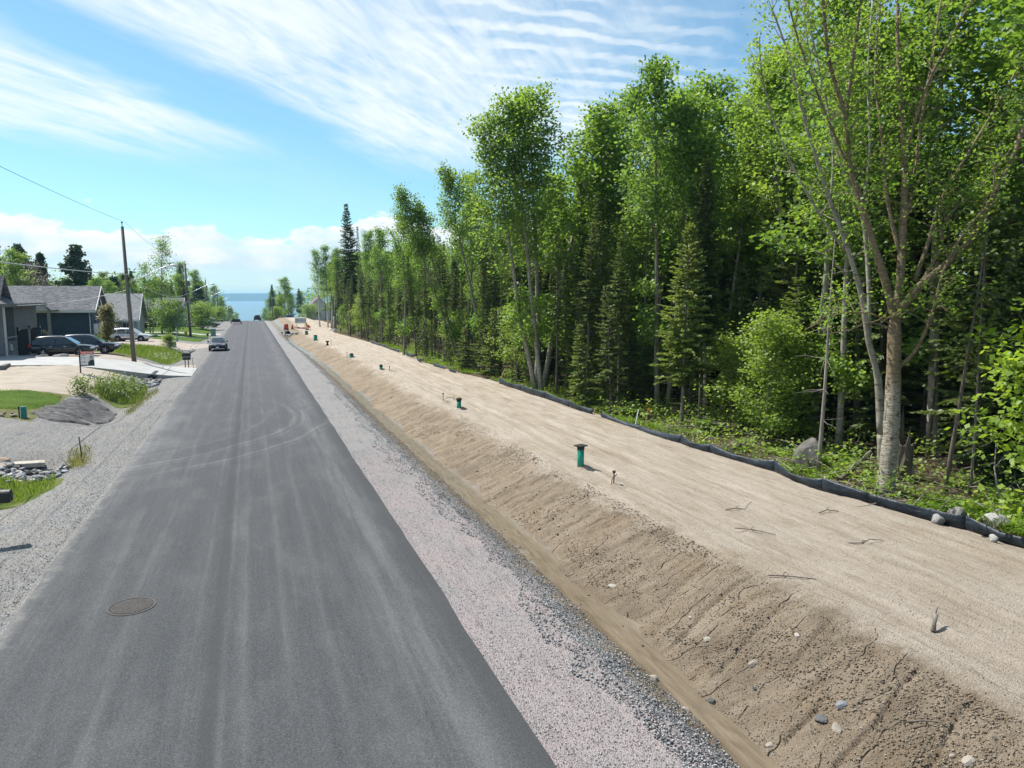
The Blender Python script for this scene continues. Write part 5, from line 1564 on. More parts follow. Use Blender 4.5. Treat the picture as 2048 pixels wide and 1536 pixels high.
M['damp_soil'] = plain('turned_soil', (.20, .145, .095), .95, 0, .1, .3, 25)
for x, y, hh_, r, cap, lab in [
    (10.55, 22.73, .74, .118, 'plate', 'tallest green pipe with a flat black cap plate, nearest on the sand'),
    (10.22, 37.35, .50, .118, 'dirt', 'second green pipe, its black cap topped with dirt, beside the bent rod'),
    (10.0, 60.87, .36, .13, 'plain', 'short green pipe beside a little dark rod, third along the sand'),
    (9.49, 75.85, .34, .19, 'plain', 'squat green pipe with a rod stuck up behind it, fourth along the sand'),
    (8.69, 109.9, .70, .26, 'plain', 'stubby green pipe with a dark neck, fifth along the sand'),
    (8.68, 127.9, .55, .26, 'plain', 'farthest green pipe, just below the red and white tape')]:
    t = thing('sewer_pipe', lab, 'pipe', (x, y, H1(x, y)), 0, 'green pipes standing along the sand')
    mb = MB().cyl((0, 0, -.2), r, hh_ + .2, 20); mb.build('pipe', M['pvc'], t)
    mb = MB().cyl((0, 0, hh_ - .10), r * 1.10, .11, 20)
    mb.build('collar', M['black'], t)
    if cap == 'plate': MB().box((0, 0, hh_ + .03), (.40, .34, .035), .35, .03).build('cap_plate', M['black'], t)
    elif cap == 'dirt':
        MB().cyl((0, 0, hh_ + .01), r * 1.5, .04, 20).build('cap_plate', M['black'], t)
        MB().tube([(0, 0, hh_ + .05), (0, 0, hh_ + .10), (.01, 0, hh_ + .14)], [r * 1.25, r * .8, r * .15], 12).build('dirt_heap', M['damp_soil'], t)
    else: MB().cyl((0, 0, hh_ + .01), r * .8, .07, 16).build('cap_plate', M['black'], t)
    if cap == 'plate':
        MB().box((.02, -r - .004, .05), (.14, .02, .05), 0).build('tape_mark', M['redpaint'], t)
    mound('soil_heap', x + .12, y + .02, .36, .10, M['sand'], t, int(y))


def rod_cluster(x, y, hh_, arc, lab, seed):
    t = thing('curb_stop_rod', lab, 'rod', (x, y, H1(x, y)), 0, 'rusty rods beside the green pipes')
    mb = MB().tube([(0, 0, -.15), (.01, 0, hh_)], .019, 8); mb.build('rod', M['rust'], t)
    MB().tube([(.01, 0, hh_ - .03), (.01, 0, hh_), (.01, 0, hh_ + .05)], [.025, .05, .055], 10).build('rod_head', M['rust'], t)
    if arc == 'twist':
        MB().tube([(-.05, -.03, -.05), (-.10, -.05, .10), (-.07, -.04, .22), (.02, -.03, .30), (.10, -.02, .36)], .013, 6).build('wire_tie', M['rust'], t)
    elif arc == 'bow':
        MB().tube([(.04, 0, -.03), (.12, .05, .15), (.35, .1, .24), (.62, .15, .2), (.85, .2, .06), (.98, .22, -.05)], .014, 6).build('bent_bar', M['rust'], t)
        MB().tube([(-.02, -.02, 0), (-.13, -.05, -.05)], .02, 5).build('stub', M['rust'], t)
        MB().tube([(.66, .2, -.05), (.72, .22, .33)], .012, 5).build('bar_end', M['rust'], t)
    elif arc == 'cross':
        MB().tube([(-.12, 0, -.05), (.0, 0, .14), (.08, 0, .05), (.16, .02, -.04)], .016, 5).build('wire_tie', M['rust'], t)
    mound('soil_heap', x, y, .5, .07, M['sand'], t, seed)


rod_cluster(10.51, 20.18, .42, 'twist', 'rusty rod twisted with wire, in front of the tallest green pipe', 3)
rod_cluster(10.13, 40.44, .46, 'bow', 'dark rod with a bowed bar beside it, left of the second green pipe', 5)
rod_cluster(10.35, 58.9, .36, 'cross', 'little dark rod just right of the third green pipe', 7)
rod_cluster(9.2, 77.2, .5, 'none', 'dark rod poking up behind the squat green pipe', 8)
rod_cluster(9.47, 95.9, .55, 'cross', 'dark rod beside the hourglass valve, between the fourth and fifth pipes', 9)
t = thing('valve_stub', 'dark hourglass-shaped valve stub on the sand', 'valve', (9.1, 96.6, H1(9.1, 96.6)))
MB().tube([(0, 0, -.1), (0, 0, .08), (0, 0, .28), (0, 0, .36)], [.2, .2, .09, .09], 12).build('base', M['rust'], t)
MB().tube([(0, 0, .36), (0, 0, .5), (0, 0, .6)], [.1, .22, .22], 12).build('cap', M['rust'], t)

for i, (x, y, pts, lab) in enumerate([
    (11.21, 9.23, [(-.10, -.06, .0), (-.02, 0, .14), (.06, .03, .26)], 'forked chunk of brown wood standing in the near sand'),
    (12.6, 16.5, [(-.5, .1, .02), (-.2, .05, .05), (0, -.08, .03), (.2, .05, .12), (.35, .1, .16)], 'dark bent twig with a raised end, on the middle of the sand'),
    (10.4, 12.1, [(-.35, .15, .02), (-.1, .0, .03), (.15, -.12, .02), (.45, -.35, .01)], 'thin dark twig on the sand above the slope brow'),
    (8.9, 7.4, [(-.2, .1, .02), (0, 0, .06), (.14, -.12, .08), (.22, -.3, .03)], 'dark stick on the near slope'),
    (13.6, 13.2, [(-.5, .1, .02), (-.15, -.05, .03), (.2, .06, .05), (.5, -.05, .02)], 'dark root lying on the sand towards the near fence'),
    (11.6, 14.8, [(-.3, .3, .02), (0, .05, .03), (.2, -.2, .02), (.3, -.5, .02)], 'thin crooked twig in the middle of the sand'),
    (14.6, 15.5, [(-.3, .0, .02), (0, .05, .06), (.3, -.06, .02)], 'short dark twig on the sand left of the sagging fence')]):
    t = thing('twig' if i else 'wood_chunk', lab, 'twig' if i else 'wood chunk', (x, y, H1(x, y)), 0, 'wood scraps on the sand')
    mb = MB(); r_ = .045 if i == 0 else .016
    mb.tube(pts, [r_ * (1 - .15 * k) for k in range(len(pts))], 6); mb.build('stem', M['bark' if i == 0 else 'bark_dark'], t)
    mb = MB(); q = Vector(pts[1]); mb.tube([q, q + Vector((.10, .08, .03 if i else .14)), q + Vector((.20, .12, .0 if i else .2))], [r_ * .7, r_ * .55, r_ * .3], 5); mb.build('side_shoot', M['bark' if i == 0 else 'bark_dark'], t)

# silt fence -----------------------------------------------------------
m_, gg, b = new_mat('silt_fence_fabric', .5, .35)
p = pos(gg)
n = gg.noise(gg.vm('MULTIPLY', p, (3, 3, 14)), 1.2, 4, .6)
gg.L.new(gg.ramp(n, [(.3, (.008, .012, .018)), (.55, (.016, .024, .033)), (.75, (.045, .06, .075))]), b.inputs['Base Color'])
gg.L.new(gg.bump(gg.noise(gg.vm('MULTIPLY', p, (8, 8, 2)), 1.5, 3), .5, .05), b.inputs['Normal'])
M['fabric'] = m_


def fence(label, stakes, seed):
    """stakes: (x, y, height, lean)"""
    t = thing('silt_fence', label, 'silt fence', (stakes[0][0], stakes[0][1], H1(stakes[0][0], stakes[0][1])), 0, 'silt fence along the wood')
    o = t.location; rng_ = np.random.default_rng(seed)
    stakes = [(x, y, hh_ * .82, ln) for x, y, hh_, ln in stakes]
    for i, (x, y, hh_, ln) in enumerate(stakes):
        zb = H1(x, y)
        MB().tube([Vector((x + .03, y, zb - .25)) - o, Vector((x + .03 + ln, y, zb + hh_ + .04)) - o], .019, 5).build('stake', M['wood'], t)
    for (xa, ya, ha, la), (xb, yb, hb, lb) in zip(stakes[:-1], stakes[1:]):
        n = max(6, int(math.hypot(xb - xa, yb - ya) / .22)); V_ = []; m = 6
        sag = rng_.uniform(.05, .45); bow = rng_.uniform(-.1, .25); flop = rng_.uniform(-.15, .4)
        for i in range(n + 1):
            u = i / n; w = 4 * u * (1 - u)
            x = xa + (xb - xa) * u - bow * w * .4; y = ya + (yb - ya) * u
            hh_ = (ha + (hb - ha) * u) * (1 - sag * w ** .8); ln = la + (lb - la) * u - flop * w * .6
            zb = H1(x, y)
            for j in range(m + 1):
                v = j / m
                rip_ = .03 * math.sin(u * 14 + seed + v * 2) * v + .02 * rng_.normal() * v
                V_.append(Vector((x + ln * v + rip_ - .06 * math.sin(v * PI), y, zb - .06 + (hh_ + .06) * v)) - o)
        F_ = [(i * (m + 1) + j, (i + 1) * (m + 1) + j, (i + 1) * (m + 1) + j + 1, i * (m + 1) + j + 1) for i in range(n) for j in range(m)]
        me = MB().add(V_, F_, True).mesh('fabric_panel', M['fabric'])
        pn = link('fabric_panel', me, t)
        md = pn.modifiers.new('thick', 'SOLIDIFY'); md.thickness = .005
    return t


fence('near silt fence of dark blue-black fabric running past the big birch and boulder', [(17.6, 9.2, .5, .05), (17.5, 11.2, .45, .06), (17.4, 13.6, .46, -.02), (16.55, 15.9, .38, -.1), (16.1, 17.3, .5, -.02), (16.35, 19.8, .5, .02), (16.2, 23.2, .42, -.02), (16.15, 25.2, .45, .02), (16.1, 28.6, .22, .1), (16.1, 32.3, .30, .05)], 1)
fence('middle silt fence of black fabric below the multi-stemmed poplar clump', [(16.05, 33.2, .32, .1), (16.05, 36.0, .45, .0), (16.0, 39.2, .50, -.03), (15.95, 43.2, .5, .02), (15.9, 47.6, .55, .05)], 2)
for k, (sk, lab) in enumerate([([(15.0, 55.6, .35, .1), (14.95, 57.4, .42, .0)], 'short scrap of silt fence, nearest of the torn ones'), ([(14.95, 58.9, .3, .1), (14.85, 62.4, .42, .0)], 'torn scrap of silt fence, second along the ferns'), ([(14.5, 65.8, .5, .1), (14.9, 69.0, .45, .0)], 'peaked scrap of silt fence beside the ferns'), ([(15.0, 71.5, .5, .0), (15.1, 75.8, .45, .1)], 'longer torn silt fence piece beyond the peaked scrap'), ([(15.1, 79.5, .4, .1), (15.1, 88, .45, .0), (14.9, 98, .4, .1)], 'farthest low silt fence piece where the sand narrows')]):
    fence(lab, sk, 5 + k)

for x, y, hh_, lx, ly, mt, lab in [(15.75, 47.4, 1.05, .55, .1, 'wood', 'leaning pale survey stake at the end of the middle fence'), (16.45, 29.6, .75, .35, .1, 'white', 'leaning white survey stake by the brush'), (16.55, 28.9, .95, .25, .05, 'wood', 'survey stake with an orange tip by the brush'), (14.2, 150.2, 1.2, .05, 0, 'white', 'white-topped stake by the far birches')]:
    t = thing('survey_stake', lab, 'stake', (x, y, H1(x, y)), 0, 'survey stakes')
    mb = MB().tube([(0, 0, -.1), (lx * hh_ * .7, ly, hh_ * .7)], .026, 4, True, False); mb.build('shaft', M[mt], t)
    mb = MB().tube([(lx * hh_ * .7, ly, hh_ * .7), (lx * hh_, ly * 1.4, hh_)], .027, 4, True, False); mb.build('tip', M['orange' if 'orange' in lab else mt], t)

t = thing('rotten_stump', 'dark rotten broken stump right behind the big birch', 'stump', (20.3, 18.3, H1(20.3, 18.3)))
mb = MB(); V_ = []; n = 14
rr_ = np.random.default_rng(77)
for j in range(5):
    for k in range(n):
        a = 2 * PI * k / n; w = (.34, .27, .24, .23, .2)[j] * (1 + .15 * rr_.normal()); z = (-.15, .3, .8, 1.2, 1.35)[j] + (.35 * rr_.normal() if j == 4 else 0)
        V_.append((w * math.cos(a), w * math.sin(a), z))
mb.add(V_, [(j * n + k, j * n + (k + 1) % n, (j + 1) * n + (k + 1) % n, (j + 1) * n + k) for j in range(4) for k in range(n)], False)
mb.build('stump_wood', M['bark_dark'], t)
MB().tube([(.2, -.1, -.2), (.25, -.12, .3), (.22, -.1, .75)], [.10, .08, .03], 6).build('splinter', M['bark_dead'], t)
for i, (x, y, az, L_, r_, lab) in enumerate([(19.2, 19.2, .4, 2.6, .09, 'mossy fallen log between boulder and big birch'), (20.8, 15.6, .9, 3.0, .035, 'long thin fallen branch leaning right of the big birch'), (17.6, 15.3, 2.4, 1.8, .05, 'short broken branch at the foot of the big birch'), (18.2, 24.3, .2, 2.4, .06, 'fallen branch in the brush left of the boulder')]):
    t = thing('fallen_log', lab, 'log', (x, y, H1(x, y)), 0, 'fallen wood at the wood edge')
    bp = wander(np.random.default_rng(60 + i), (-L_ / 2 * math.cos(az), -L_ / 2 * math.sin(az), r_), (math.cos(az), math.sin(az), .12 if i != 1 else .45), L_, 5, .05, 0)
    MB().tube(bp, [r_ * (1 - .12 * k) for k in range(6)], 8).build('stem', M['bark_dark' if i == 0 else 'bark_dead'], t)
    for j in (1, 3): MB().tube([bp[j], bp[j] + np.array([.15, -.1, .3]), bp[j] + np.array([.35, -.1, .45])], [r_ * .5, r_ * .35, r_ * .15], 5).build('limb', M['bark_dead'], t)

# manhole ---------------------------------------------------------------
M['iron'] = plain('cast_iron', (.115, .102, .096), .75, .2, .3, .3, 20)
M['iron_rim'] = plain('worn_iron_rim', (.07, .065, .062), .8, .2)
M['iron_dark'] = plain('iron_pocket', (.035, .03, .028), .8, .2)
t = thing('manhole_cover', 'round cast iron manhole cover with a raised checker pattern in the asphalt', 'manhole cover', (-2.34, 14.94, H1(-2.34, 14.94) + .036), .3)
mb = MB(); n = 40
V_ = [(r_ * math.cos(2 * PI * k / n), r_ * math.sin(2 * PI * k / n), z) for r_, z in ((.42, 0), (.42, .012), (.385, .012), (.38, .002)) for k in range(n)]
mb.add(V_, [(j * n + k, j * n + (k + 1) % n, (j + 1) * n + (k + 1) % n, (j + 1) * n + k) for j in range(3) for k in range(n)]); mb.build('frame', M['iron_rim'], t)
MB().cyl((0, 0, -.01), .38, .014, 40).build('lid', M['iron_dark'], t)
mb = MB()
for i in range(-9, 10):
    for j in range(-9, 10):
        x, y = i * .041, j * .041 * .95 + (.018 if i % 2 else 0)
        if x * x + y * y < .35 ** 2: mb.box((x, y, .009), (.036, .021, .010), 0)
o = mb.build('raised_pattern', M['iron'], t); o['kind'] = 'stuff'


# ------------------------------------------------------------------ utility poles and wires
M['galv'] = plain('galvanised_steel', (.62, .64, .66), .4, .5, .5, .08)
M['wire'] = plain('wire_sheath', (.16, .16, .165), .5)
M['wire_pale'] = plain('bare_wire', (.42, .43, .44), .4, .5)
M['lens'] = plain('lamp_lens', (.7, .7, .66), .3)


def utility_pole(x, y, hgt, label, lean=0., arm=True, drum=False, z=None):
    z = H1(x, y) if z is None else z
    t = thing('utility_pole', label, 'utility pole', (x, y, z), 0, 'utility poles along the street')
    t.rotation_euler = (0, lean - R(1.3), 0)
    MB().tube([(0, 0, -.3), (0, 0, hgt * .5), (0, 0, hgt)], [.165, .145, .115], 12).build('pole', M['pole_wood'], t)
    mb = MB().tube([(0, 0, hgt), (0, 0, hgt + .12), (0, 0, hgt + .34)], [.035, .03, .03], 6); mb.tube([(0, 0, hgt + .26), (0, 0, hgt + .32), (0, 0, hgt + .40)], [.05, .085, .04], 8)
    mb.build('insulator', M['black'], t)
    MB().tube([(.19, .02, .1), (.165, .02, hgt * .56)], .03, 6).build('conduit', M['galv'], t)
    MB().box((.14, 0, hgt * .62), (.16, .2, .32)).build('bracket', M['black'], t)
    MB().box((.0, -.15, hgt * .66), (.1, .1, .22)).build('bracket', M['black'], t)
    if arm:
        o = MB().tube([(.18, 0, hgt * .60), (1.2, 0, hgt * .635), (2.4, 0, hgt * .69), (3.0, 0, hgt * .712), (3.35, 0, hgt * .716)], [.035, .033, .03, .028, .028], 8).build('lamp_arm', M['galv'], t)
        hd = MB().tube([(3.25, 0, hgt * .716), (3.5, 0, hgt * .718), (3.85, 0, hgt * .717), (4.0, 0, hgt * .714)], [.05, .10, .09, .03], 8)
        hd.build('lamp_head', M['galv'], o)
        MB().box((3.68, 0, hgt * .717 - .09), (.3, .12, .03)).build('lens', M['lens'], o)
    if drum:
        MB().cyl((.28, -.05, hgt * .70), .22, .75, 14).build('transformer', M['rock_grey'], t)
    return t


utility_pole(-9.34, 68.15, 11.2, 'nearest wooden utility pole with a street lamp arm, beside the concrete driveway', .0)
utility_pole(-8.76, 121.7, 11.0, 'second utility pole, carrying a transformer drum, by the wide bush', .0, True, True)
utility_pole(-9.4, 186, 10.2, 'third utility pole with lamp arm, against the street trees', .0)
utility_pole(-9.5, 248, 10.2, 'fourth utility pole with lamp arm, where the street drops away', .0)
utility_pole(-9.5, 305, 10.2, 'fifth utility pole, low beyond the crest', .0)
utility_pole(-9.5, 365, 10.2, 'sixth and farthest utility pole beyond the crest', .0)
utility_pole(6.4, 236, 7.8, 'pole without a lamp right of the street near the tall dark spruce', .0, False)
utility_pole(-10.0, 7.5, 11.2, 'utility pole standing by the near left verge', .0)


def wire(label, a, b, sag, r=.014, mat='wire', n=22):
    o = MB().tube([(a[0] + (b[0] - a[0]) * i / n, a[1] + (b[1] - a[1]) * i / n, a[2] + (b[2] - a[2]) * i / n - 4 * sag * (i / n) * (1 - i / n)) for i in range(n + 1)], r, 5).build('overhead_wire', M[mat])
    return tag(o, label, 'wire', 'overhead wires')


PT = [(-9.34, 68.15, .21, 11.2), (-8.76, 121.7, -.38, 11.0), (-9.4, 186, H1(-9.4, 186), 10.2), (-9.5, 248, H1(-9.5, 248), 10.2), (-9.5, 305, H1(-9.5, 305), 10.2)]
wire('thin primary wire running from the nearest pole top out at the left', (-9.34, 68.15, .21 + 11.55), (-10.2, 7.5, H1(-10, 7.5) + 11.5), .35, .012)
wire('thick pale cable running left from below the lamp of the nearest pole', (-9.34, 68.15, .21 + 7.35), (-10.2, 7.5, H1(-10, 7.5) + 7.4), .25, .026, 'wire_pale')
wire('house service wire from the nearest pole to the grey house', (-9.34, 68.15, 6.35), (-18.3, 69.4, 5.05), .35, .02, 'wire_pale')
wire('second, lower house service wire from the nearest pole to the blue house', (-9.34, 68.15, 6.1), (-16.2, 90.5, 4.4), .5, .016, 'wire_pale')
nm_ = ['nearest and second', 'second and third', 'third and fourth', 'fourth and fifth']
for k in range(4):
    a, b = PT[k], PT[k + 1]
    wire('top wire strung between the %s poles' % nm_[k], (a[0], a[1], a[2] + a[3] + .35), (b[0], b[1], b[2] + b[3] + .35), .8, .011)
    wire('upper cable sagging between the %s poles' % nm_[k], (a[0], a[1], a[2] + a[3] * .64), (b[0], b[1], b[2] + b[3] * .60), 1.0, .022, 'wire_pale')
    wire('lowest cable sagging between the %s poles' % nm_[k], (a[0], a[1], a[2] + a[3] * .53), (b[0], b[1], b[2] + b[3] * .50), 1.4, .026, 'wire')

# ------------------------------------------------------------------ houses
def siding(name, c, board=.16, var=.12, vertical=False):
    m_, gg, b = new_mat(name, .75, .3)
    p = pos(gg); co = gg.sep(p)[0 if vertical else 2]
    f = gg.m('FRACT', gg.m('DIVIDE', co, board))
    hgt = gg.ss(f, 0, .16)
    k = gg.ss(gg.noise(p, 2.5, 4), .3, .7, 1 - var, 1 + var)
    gg.L.new(gg.mix(1.0, c, gg.comb(k, k, k), 'MULTIPLY'), b.inputs['Base Color'])
    gg.L.new(gg.bump(hgt, .8, .03), b.inputs['Normal'])
    return m_


def shingles(name, a, b_, c):
    m_, gg, b = new_mat(name, .92, .15)
    p = pos(gg)
    n = gg.noise(gg.vm('MULTIPLY', p, (1, 1, 2.5)), 3.2, 5, .75)
    cell = gg.sep(gg.voro(gg.vm('MULTIPLY', p, (1, 1, 3)), 3.4)[1])[0]
    cc = gg.ramp(gg.m('ADD', gg.m('MULTIPLY', n, .6), gg.m('MULTIPLY', cell, .4)), [(.25, a), (.5, b_), (.75, c)])
    gg.L.new(cc, b.inputs['Base Color'])
    gg.L.new(gg.bump(gg.m('FRACT', gg.m('DIVIDE', gg.sep(p)[2], .11)), .5, .03), b.inputs['Normal'])
    return m_


M['sid_grey'] = siding('grey_lap_siding', (.165, .175, .185)); M['sid_dark'] = siding('charcoal_board_siding', (.045, .048, .052), .3, .1, True)
M['sid_blue'] = siding('dark_blue_siding', (.047, .075, .105)); M['sid_light'] = siding('light_grey_siding', (.40, .42, .44)); M['sid_white'] = siding('white_siding', (.62, .62, .61)); M['sid_tan'] = siding('tan_siding', (.50, .36, .26))
M['roof_grey'] = shingles('grey_shingles', (.085, .086, .092), (.145, .146, .153), (.215, .215, .22)); M['roof_pale'] = shingles('pale_grey_shingles', (.19, .19, .187), (.265, .265, .26), (.34, .34, .335)); M['roof_brown'] = shingles('brown_shingles', (.13, .09, .085), (.20, .145, .135), (.27, .21, .19))
M['trim'] = plain('white_trim', (.68, .68, .66), .5, 0, .4, .05); M['trim_dark'] = plain('dark_trim', (.09, .09, .09), .5); M['door_dark'] = plain('black_garage_door', (.018, .022, .026), .9, 0, .08); M['door_white'] = plain('white_garage_door', (.58, .62, .66), .5)
M['stonework'] = rock_mat('cultured_stone', (.16, .16, .155), (.26, .26, .25), (.36, .355, .345), 5)
m_, gg, b = new_mat('window_glass', .08, .6); b.inputs['Base Color'].default_value = (.02, .03, .04, 1); M['glass'] = m_


def gable_house(t, x0, x1, y0, y1, zb, ze, zr, axis, wall, roof, oh=.45, trim='trim'):
    """a box with a gable roof, ridge along axis; world coordinates minus the thing's place"""
    o = t.location; L = lambda *v: Vector(v) - o
    yc, xc = (y0 + y1) / 2, (x0 + x1) / 2
    if axis == 'x':
        mb = MB().prism([L(x0, y0, zb), L(x0, y1, zb), L(x0, y1, ze), L(x0, yc, zr - .12), L(x0, y0, ze)], (x1 - x0, 0, 0))
    else:
        mb = MB().prism([L(x1, y0, zb), L(x0, y0, zb), L(x0, y0, ze), L(xc, y0, zr - .12), L(x1, y0, ze)], (0, y1 - y0, 0))
    mb.build('wall', M[wall], t)
    half = ((y1 - y0) if axis == 'x' else (x1 - x0)) / 2; sl = (zr - ze) / half
    zo = ze - sl * oh
    for s in (-1, 1):
        if axis == 'x':
            q = [L(x0 - oh, yc, zr), L(x1 + oh, yc, zr), L(x1 + oh, yc + s * (half + oh), zo), L(x0 - oh, yc + s * (half + oh), zo)]
        else:
            q = [L(xc, y0 - oh, zr), L(xc, y1 + oh, zr), L(xc + s * (half + oh), y1 + oh, zo), L(xc + s * (half + oh), y0 - oh, zo)]
        q2 = [v + Vector((0, 0, .02)) for v in q]
        MB().prism(q2, (0, 0, .14)).build('roof', M[roof], t)
        # eave and rake boards
        mb = MB()
        e0, e1 = q[2], q[3]
        if axis == 'x':
            mb.box(((e0.x + e1.x) / 2, e0.y + s * .025, e0.z + .02), (abs(e1.x - e0.x) + .06, .05, .24))
            for xx in (q[0].x - .025, q[1].x + .025):
                mb.prism([Vector((xx - .02, q[0].y, q[0].z + .17)), Vector((xx - .02, q[0].y, q[0].z - .07)), Vector((xx - .02, q[2].y, q[2].z - .07)), Vector((xx - .02, q[2].y, q[2].z + .17))], (.04, 0, 0))
        else:
            mb.box((e0.x + s * .025, (e0.y + e1.y) / 2, e0.z + .02), (.05, abs(e1.y - e0.y) + .06, .24))
            for yy in (q[0].y - .025, q[1].y + .025):
                mb.prism([Vector((q[0].x, yy - .02, q[0].z + .17)), Vector((q[0].x, yy - .02, q[0].z - .07)), Vector((q[2].x, yy - .02, q[2].z - .07)), Vector((q[2].x, yy - .02, q[2].z + .17))], (0, .04, 0))
        mb.build('fascia', M[trim], t)


def garage_door(t, face, a0, a1, plane, z0, z1, mat, rows=4):
    """a sectional door on a wall facing +x ('x') or -y ('y')"""
    o = t.location
    d = MB()
    if face == 'x': d.box((plane + .02 - o.x, (a0 + a1) / 2 - o.y, (z0 + z1) / 2 - o.z), (.05, a1 - a0, z1 - z0))
    else: d.box(((a0 + a1) / 2 - o.x, plane - .02 - o.y, (z0 + z1) / 2 - o.z), (a1 - a0, .05, z1 - z0))
    dd = d.build('garage_door', M[mat], t)
    for r_ in range(rows):
        zz = z0 + (z1 - z0) * (r_ + .5) / rows; hh_ = (z1 - z0) / rows - .05
        mb = MB()
        if face == 'x': mb.box((plane + .05 - o.x, (a0 + a1) / 2 - o.y, zz - o.z), (.03, a1 - a0 - .08, hh_))
        else: mb.box(((a0 + a1) / 2 - o.x, plane - .05 - o.y, zz - o.z), (a1 - a0 - .08, .03, hh_))
        mb.build('panel', M[mat], dd)


def window(t, face, a0, a1, plane, z0, z1):
    o = t.location
    w = MB()
    sgn = 1 if face == 'x' else -1
    def bx(c, z, da, dz_, dep, out): return ((plane + out - o.x, c - o.y, z - o.z), (dep, da, dz_)) if face == 'x' else ((c - o.x, plane - out - o.y, z - o.z), (da, dep, dz_))
    ac, zc_ = (a0 + a1) / 2, (z0 + z1) / 2
    for c, z, da, dz_ in ((ac, z1, a1 - a0 + .16, .1), (ac, z0, a1 - a0 + .16, .1), (a0, zc_, .09, z1 - z0 - .1), (a1, zc_, .09, z1 - z0 - .1), (ac, zc_, .05, z1 - z0 - .1)): w.box(*bx(c, z, da, dz_, .07, .03))
    f = w.build('window', M['trim'], t)
    MB().box(*bx(ac, zc_, a1 - a0 - .05, z1 - z0 - .05, .02, .012)).build('pane', M['glass'], f)


# 1: the grey house at the left edge
t = thing('house', 'grey sided house with two dark garage doors at the left edge', 'house', (-25, 73, .5))
o = t.location; L = lambda *v: Vector(v) - o
MB().box((-25.75 - o.x, 73.3 - o.y, 2.55), (14.5, 10.0, 5.2)).build('wall', M['sid_grey'], t)
ex0, ex1, ey0, ey1, ez, rz_ = -33.8, -17.8, 65.6, 79.0, 5.05, 9.2
ri0, ri1 = (-27.5, 72.3), (-24.2, 72.3)
for q in ([(ex1, ey0, ez), (ex1, ey1, ez), (*ri1, rz_)], [(ex1, ey1, ez), (ex0, ey1, ez), (*ri0, rz_), (*ri1, rz_)], [(ex0, ey1, ez), (ex0, ey0, ez), (*ri0, rz_)], [(ex0, ey0, ez), (ex1, ey0, ez), (*ri1, rz_), (*ri0, rz_)]):
    MB().prism([L(*v) for v in q], (0, 0, .15)).build('roof', M['roof_grey'], t)
mb = MB(); mb.box((ex1 + .03 - o.x, (ey0 + ey1) / 2 - o.y, ez + .02 - o.z), (.05, ey1 - ey0, .26)); mb.box(((ex0 + ex1) / 2 - o.x, ey0 - .03 - o.y, ez + .02 - o.z), (ex1 - ex0, .05, .26)); mb.build('fascia', M['trim_dark'], t)
MB().prism([L(-18.6, 67.2, 5.35), L(-18.6, 70.0, 5.35), L(-18.6, 68.6, 7.1)], (-3.5, 0, 0)).build('gable', M['sid_dark'], t)
for s in (-1, 1):
    MB().prism([L(-18.2, 68.6, 7.3), L(-23.0, 68.6, 7.3), L(-23.0, 68.6 + s * 1.9, 4.95), L(-18.2, 68.6 + s * 1.9, 4.95)], (0, 0, .12)).build('roof', M['roof_grey'], t)
MB().box((-18.485 - o.x, 70.05 - o.y, 3.3), (.06, 2.3, 3.7)).build('cladding', M['sid_dark'], t)
for k, (ya, yb) in enumerate(((69.0, 71.5),)):
    for r_ in range(4):
        for c_ in range(4):
            MB().box((-18.46 - o.x, ya + (c_ + .5 + (.25 if r_ % 2 else -.02)) * .60 - o.y, .20 + r_ * .42 - o.z + .5), (.10, .56, .38), 0, .01).build('stone_block', M['stonework'], t)
MB().box((-18.45 - o.x, 70.2 - o.y, 1.98), (.16, 2.6, .10)).build('ledge', M['concrete'], t)
garage_door(t, 'x', 71.9, 74.9, -18.5, .45, 2.95, 'door_dark'); garage_door(t, 'x', 75.4, 78.1, -18.5, .45, 2.95, 'door_dark')
MB().box((-18.44 - o.x, 75.15 - o.y, 1.3), (.12, .4, 2.6)).build('pillar', M['stonework'], t)
MB().box((-18.46 - o.x, 68.65 - o.y, 2.4), (.12, .30, 5.0)).build('corner_board', M['trim'], t)
for yy in (71.7, 75.15, 78.25):
    f = MB().box((-18.36 - o.x, yy - o.y, 2.55), (.14, .12, .3)).build('wall_lamp', M['black'], t)
    MB().box((-18.28 - o.x, yy - o.y, 2.5), (.04, .08, .18)).build('lens', M['lens'], f)
MB().box((-18.38 - o.x, 69.6 - o.y, 1.15), (.14, .34, .5)).build('meter_box', M['galv'], t)

# 2: the blue house
t = thing('house', 'dark blue house with a long grey roof and pale garage doors', 'house', (-22, 94, .35))
gable_house(t, -33, -16.2, 90.2, 97.6, .2, 4.45, 6.75, 'x', 'sid_blue', 'roof_grey', .5)
garage_door(t, 'x', 90.9, 93.3, -16.2, .3, 2.75, 'door_white'); garage_door(t, 'x', 93.9, 96.6, -16.2, .3, 2.75, 'door_white')
o = t.location
MB().prism([Vector((-16.1, 91.9, 4.6)) - o, Vector((-16.1, 95.9, 4.6)) - o, Vector((-16.1, 93.9, 6.0)) - o], (.12, 0, 0)).build('gable_panel', M['trim'], t)
MB().prism([Vector((-15.97, 93.2, 4.7)) - o, Vector((-15.97, 94.6, 4.7)) - o, Vector((-15.97, 93.9, 5.5)) - o], (.05, 0, 0)).build('vent', M['sid_dark'], t)
MB().tube([Vector((-16.35, 90.1, .3)) - o, Vector((-16.35, 90.1, 4.2)) - o], .06, 6).build('downpipe', M['trim'], t)
for yy in (91.6, 95.2): MB().box((-16.08 - o.x, yy - o.y, 3.1 - o.z), (.14, .2, .22)).build('wall_lamp', M['black'], t)
mb = MB()
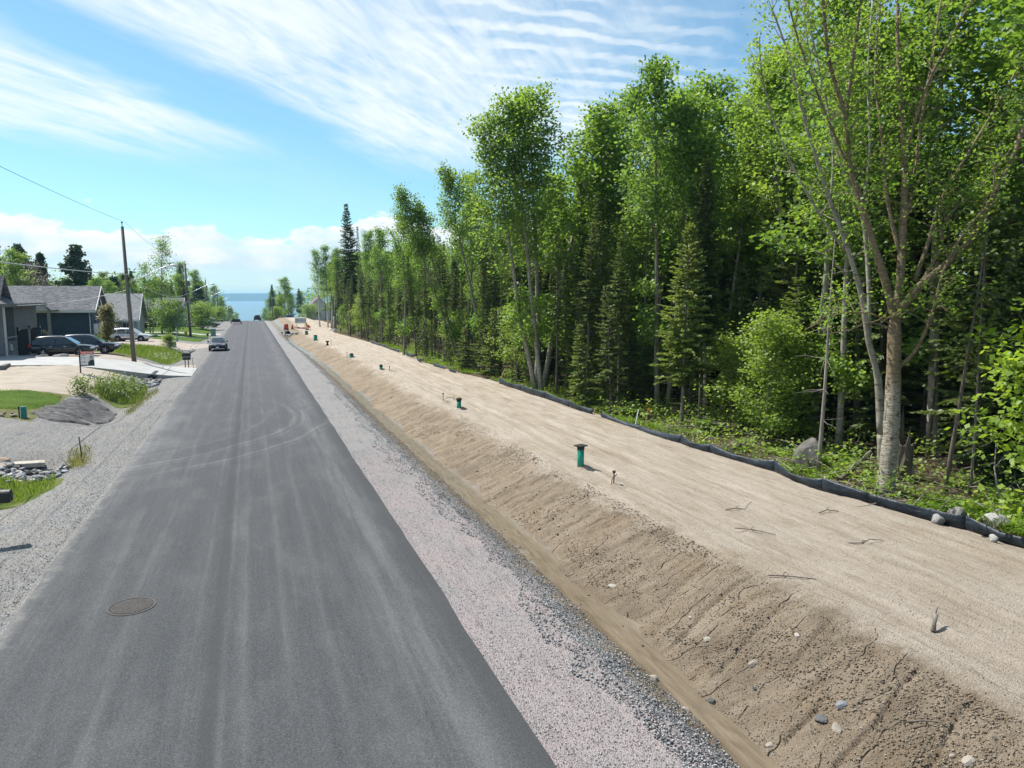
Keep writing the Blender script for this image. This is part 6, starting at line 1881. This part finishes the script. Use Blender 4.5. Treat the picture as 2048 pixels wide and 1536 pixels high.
for s in (0, .9):
    mb.tube([Vector((-20.6, 89.4 - s, 2.3)) - o, Vector((-19.0, 89.4 - s, 1.1)) - o], .05, 4); mb.tube([Vector((-20.6, 89.4 - s, 1.5)) - o, Vector((-19.0, 89.4 - s, .3)) - o], .07, 4)
    for k in range(5): q = Vector((-20.6 + .4 * k, 89.4 - s, 2.3 - .3 * k)) - o; mb.tube([q, q - Vector((0, 0, .85))], .03, 4)
mb.build('stair_rail', M['wood'], t)
MB().box((-21.2 - o.x, 88.9 - o.y, 1.55 - o.z), (1.3, 1.8, .14)).build('porch', M['wood'], t)
MB().box((-21.9 - o.x, 90.1 - o.y, 2.9 - o.z), (.95, .1, 2.1)).build('door', M['wood'], t)
for s in (-1, 1):
    q = [Vector((-20.6, 86.6, 5.55)), Vector((-20.6, 90.6, 5.55)), Vector((-20.6 + s * 1.5, 90.6, 4.25)), Vector((-20.6 + s * 1.5, 86.6, 4.25))]
    MB().prism([v - o for v in q], (0, 0, .12)).build('porch_roof', M['roof_grey'], t)
MB().prism([Vector((-21.9, 86.8, 4.3)) - o, Vector((-19.3, 86.8, 4.3)) - o, Vector((-20.6, 86.8, 5.45)) - o], (0, .1, 0)).build('porch_gable', M['sid_light'], t)
MB().box((-19.45 - o.x, 86.9 - o.y, 2.5 - o.z), (.28, .28, 3.7)).build('porch_post', M['stonework'], t)
MB().box((-19.45 - o.x, 86.9 - o.y, .9 - o.z), (.55, .55, 1.4)).build('porch_pier', M['stonework'], t)

# 3: light grey house
t = thing('house', 'light grey house with a pale shingle roof behind the nearest pole', 'house', (-18, 118, .2))
gable_house(t, -29, -15.2, 115, 123.5, -.1, 2.75, 6.0, 'x', 'sid_light', 'roof_pale', .5)
gable_house(t, -24.2, -17.5, 110.5, 116.2, -.1, 2.75, 4.9, 'y', 'sid_light', 'roof_grey', .45)
garage_door(t, 'x', 116, 118.6, -15.2, .0, 2.2, 'door_white'); window(t, 'y', -16.9, -15.9, 115, .9, 2.1)
window(t, 'y', -21.8, -20.0, 110.5, .8, 2.2)
# 4: dark house across the lawns
t = thing('house', 'charcoal blue house with a low grey roof behind the black pickup', 'house', (-17, 166, -.4))
gable_house(t, -21.4, -13.2, 162, 170, -.8, 3.4, 5.3, 'x', 'sid_blue', 'roof_grey', .5)
gable_house(t, -14.6, -12.2, 160.8, 168, -.8, 3.3, 4.6, 'y', 'sid_white', 'roof_grey', .3)
window(t, 'y', -20.0, -18.2, 162, .9, 2.4); window(t, 'y', -17.0, -15.6, 162, .9, 2.4)
# 5, 6: farther houses, 7: the white house on the right
t = thing('house', 'tan house showing two chimneys beyond the charcoal house', 'house', (-14.5, 192, -.6))
gable_house(t, -17, -13.4, 188, 197, -1, 3.2, 4.6, 'y', 'sid_tan', 'roof_grey', .3)
for xx in (-15.9, -13.9): MB().box((xx + 14.5, -3.6, 3.9), (.9, .9, 2.6)).build('chimney', M['sid_tan'], t)
window(t, 'y', -16.2, -15.0, 188, .6, 1.9)
t = thing('house', 'far pale house with a light roof by the third pole', 'house', (-14, 222, -1.2))
gable_house(t, -17, -11.6, 219, 227, -2, 2.2, 4.0, 'x', 'sid_tan', 'roof_pale', .4)
window(t, 'y', -14.5, -13.2, 219, -.2, 1.1)
t = thing('house', 'far white house with a brown roof at the right of the street', 'house', (19.5, 246, -2.2))
gable_house(t, 16.6, 24.2, 240, 250, -3.2, 1.8, 5.4, 'y', 'sid_white', 'roof_brown', .4)
window(t, 'y', 19.4, 20.8, 240, -.6, .9)

# ------------------------------------------------------------------ vehicles
def carpaint(name, c): return plain(name, c, .28, .25, .5, .03, 3, .7)


M['p_black'] = carpaint('black_paint', (.008, .012, .012)); M['p_navy'] = carpaint('navy_paint', (.010, .014, .035)); M['p_silver'] = carpaint('silver_paint', (.60, .62, .64)); M['p_white'] = carpaint('white_car_paint', (.72, .73, .74)); M['p_blue'] = carpaint('blue_paint', (.02, .05, .18))
M['tyre'] = plain('tyre_rubber', (.014, .014, .015), .9, 0, .2); M['rim'] = plain('alloy_rim', (.55, .56, .58), .35, .6); M['clad'] = plain('grey_cladding', (.03, .031, .033), .7); M['red_lens'] = plain('red_lens', (.45, .02, .02), .3); M['head_lens'] = plain('head_lamp', (.68, .70, .72), .2); M['plate'] = plain('number_plate', (.72, .74, .76), .5)
m_, gg, b = new_mat('car_glass', .05, .7); b.inputs['Base Color'].default_value = (.012, .016, .02, 1); b.inputs['Coat Weight'].default_value = .8; M['cglass'] = m_
BODY = {
    'suv': dict(w=.92, wb=1.34, rw=.365, low=[(-2.33, .50, .82, .74), (-2.27, .38, 1.00, .84), (-2.05, .30, 1.08, .90), (-1.2, .27, 1.04, .92), (0, .26, 1.00, .92), (.95, .27, .99, .92), (1.6, .29, .95, .90), (2.05, .33, .87, .86), (2.28, .40, .74, .76), (2.34, .48, .62, .66)],
                top=[(-2.24, 1.06), (-2.02, 1.55), (-1.7, 1.66), (-1.0, 1.71), (-.2, 1.70), (.25, 1.62), (1.15, .99)]),
    'sedan': dict(w=.90, wb=1.35, rw=.33, low=[(-2.33, .50, .80, .70), (-2.25, .36, .96, .82), (-1.6, .26, .98, .88), (0, .24, .94, .90), (1.0, .25, .92, .90), (1.7, .28, .84, .88), (2.15, .33, .74, .82), (2.33, .42, .60, .68)],
                  top=[(-1.75, .97), (-1.0, 1.38), (-.4, 1.44), (.15, 1.42), (1.05, .93)]),
    'pickup': dict(w=.98, wb=1.75, rw=.39, low=[(-2.9, .52, 1.08, .92), (-2.85, .46, 1.12, .95), (-2.0, .42, 1.14, .97), (-.6, .40, 1.14, .98), (.5, .40, 1.14, .98), (1.3, .42, 1.13, .97), (2.3, .44, 1.08, .95), (2.75, .48, .98, .90), (2.88, .55, .82, .80)],
                   top=[(-.68, 1.14), (-.58, 1.80), (.0, 1.90), (.75, 1.86), (1.45, 1.14)])}
CARM = {}


def car(kind, paint, label, x, y, z, rz, group=None, clad=False):
    B = BODY[kind]; key = (kind, paint)
    t = thing('parked_car' if kind != 'pickup' else 'pickup_truck', label, 'car' if kind != 'pickup' else 'pickup truck', (x, y, z), rz, group)
    hw = B['w']
    if key not in CARM:
        mb = MB()
        # lower body: rings across the car
        prof = lambda w, z0, z1: [(-w * .86, z0), (-w, z0 + (z1 - z0) * .25), (-w * 1.0, z0 + (z1 - z0) * .62), (-w * .965, z1 - .04), (-w * .86, z1), (0, z1 + .025), (w * .86, z1), (w * .965, z1 - .04), (w * 1.0, z0 + (z1 - z0) * .62), (w, z0 + (z1 - z0) * .25), (w * .86, z0)]
        rings = [[(sx, py_, pz_) for py_, pz_ in prof(w, z0, z1)] for sx, z0, z1, w in B['low']]
        n = len(rings[0]); V_ = [v for r_ in rings for v in r_]
        F_ = [(i * n + k, (i + 1) * n + k, (i + 1) * n + (k + 1) % n, i * n + (k + 1) % n) for i in range(len(rings) - 1) for k in range(n)]
        F_ += [tuple(range(n)), tuple(reversed(range((len(rings) - 1) * n, len(rings) * n)))]
        mb.add(V_, F_, True)
        # cabin
        zb = B['low'][len(B['low']) // 2][2]; zt = max(z for _, z in B['top'])
        hwz = lambda zz: hw * (.93 - .24 * max(0, zz - zb) / (zt - zb))
        V_ = []
        for sx, zz in B['top']: V_ += [(sx, -hw * .93, zb - .03), (sx, -hwz(zz), zz - .03), (sx, -hwz(zz) * .85, zz + .01), (sx, hwz(zz) * .85, zz + .01), (sx, hwz(zz), zz - .03), (sx, hw * .93, zb - .03)]
        F_ = [(i * 6 + k, (i + 1) * 6 + k, (i + 1) * 6 + k + 1, i * 6 + k + 1) for i in range(len(B['top']) - 1) for k in range(5)]
        mb.add(V_, F_, True)
        body = mb.mesh('body', M[paint])
        # windows laid just proud of the cabin
        T = B['top']; zi = lambda xx: float(np.interp(xx, [a for a, _ in T], [z for _, z in T]))
        side = []
        x_a, x_b = T[0][0] + .12, T[-1][0] - .18
        splits = [x_a, x_a + (x_b - x_a) * .22, x_a + (x_b - x_a) * .56, x_b] if kind == 'suv' else [x_a, x_a + (x_b - x_a) * .45, x_b]
        for s in (-1, 1):
            for a, b_ in zip(splits[:-1], splits[1:]):
                lo, hi = [], []
                for u in np.linspace(a + .035, b_ - .035, 7):
                    zt_ = zi(u) - .13
                    if zt_ < zb + .07: zt_ = zb + .06
                    f = lambda zz: (u, s * (hwz(zz) + .012), zz)
                    lo.append(f(zb + .045)); hi.append(f(zt_))
                side.append(MB().add(lo + hi, [(i, i + 1, 7 + i + 1, 7 + i) for i in range(6)]).mesh('side_window', M['cglass']))
        def screen(xa, za, xb, zb_):
            dx_, dz_ = xb - xa, zb_ - za; l_ = math.hypot(dx_, dz_); nx, nz = -dz_ / l_, dx_ / l_
            if nz < 0: nx, nz = -nx, -nz
            P = []
            for f in (.08, .9):
                xx, zz = xa + dx_ * f + nx * .018, za + dz_ * f + nz * .018
                w = hwz(zz) * .86
                P += [(xx, -w, zz), (xx, w, zz)]
            return MB().add(P, [(0, 1, 3, 2)])
        wind = screen(T[-1][0], T[-1][1], T[-2][0], T[-2][1]).mesh('windscreen', M['cglass'])
        back = screen(T[0][0], T[0][1], T[1][0], T[1][1]).mesh('rear_window', M['cglass'])
        rw = B['rw']
        tyre = MB()
        n = 22; V_ = [(r_ * math.cos(2 * PI * k / n), yy, r_ * math.sin(2 * PI * k / n)) for yy, r_ in ((-.11, rw * .66), (-.115, rw * .93), (-.08, rw), (.08, rw), (.115, rw * .93), (.11, rw * .66)) for k in range(n)]
        tyre.add(V_, [(j * n + k, j * n + (k + 1) % n, (j + 1) * n + (k + 1) % n, (j + 1) * n + k) for j in range(5) for k in range(n)], True)
        tyre = tyre.mesh('tyre', M['tyre'])
        rim = MB().cyl((0, -.06, 0), rw * .66, .12, 20, 'y')
        for k in range(5):
            a = 2 * PI * k / 5
            for s in (-1, 1): rim.tube([(0, s * .075, 0), (rw * .62 * math.cos(a), s * .085, rw * .62 * math.sin(a))], [.05, .035], 4, True, False)
        rim = rim.mesh('rim', M['rim'])
        arch = MB().cyl((0, -.02, 0), rw * 1.16, .04, 22, 'y').mesh('wheel_arch', M['clad'])
        CARM[key] = (body, side, wind, back, tyre, rim, arch)
    body, side, wind, back, tyre, rim, arch = CARM[key]
    link('body', body, t)
    for sm in side: link('side_window', sm, t)
    link('windscreen', wind, t); link('rear_window', back, t)
    rw = B['rw']
    for sx in (-1, 1):
        for sy in (-1, 1):
            a = link('wheel_arch', arch, t); a.location = (sx * B['wb'], sy * (hw - .01), rw + .02)
            w = bpy.data.objects.new('wheel', None); COL.objects.link(w); w.parent = t; w.location = (sx * B['wb'], sy * (hw - .065), rw)
            link('tyre', tyre, w); link('rim', rim, w)
    fx, bx_ = B['low'][-1], B['low'][0]
    for s in (-1, 1):
        MB().box((B['low'][-2][0] - .10, s * hw * .66, B['low'][-2][2] - .02), (.34, hw * .42, .13), -s * .3, .03).build('headlight', M['head_lens'], t)
        MB().box((B['low'][1][0] + .02, s * hw * .80, B['low'][1][2] - .04), (.22, hw * .26, .20), s * .12, .03).build('taillight', M['red_lens'], t)
        xm = B['top'][-1][0] - .3
        MB().box((xm, s * (hw + .09), B['low'][len(B['low']) // 2][2] + .10), (.16, .2, .13), 0, .03).build('mirror', M[paint], t)
        for xx in (-.75, .28): MB().box((xx, s * (hw + .012), .86 if kind != 'pickup' else .98), (.2, .03, .035)).build('door_handle', M['rim'], t)
    MB().box((fx[0] - .02, 0, fx[1] + .12), (.10, hw * 1.1, .2), 0, .02).build('grille', M['clad'], t)
    MB().box((fx[0] + .035, 0, fx[1] + .02), (.02, .32, .15)).build('number_plate', M['plate'], t)
    if clad:
        for s in (-1, 1): MB().box((0, s * hw * .97, .36), (2 * B['wb'] - .9, .09, .22), 0, .02).build('sill', M['clad'], t)
        MB().box((bx_[0] + .06, 0, .52), (.14, hw * 1.6, .3), 0, .03).build('rear_bumper', M['clad'], t)
    if kind == 'pickup':
        MB().box((-1.85, 0, 1.145), (1.9, hw * 1.6, .06)).build('bed_dark_top', M['clad'], t)  # dark slab on the closed top stands in for the shaded bed hollow
    return t


car('suv', 'p_black', 'black-green crossover parked side-on, nearest of the two dark ones', -14.75, 70.1, .82, R(-2), 'cars parked in the drives')
car('suv', 'p_navy', 'navy crossover parked just behind the black-green one', -13.55, 74.0, .74, R(-2), 'cars parked in the drives')
car('suv', 'p_silver', 'silver crossover with dark lower trim on the gravel drive behind the nearest pole', -14.2, 103.0, .13, R(-10), 'cars parked in the drives', True)
car('pickup', 'p_black', 'black pickup truck parked before the charcoal house', -17.4, 154.5, -.3, R(-4), 'cars parked in the drives')
car('suv', 'p_white', 'white car parked behind the second pole', -14.3, 172, -.55, R(-4), 'cars parked in the drives')
car('sedan', 'p_navy', 'dark blue sedan nosing out by the wide bush', -8.6, 168, -.7, R(-8), 'cars parked in the drives')
car('sedan', 'p_silver', 'silver car left of the third pole, beyond the wide bush', -13.0, 198, -.55, R(0), 'cars parked in the drives')
car('suv', 'p_white', 'white car right of the third pole, partly behind bushes', -10.9, 206, -.75, R(-6), 'cars parked in the drives')
car('sedan', 'p_black', 'dark car at the far end of the row by the fourth pole', -9.4, 219, -1.5, R(0), 'cars parked in the drives')
car('sedan', 'p_navy', 'dark sedan driving towards us on the left edge of the road', -3.65, 90.5, H1(-3.65, 90.5) + .035, R(-90), None)
car('suv', 'p_black', 'small dark car far off at the crest of the road', 1.7, 222, H1(1.7, 222) + .03, R(90), None)
car('pickup', 'p_blue', 'blue pickup truck far off on the right beyond the sand heap', 10.9, 238, -1.75, R(0), None)

t = thing('utility_trailer', 'flat dark utility trailer parked on the left road edge near the crest', 'trailer', (-3.35, 186, H1(-3.35, 186) + .03))
MB().box((0, 0, .52), (2.0, 3.2, .10)).build('deck', M['clad'], t)
for k in range(2):
    MB().box((0, -1.58 + k * 3.16, .80), (1.9, .06, .5)).build('end_gate', M['black'], t)
for s in (-1, 1):
    MB().box((s * .97, 0, .78), (.06, 3.0, .10)).build('side_rail', M['black'], t)
    MB().cyl((s * 1.12 - .1, 0, .33), .32, .2, 16, 'x').build('wheel', M['tyre'], t)
    MB().box((s * 1.12, 0, .70), (.26, 1.0, .05), 0, .03).build('mudguard', M['galv'], t)
    for k in (-1, 1): MB().tube([(s * .95, k * 1.5, .5), (s * .95, k * 1.5, 1.25)], .03, 5).build('stake', M['galv'], t)
t = thing('utility_trailer', 'dark blue boxy trailer behind the silver crossover', 'trailer', (-17.6, 109.5, .05))
MB().box((0, 0, 1.02), (2.2, 1.5, 1.15), 0, .06).build('body', M['p_navy'], t); MB().box((0, 0, 1.62), (2.28, 1.58, .06), 0, .05).build('lid', M['p_blue'], t)
for s in (-1, 1): MB().cyl((0, s * .8 - .08, .33), .33, .16, 16, 'y').build('wheel', M['tyre'], t)

# ------------------------------------------------------------------ small street things
def text_mesh(body, size, mat, name='lettering', ext=.004):
    c = bpy.data.curves.new('t', 'FONT'); c.body = body; c.size = size; c.align_x = 'CENTER'; c.align_y = 'CENTER'; c.extrude = ext; c.offset = size * .02
    ob = bpy.data.objects.new('t', c); me = bpy.data.meshes.new_from_object(ob)
    bpy.data.objects.remove(ob); bpy.data.curves.remove(c)
    me.transform(Matrix.Rotation(PI / 2, 4, 'X')); me.materials.clear(); me.materials.append(mat); me.name = name
    return me


M['print_grey'] = plain('grey_print', (.16, .16, .18), .6); M['print_navy'] = plain('navy_print', (.03, .035, .09), .6); M['skin_print'] = plain('portrait_print', (.52, .33, .24), .6); M['suit_print'] = plain('dark_suit_print', (.02, .035, .045), .6); M['sky_print'] = plain('pale_blue_print', (.55, .62, .66), .6)
t = thing('for_sale_sign', 'real estate sign with a red FOR SALE header hanging from a dark post', 'sign', (-11.0, 56.4, H1(-11.0, 56.4)), R(-4))
MB().box((0, 0, .85), (.075, .075, 1.95)).build('post', M['black'], t)
MB().box((.42, 0, 1.62), (.95, .05, .05)).build('arm', M['black'], t)
pb = MB().box((.46, 0, .98), (.84, .03, .98)).build('panel', M['white'], t)
MB().box((.46, -.018, 1.375), (.84, .008, .19)).build('header', M['redpaint'], pb)
o = link('lettering', text_mesh('FOR SALE', .165, M['white']), pb); o.location = (.46, -.026, 1.375)
MB().prism([(.44, -.0165, .50), (.87, -.0165, .50), (.87, -.0165, 1.275), (.64, -.0165, 1.275)], (0, -.004, 0)).build('picture_ground', M['sky_print'], pb)
mb = MB(); mb.prism([(.47, -.0225, .5), (.87, -.0225, .5), (.87, -.0225, .84), (.76, -.0225, .93), (.66, -.0225, .90), (.52, -.0225, .76)], (0, -.004, 0)); mb.build('portrait_suit', M['suit_print'], pb)
mb = MB(); mb.prism([(.71 + .075 * math.cos(2 * PI * k / 14), -.028, 1.04 + .11 * math.sin(2 * PI * k / 14)) for k in range(14)], (0, -.004, 0)); mb.build('portrait_face', M['skin_print'], pb)
mb = MB(); mb.prism([(.71 + .085 * math.cos(PI * k / 8), -.0335, 1.08 + .10 * math.sin(PI * k / 8)) for k in range(9)], (0, -.004, 0)); mb.build('portrait_hair', M['print_grey'], pb)
mb = MB()
for zz, w in ((1.215, .26), (1.06, .34), (.965, .28), (.80, .26), (.74, .22)):
    x = .08
    while x < .08 + w: mb.box((x + .02, -.0185, zz), (.028 + .014 * math.sin(x * 90), .006, .035)); x += .052
mb.build('small_print', M['print_grey'], pb)
MB().box((.25, -.0185, .53), (.40, .006, .07)).build('footer', M['print_navy'], pb)

t = thing('board_sign', 'grey-white notice board with a round emblem, standing on the far sand', 'sign', (8.75, 146, H1(8.75, 146)), R(-3))
pb = MB().box((.15, 0, 1.75), (2.1, .05, 1.05)).build('panel', M['sky_print'], t)
for xx in (-.55, .95): MB().box((xx, .06, .7), (.09, .09, 2.1)).build('post', M['bark_dark'], t)
mb = MB(); n = 20
V_ = [(-.50 + r_ * math.cos(2 * PI * k / n), -.032, 1.78 + r_ * math.sin(2 * PI * k / n)) for r_ in (.25, .15) for k in range(n)]
mb.add(V_, [(k, (k + 1) % n, n + (k + 1) % n, n + k) for k in range(n)]); mb.build('emblem_ring', M['print_grey'], pb)
mb = MB()
for zz, x0, x1 in ((1.85, -.15, 1.08), (1.62, .2, .75)):
    x = x0
    while x < x1: mb.box((x + .05, -.03, zz), (.08 + .03 * math.sin(x * 40), .012, .13 if zz > 1.7 else .09)); x += .125
mb.build('small_print', M['print_navy'], pb)

def mailbox(x, y, rz, label, two, hh_=1.0, L_=.5, back=0.):
    t = thing('mailbox', label, 'mailbox', (x, y, H1(x, y)), rz, 'roadside mailboxes')
    if two:
        for s in (-.13, .13): MB().box((s, 0, hh_ * .4), (.09, .09, hh_ * .9)).build('post', M['wood'], t)
        MB().box((0, 0, hh_ * .80), (.62, .5, .24), 0, .02).build('lower_box', M['black'], t)
        MB().box((0, -.24, hh_ * .80 + .135), (.60, .05, .022)).build('label_strip', M['white'], t)
        MB().box((0, 0, hh_ * .80 + .29), (.66, .5, .28), 0, .03).build('upper_box', M['black'], t)
        MB().box((0, 0, hh_ * .80 + .445), (.70, .54, .03)).build('lid', M['clad'], t)
    else:
        MB().box((0, back, hh_ * .45), (.09, .09, hh_ * 1.1)).build('post', M['wood'], t)
        n = 12; w, r_ = .14, .14
        ring = [(-w, 0), (w, 0)] + [(w * math.cos(PI * k / n), .16 + r_ * math.sin(PI * k / n)) for k in range(n + 1)]
        MB().prism([(px_, -L_ / 2, hh_ + pz_) for px_, pz_ in ring], (0, L_, 0)).build('box', M['black'], t)
        MB().prism([(px_ * .94, -L_ / 2 - .012, hh_ + .01 + pz_ * .94) for px_, pz_ in ring], (0, .012, 0)).build('door', M['clad'], t)
        MB().box((w + .01, .05, hh_ + .25), (.012, .05, .2)).build('flag', M['redpaint'], t)
    return t


mailbox(-6.02, 20.3, R(90), 'dark mailbox poking in at the left picture edge over the gravel', False, 1.05, .8, .3)
mailbox(-5.32, 68.4, 0, 'pair of black newspaper boxes stacked on twin posts by the driveway end', True, 1.0)
mailbox(-5.5, 105.4, 0, 'small dark mailbox on a post before the gravel drive, near the dark sedan', False, 1.05, .5)
M['teal'] = plain('teal_plastic', (.02, .20, .18), .5); M['cab_green'] = plain('pale_green_steel', (.22, .32, .28), .5)
t = thing('utility_pedestal', 'small teal utility box between the lawn and the black fabric', 'utility box', (-10.25, 39.9, H1(-10.25, 39.9)))
MB().tube([(0, 0, -.1), (0, 0, .42), (0, 0, .52)], [.17, .16, .12], 4, True, False).build('cover', M['teal'], t); MB().box((-.19, .02, .24), (.05, .05, .62)).build('stake', M['black'], t)
t = thing('utility_cabinet', 'pale green utility cabinet on the left verge beyond the sedan', 'utility box', (-5.75, 126.5, H1(-5.75, 126.5)))
MB().box((0, 0, .55), (.75, .6, 1.1), 0, .03).build('cabinet', M['cab_green'], t); MB().box((0, 0, 1.13), (.82, .66, .08), 0, .03).build('lid', M['cab_green'], t); MB().box((0, 0, .04), (.95, .8, .12)).build('plinth', M['concrete'], t)
t = thing('utility_pedestal', 'slim green-grey pedestal post in front of the dense bush', 'utility box', (-9.45, 107.5, H1(-9.45, 107.5)))
MB().tube([(0, 0, -.1), (0, 0, .55)], [.2, .18], 8).build('base', M['cab_green'], t); MB().tube([(0, 0, .55), (0, 0, 1.7)], .06, 8).build('post', M['cab_green'], t)
t = thing('utility_pedestal', 'low pale green box in the grass beyond the newspaper boxes', 'utility box', (-8.9, 96.3, H1(-8.9, 96.3)))
MB().box((0, 0, .3), (.7, .6, .6), 0, .04).build('cabinet', M['cab_green'], t); MB().box((0, 0, .63), (.76, .66, .07), 0, .03).build('lid', M['cab_green'], t)
t = thing('fire_hydrant', 'yellow fire hydrant beside the second pole', 'hydrant', (-9.35, 121.2, H1(-9.35, 121.2)))
MB().tube([(0, 0, -.1), (0, 0, .62), (0, 0, .78), (0, 0, .86)], [.15, .14, .17, .06], 12).build('barrel', M['yellow'], t)
for s in (-1, 1): MB().tube([(0, 0, .55), (s * .24, 0, .55)], [.09, .08], 8).build('nozzle', M['yellow'], t)
t = thing('marker_post', 'thin orange marker post on the lawn left of the hydrant', 'marker post', (-10.4, 120.5, H1(-10.4, 120.5)))
MB().box((0, 0, .5), (.10, .04, 1.2)).build('blade', M['orange'], t); MB().box((0, 0, .02), (.16, .1, .08)).build('foot', M['black'], t)
for x, y, hh_, lab in ((-6.05, 30.3, .92, 'rusty steel rod leaning by the grey rocks at the gravel edge'), (-4.78, 67.9, .85, 'thin rusty rod at the road edge beside the newspaper boxes')):
    t = thing('marker_rod', lab, 'rod', (x, y, H1(x, y)), 0, 'marker rods on the left verge')
    MB().tube([(0, 0, -.1), (-.06, 0, hh_)], .020, 6).build('rod', M['rust'], t); MB().tube([(-.06, 0, hh_), (-.062, 0, hh_ + .03)], .028, 6).build('rod_cap', M['rust'], t)
for x, y, rz, lab in ((-15.6, 66.9, .3, 'pale kerb block lying before the black-green crossover, left one'), (-14.2, 66.9, -.1, 'flat pale paving block before the black-green crossover, right one')):
    t = thing('kerb_block', lab, 'block', (x, y, 1.06), rz, 'blocks on the driveway edge')
    MB().box((0, 0, 0), (.75, .34, .16), 0, .02).build('block', M['concrete'], t); MB().box((.1, .0, .115), (.5, .26, .07), 0, .02).build('cap_stone', M['rock_grey'], t)
tag(mound('soil_heap', -13.6, 67.3, 1.1, .22, M['damp_soil'], None, 4), 'low brown soil ridge along the far side of the concrete driveway', 'soil heap')
t = thing('culvert_pipe', 'dark corrugated pipe end under the concrete driveway, among grey rocks', 'culvert', (-7.05, 59.4, H1(-7.05, 59.4) + .15), 0, 'culvert pipes')
def culvert(t, r_, L_):
    n = 18; m = 12; V_ = [((r_ + .02 * (j % 2)) * math.cos(2 * PI * k / n), L_ * j / m, (r_ + .02 * (j % 2)) * math.sin(2 * PI * k / n)) for j in range(m + 1) for k in range(n)]
    MB().add(V_, [(j * n + k, j * n + (k + 1) % n, (j + 1) * n + (k + 1) % n, (j + 1) * n + k) for j in range(m) for k in range(n)], True).build('pipe_wall', M['black'], t)
    MB().cyl((0, L_, 0), r_, .02, n, 'y').build('pipe_dark', M['iron_dark'], t)
culvert(t, .26, 3)
t = thing('culvert_pipe', 'dark culvert mouth at the far end of the silt stream', 'culvert', (5.95, 133.2, H1(5.95, 133.2) + .25), 0, 'culvert pipes')
culvert(t, .42, 4)
t = thing('traffic_barrel', 'wide faded red-orange traffic barrel beyond the far culvert', 'barrel', (6.35, 149, H1(6.35, 149)), 0, 'traffic barrels')
MB().tube([(0, 0, 0), (0, 0, .12)], [.55, .5], 16).build('base', M['black'], t)
MB().tube([(0, 0, .12), (0, 0, .5), (0, 0, .95), (0, 0, 1.1), (0, 0, 1.15)], [.46, .44, .40, .3, .28], 16).build('drum', M['barrel'], t)
t = thing('traffic_cone', 'slim faded red-orange cone right of the wide barrel', 'cone', (7.55, 150, H1(7.55, 150)), 0, 'traffic barrels')
MB().box((0, 0, .04), (.55, .55, .08), 0, .05).build('base', M['black'], t)
MB().tube([(0, 0, .08), (0, 0, .95)], [.24, .13], 14).build('cone', M['barrel'], t)
t = thing('marker_barrel', 'small yellow and orange marker by the board sign', 'marker', (10.1, 146, H1(10.1, 146)))
MB().box((-.12, 0, .75), (.28, .28, 1.1), 0, .04).build('yellow_panel', M['yellow'], t); MB().box((.2, 0, .65), (.34, .22, .6), 0, .04).build('orange_panel', M['orange'], t); MB().box((0, 0, .1), (.6, .5, .2)).build('foot', M['black'], t)
t = thing('warning_tape', 'sagging red and white plastic tape below the board sign', 'tape', (8.6, 143.5, H1(8.6, 143.5)))
for k in range(6):
    q0 = Vector((-.9 + .45 * k, 0, .5 - .25 * math.sin(PI * k / 6))); q1 = Vector((-.9 + .45 * (k + 1), .05, .5 - .25 * math.sin(PI * (k + 1) / 6)))
    MB().prism([q0, q1, q1 + Vector((0, 0, .3)), q0 + Vector((0, 0, .3))], (0, .02, 0)).build('band', M['redpaint' if k % 2 else 'white'], t)
for xx in (-.95, 1.85): MB().tube([(xx, .1, -.1), (xx, .1, .9)], .05, 5).build('post', M['wood'], t)
tag(mound('black_heap', 14.9, 140.5, 1.3, .45, M['black'], None, 14), 'black plastic heap at the feet of the white birches', 'heap')


# ------------------------------------------------------------------ haze over the lake and the far shore
mh = bpy.data.materials.new('haze_air'); mh.use_nodes = True; nt = mh.node_tree; nt.nodes.clear()
pv = nt.nodes.new('ShaderNodeVolumePrincipled'); ou = nt.nodes.new('ShaderNodeOutputMaterial')
pv.inputs['Color'].default_value = (.40, .72, 1.0, 1); pv.inputs['Density'].default_value = .00013; pv.inputs['Anisotropy'].default_value = .2
pv.inputs['Density Attribute'].default_value = ''
nt.links.new(pv.outputs[0], ou.inputs['Volume'])
hz = MB().box((0, 3900, 4.5), (13600, 8200, 83)).build('haze', mh)
tag(hz, kind='stuff')
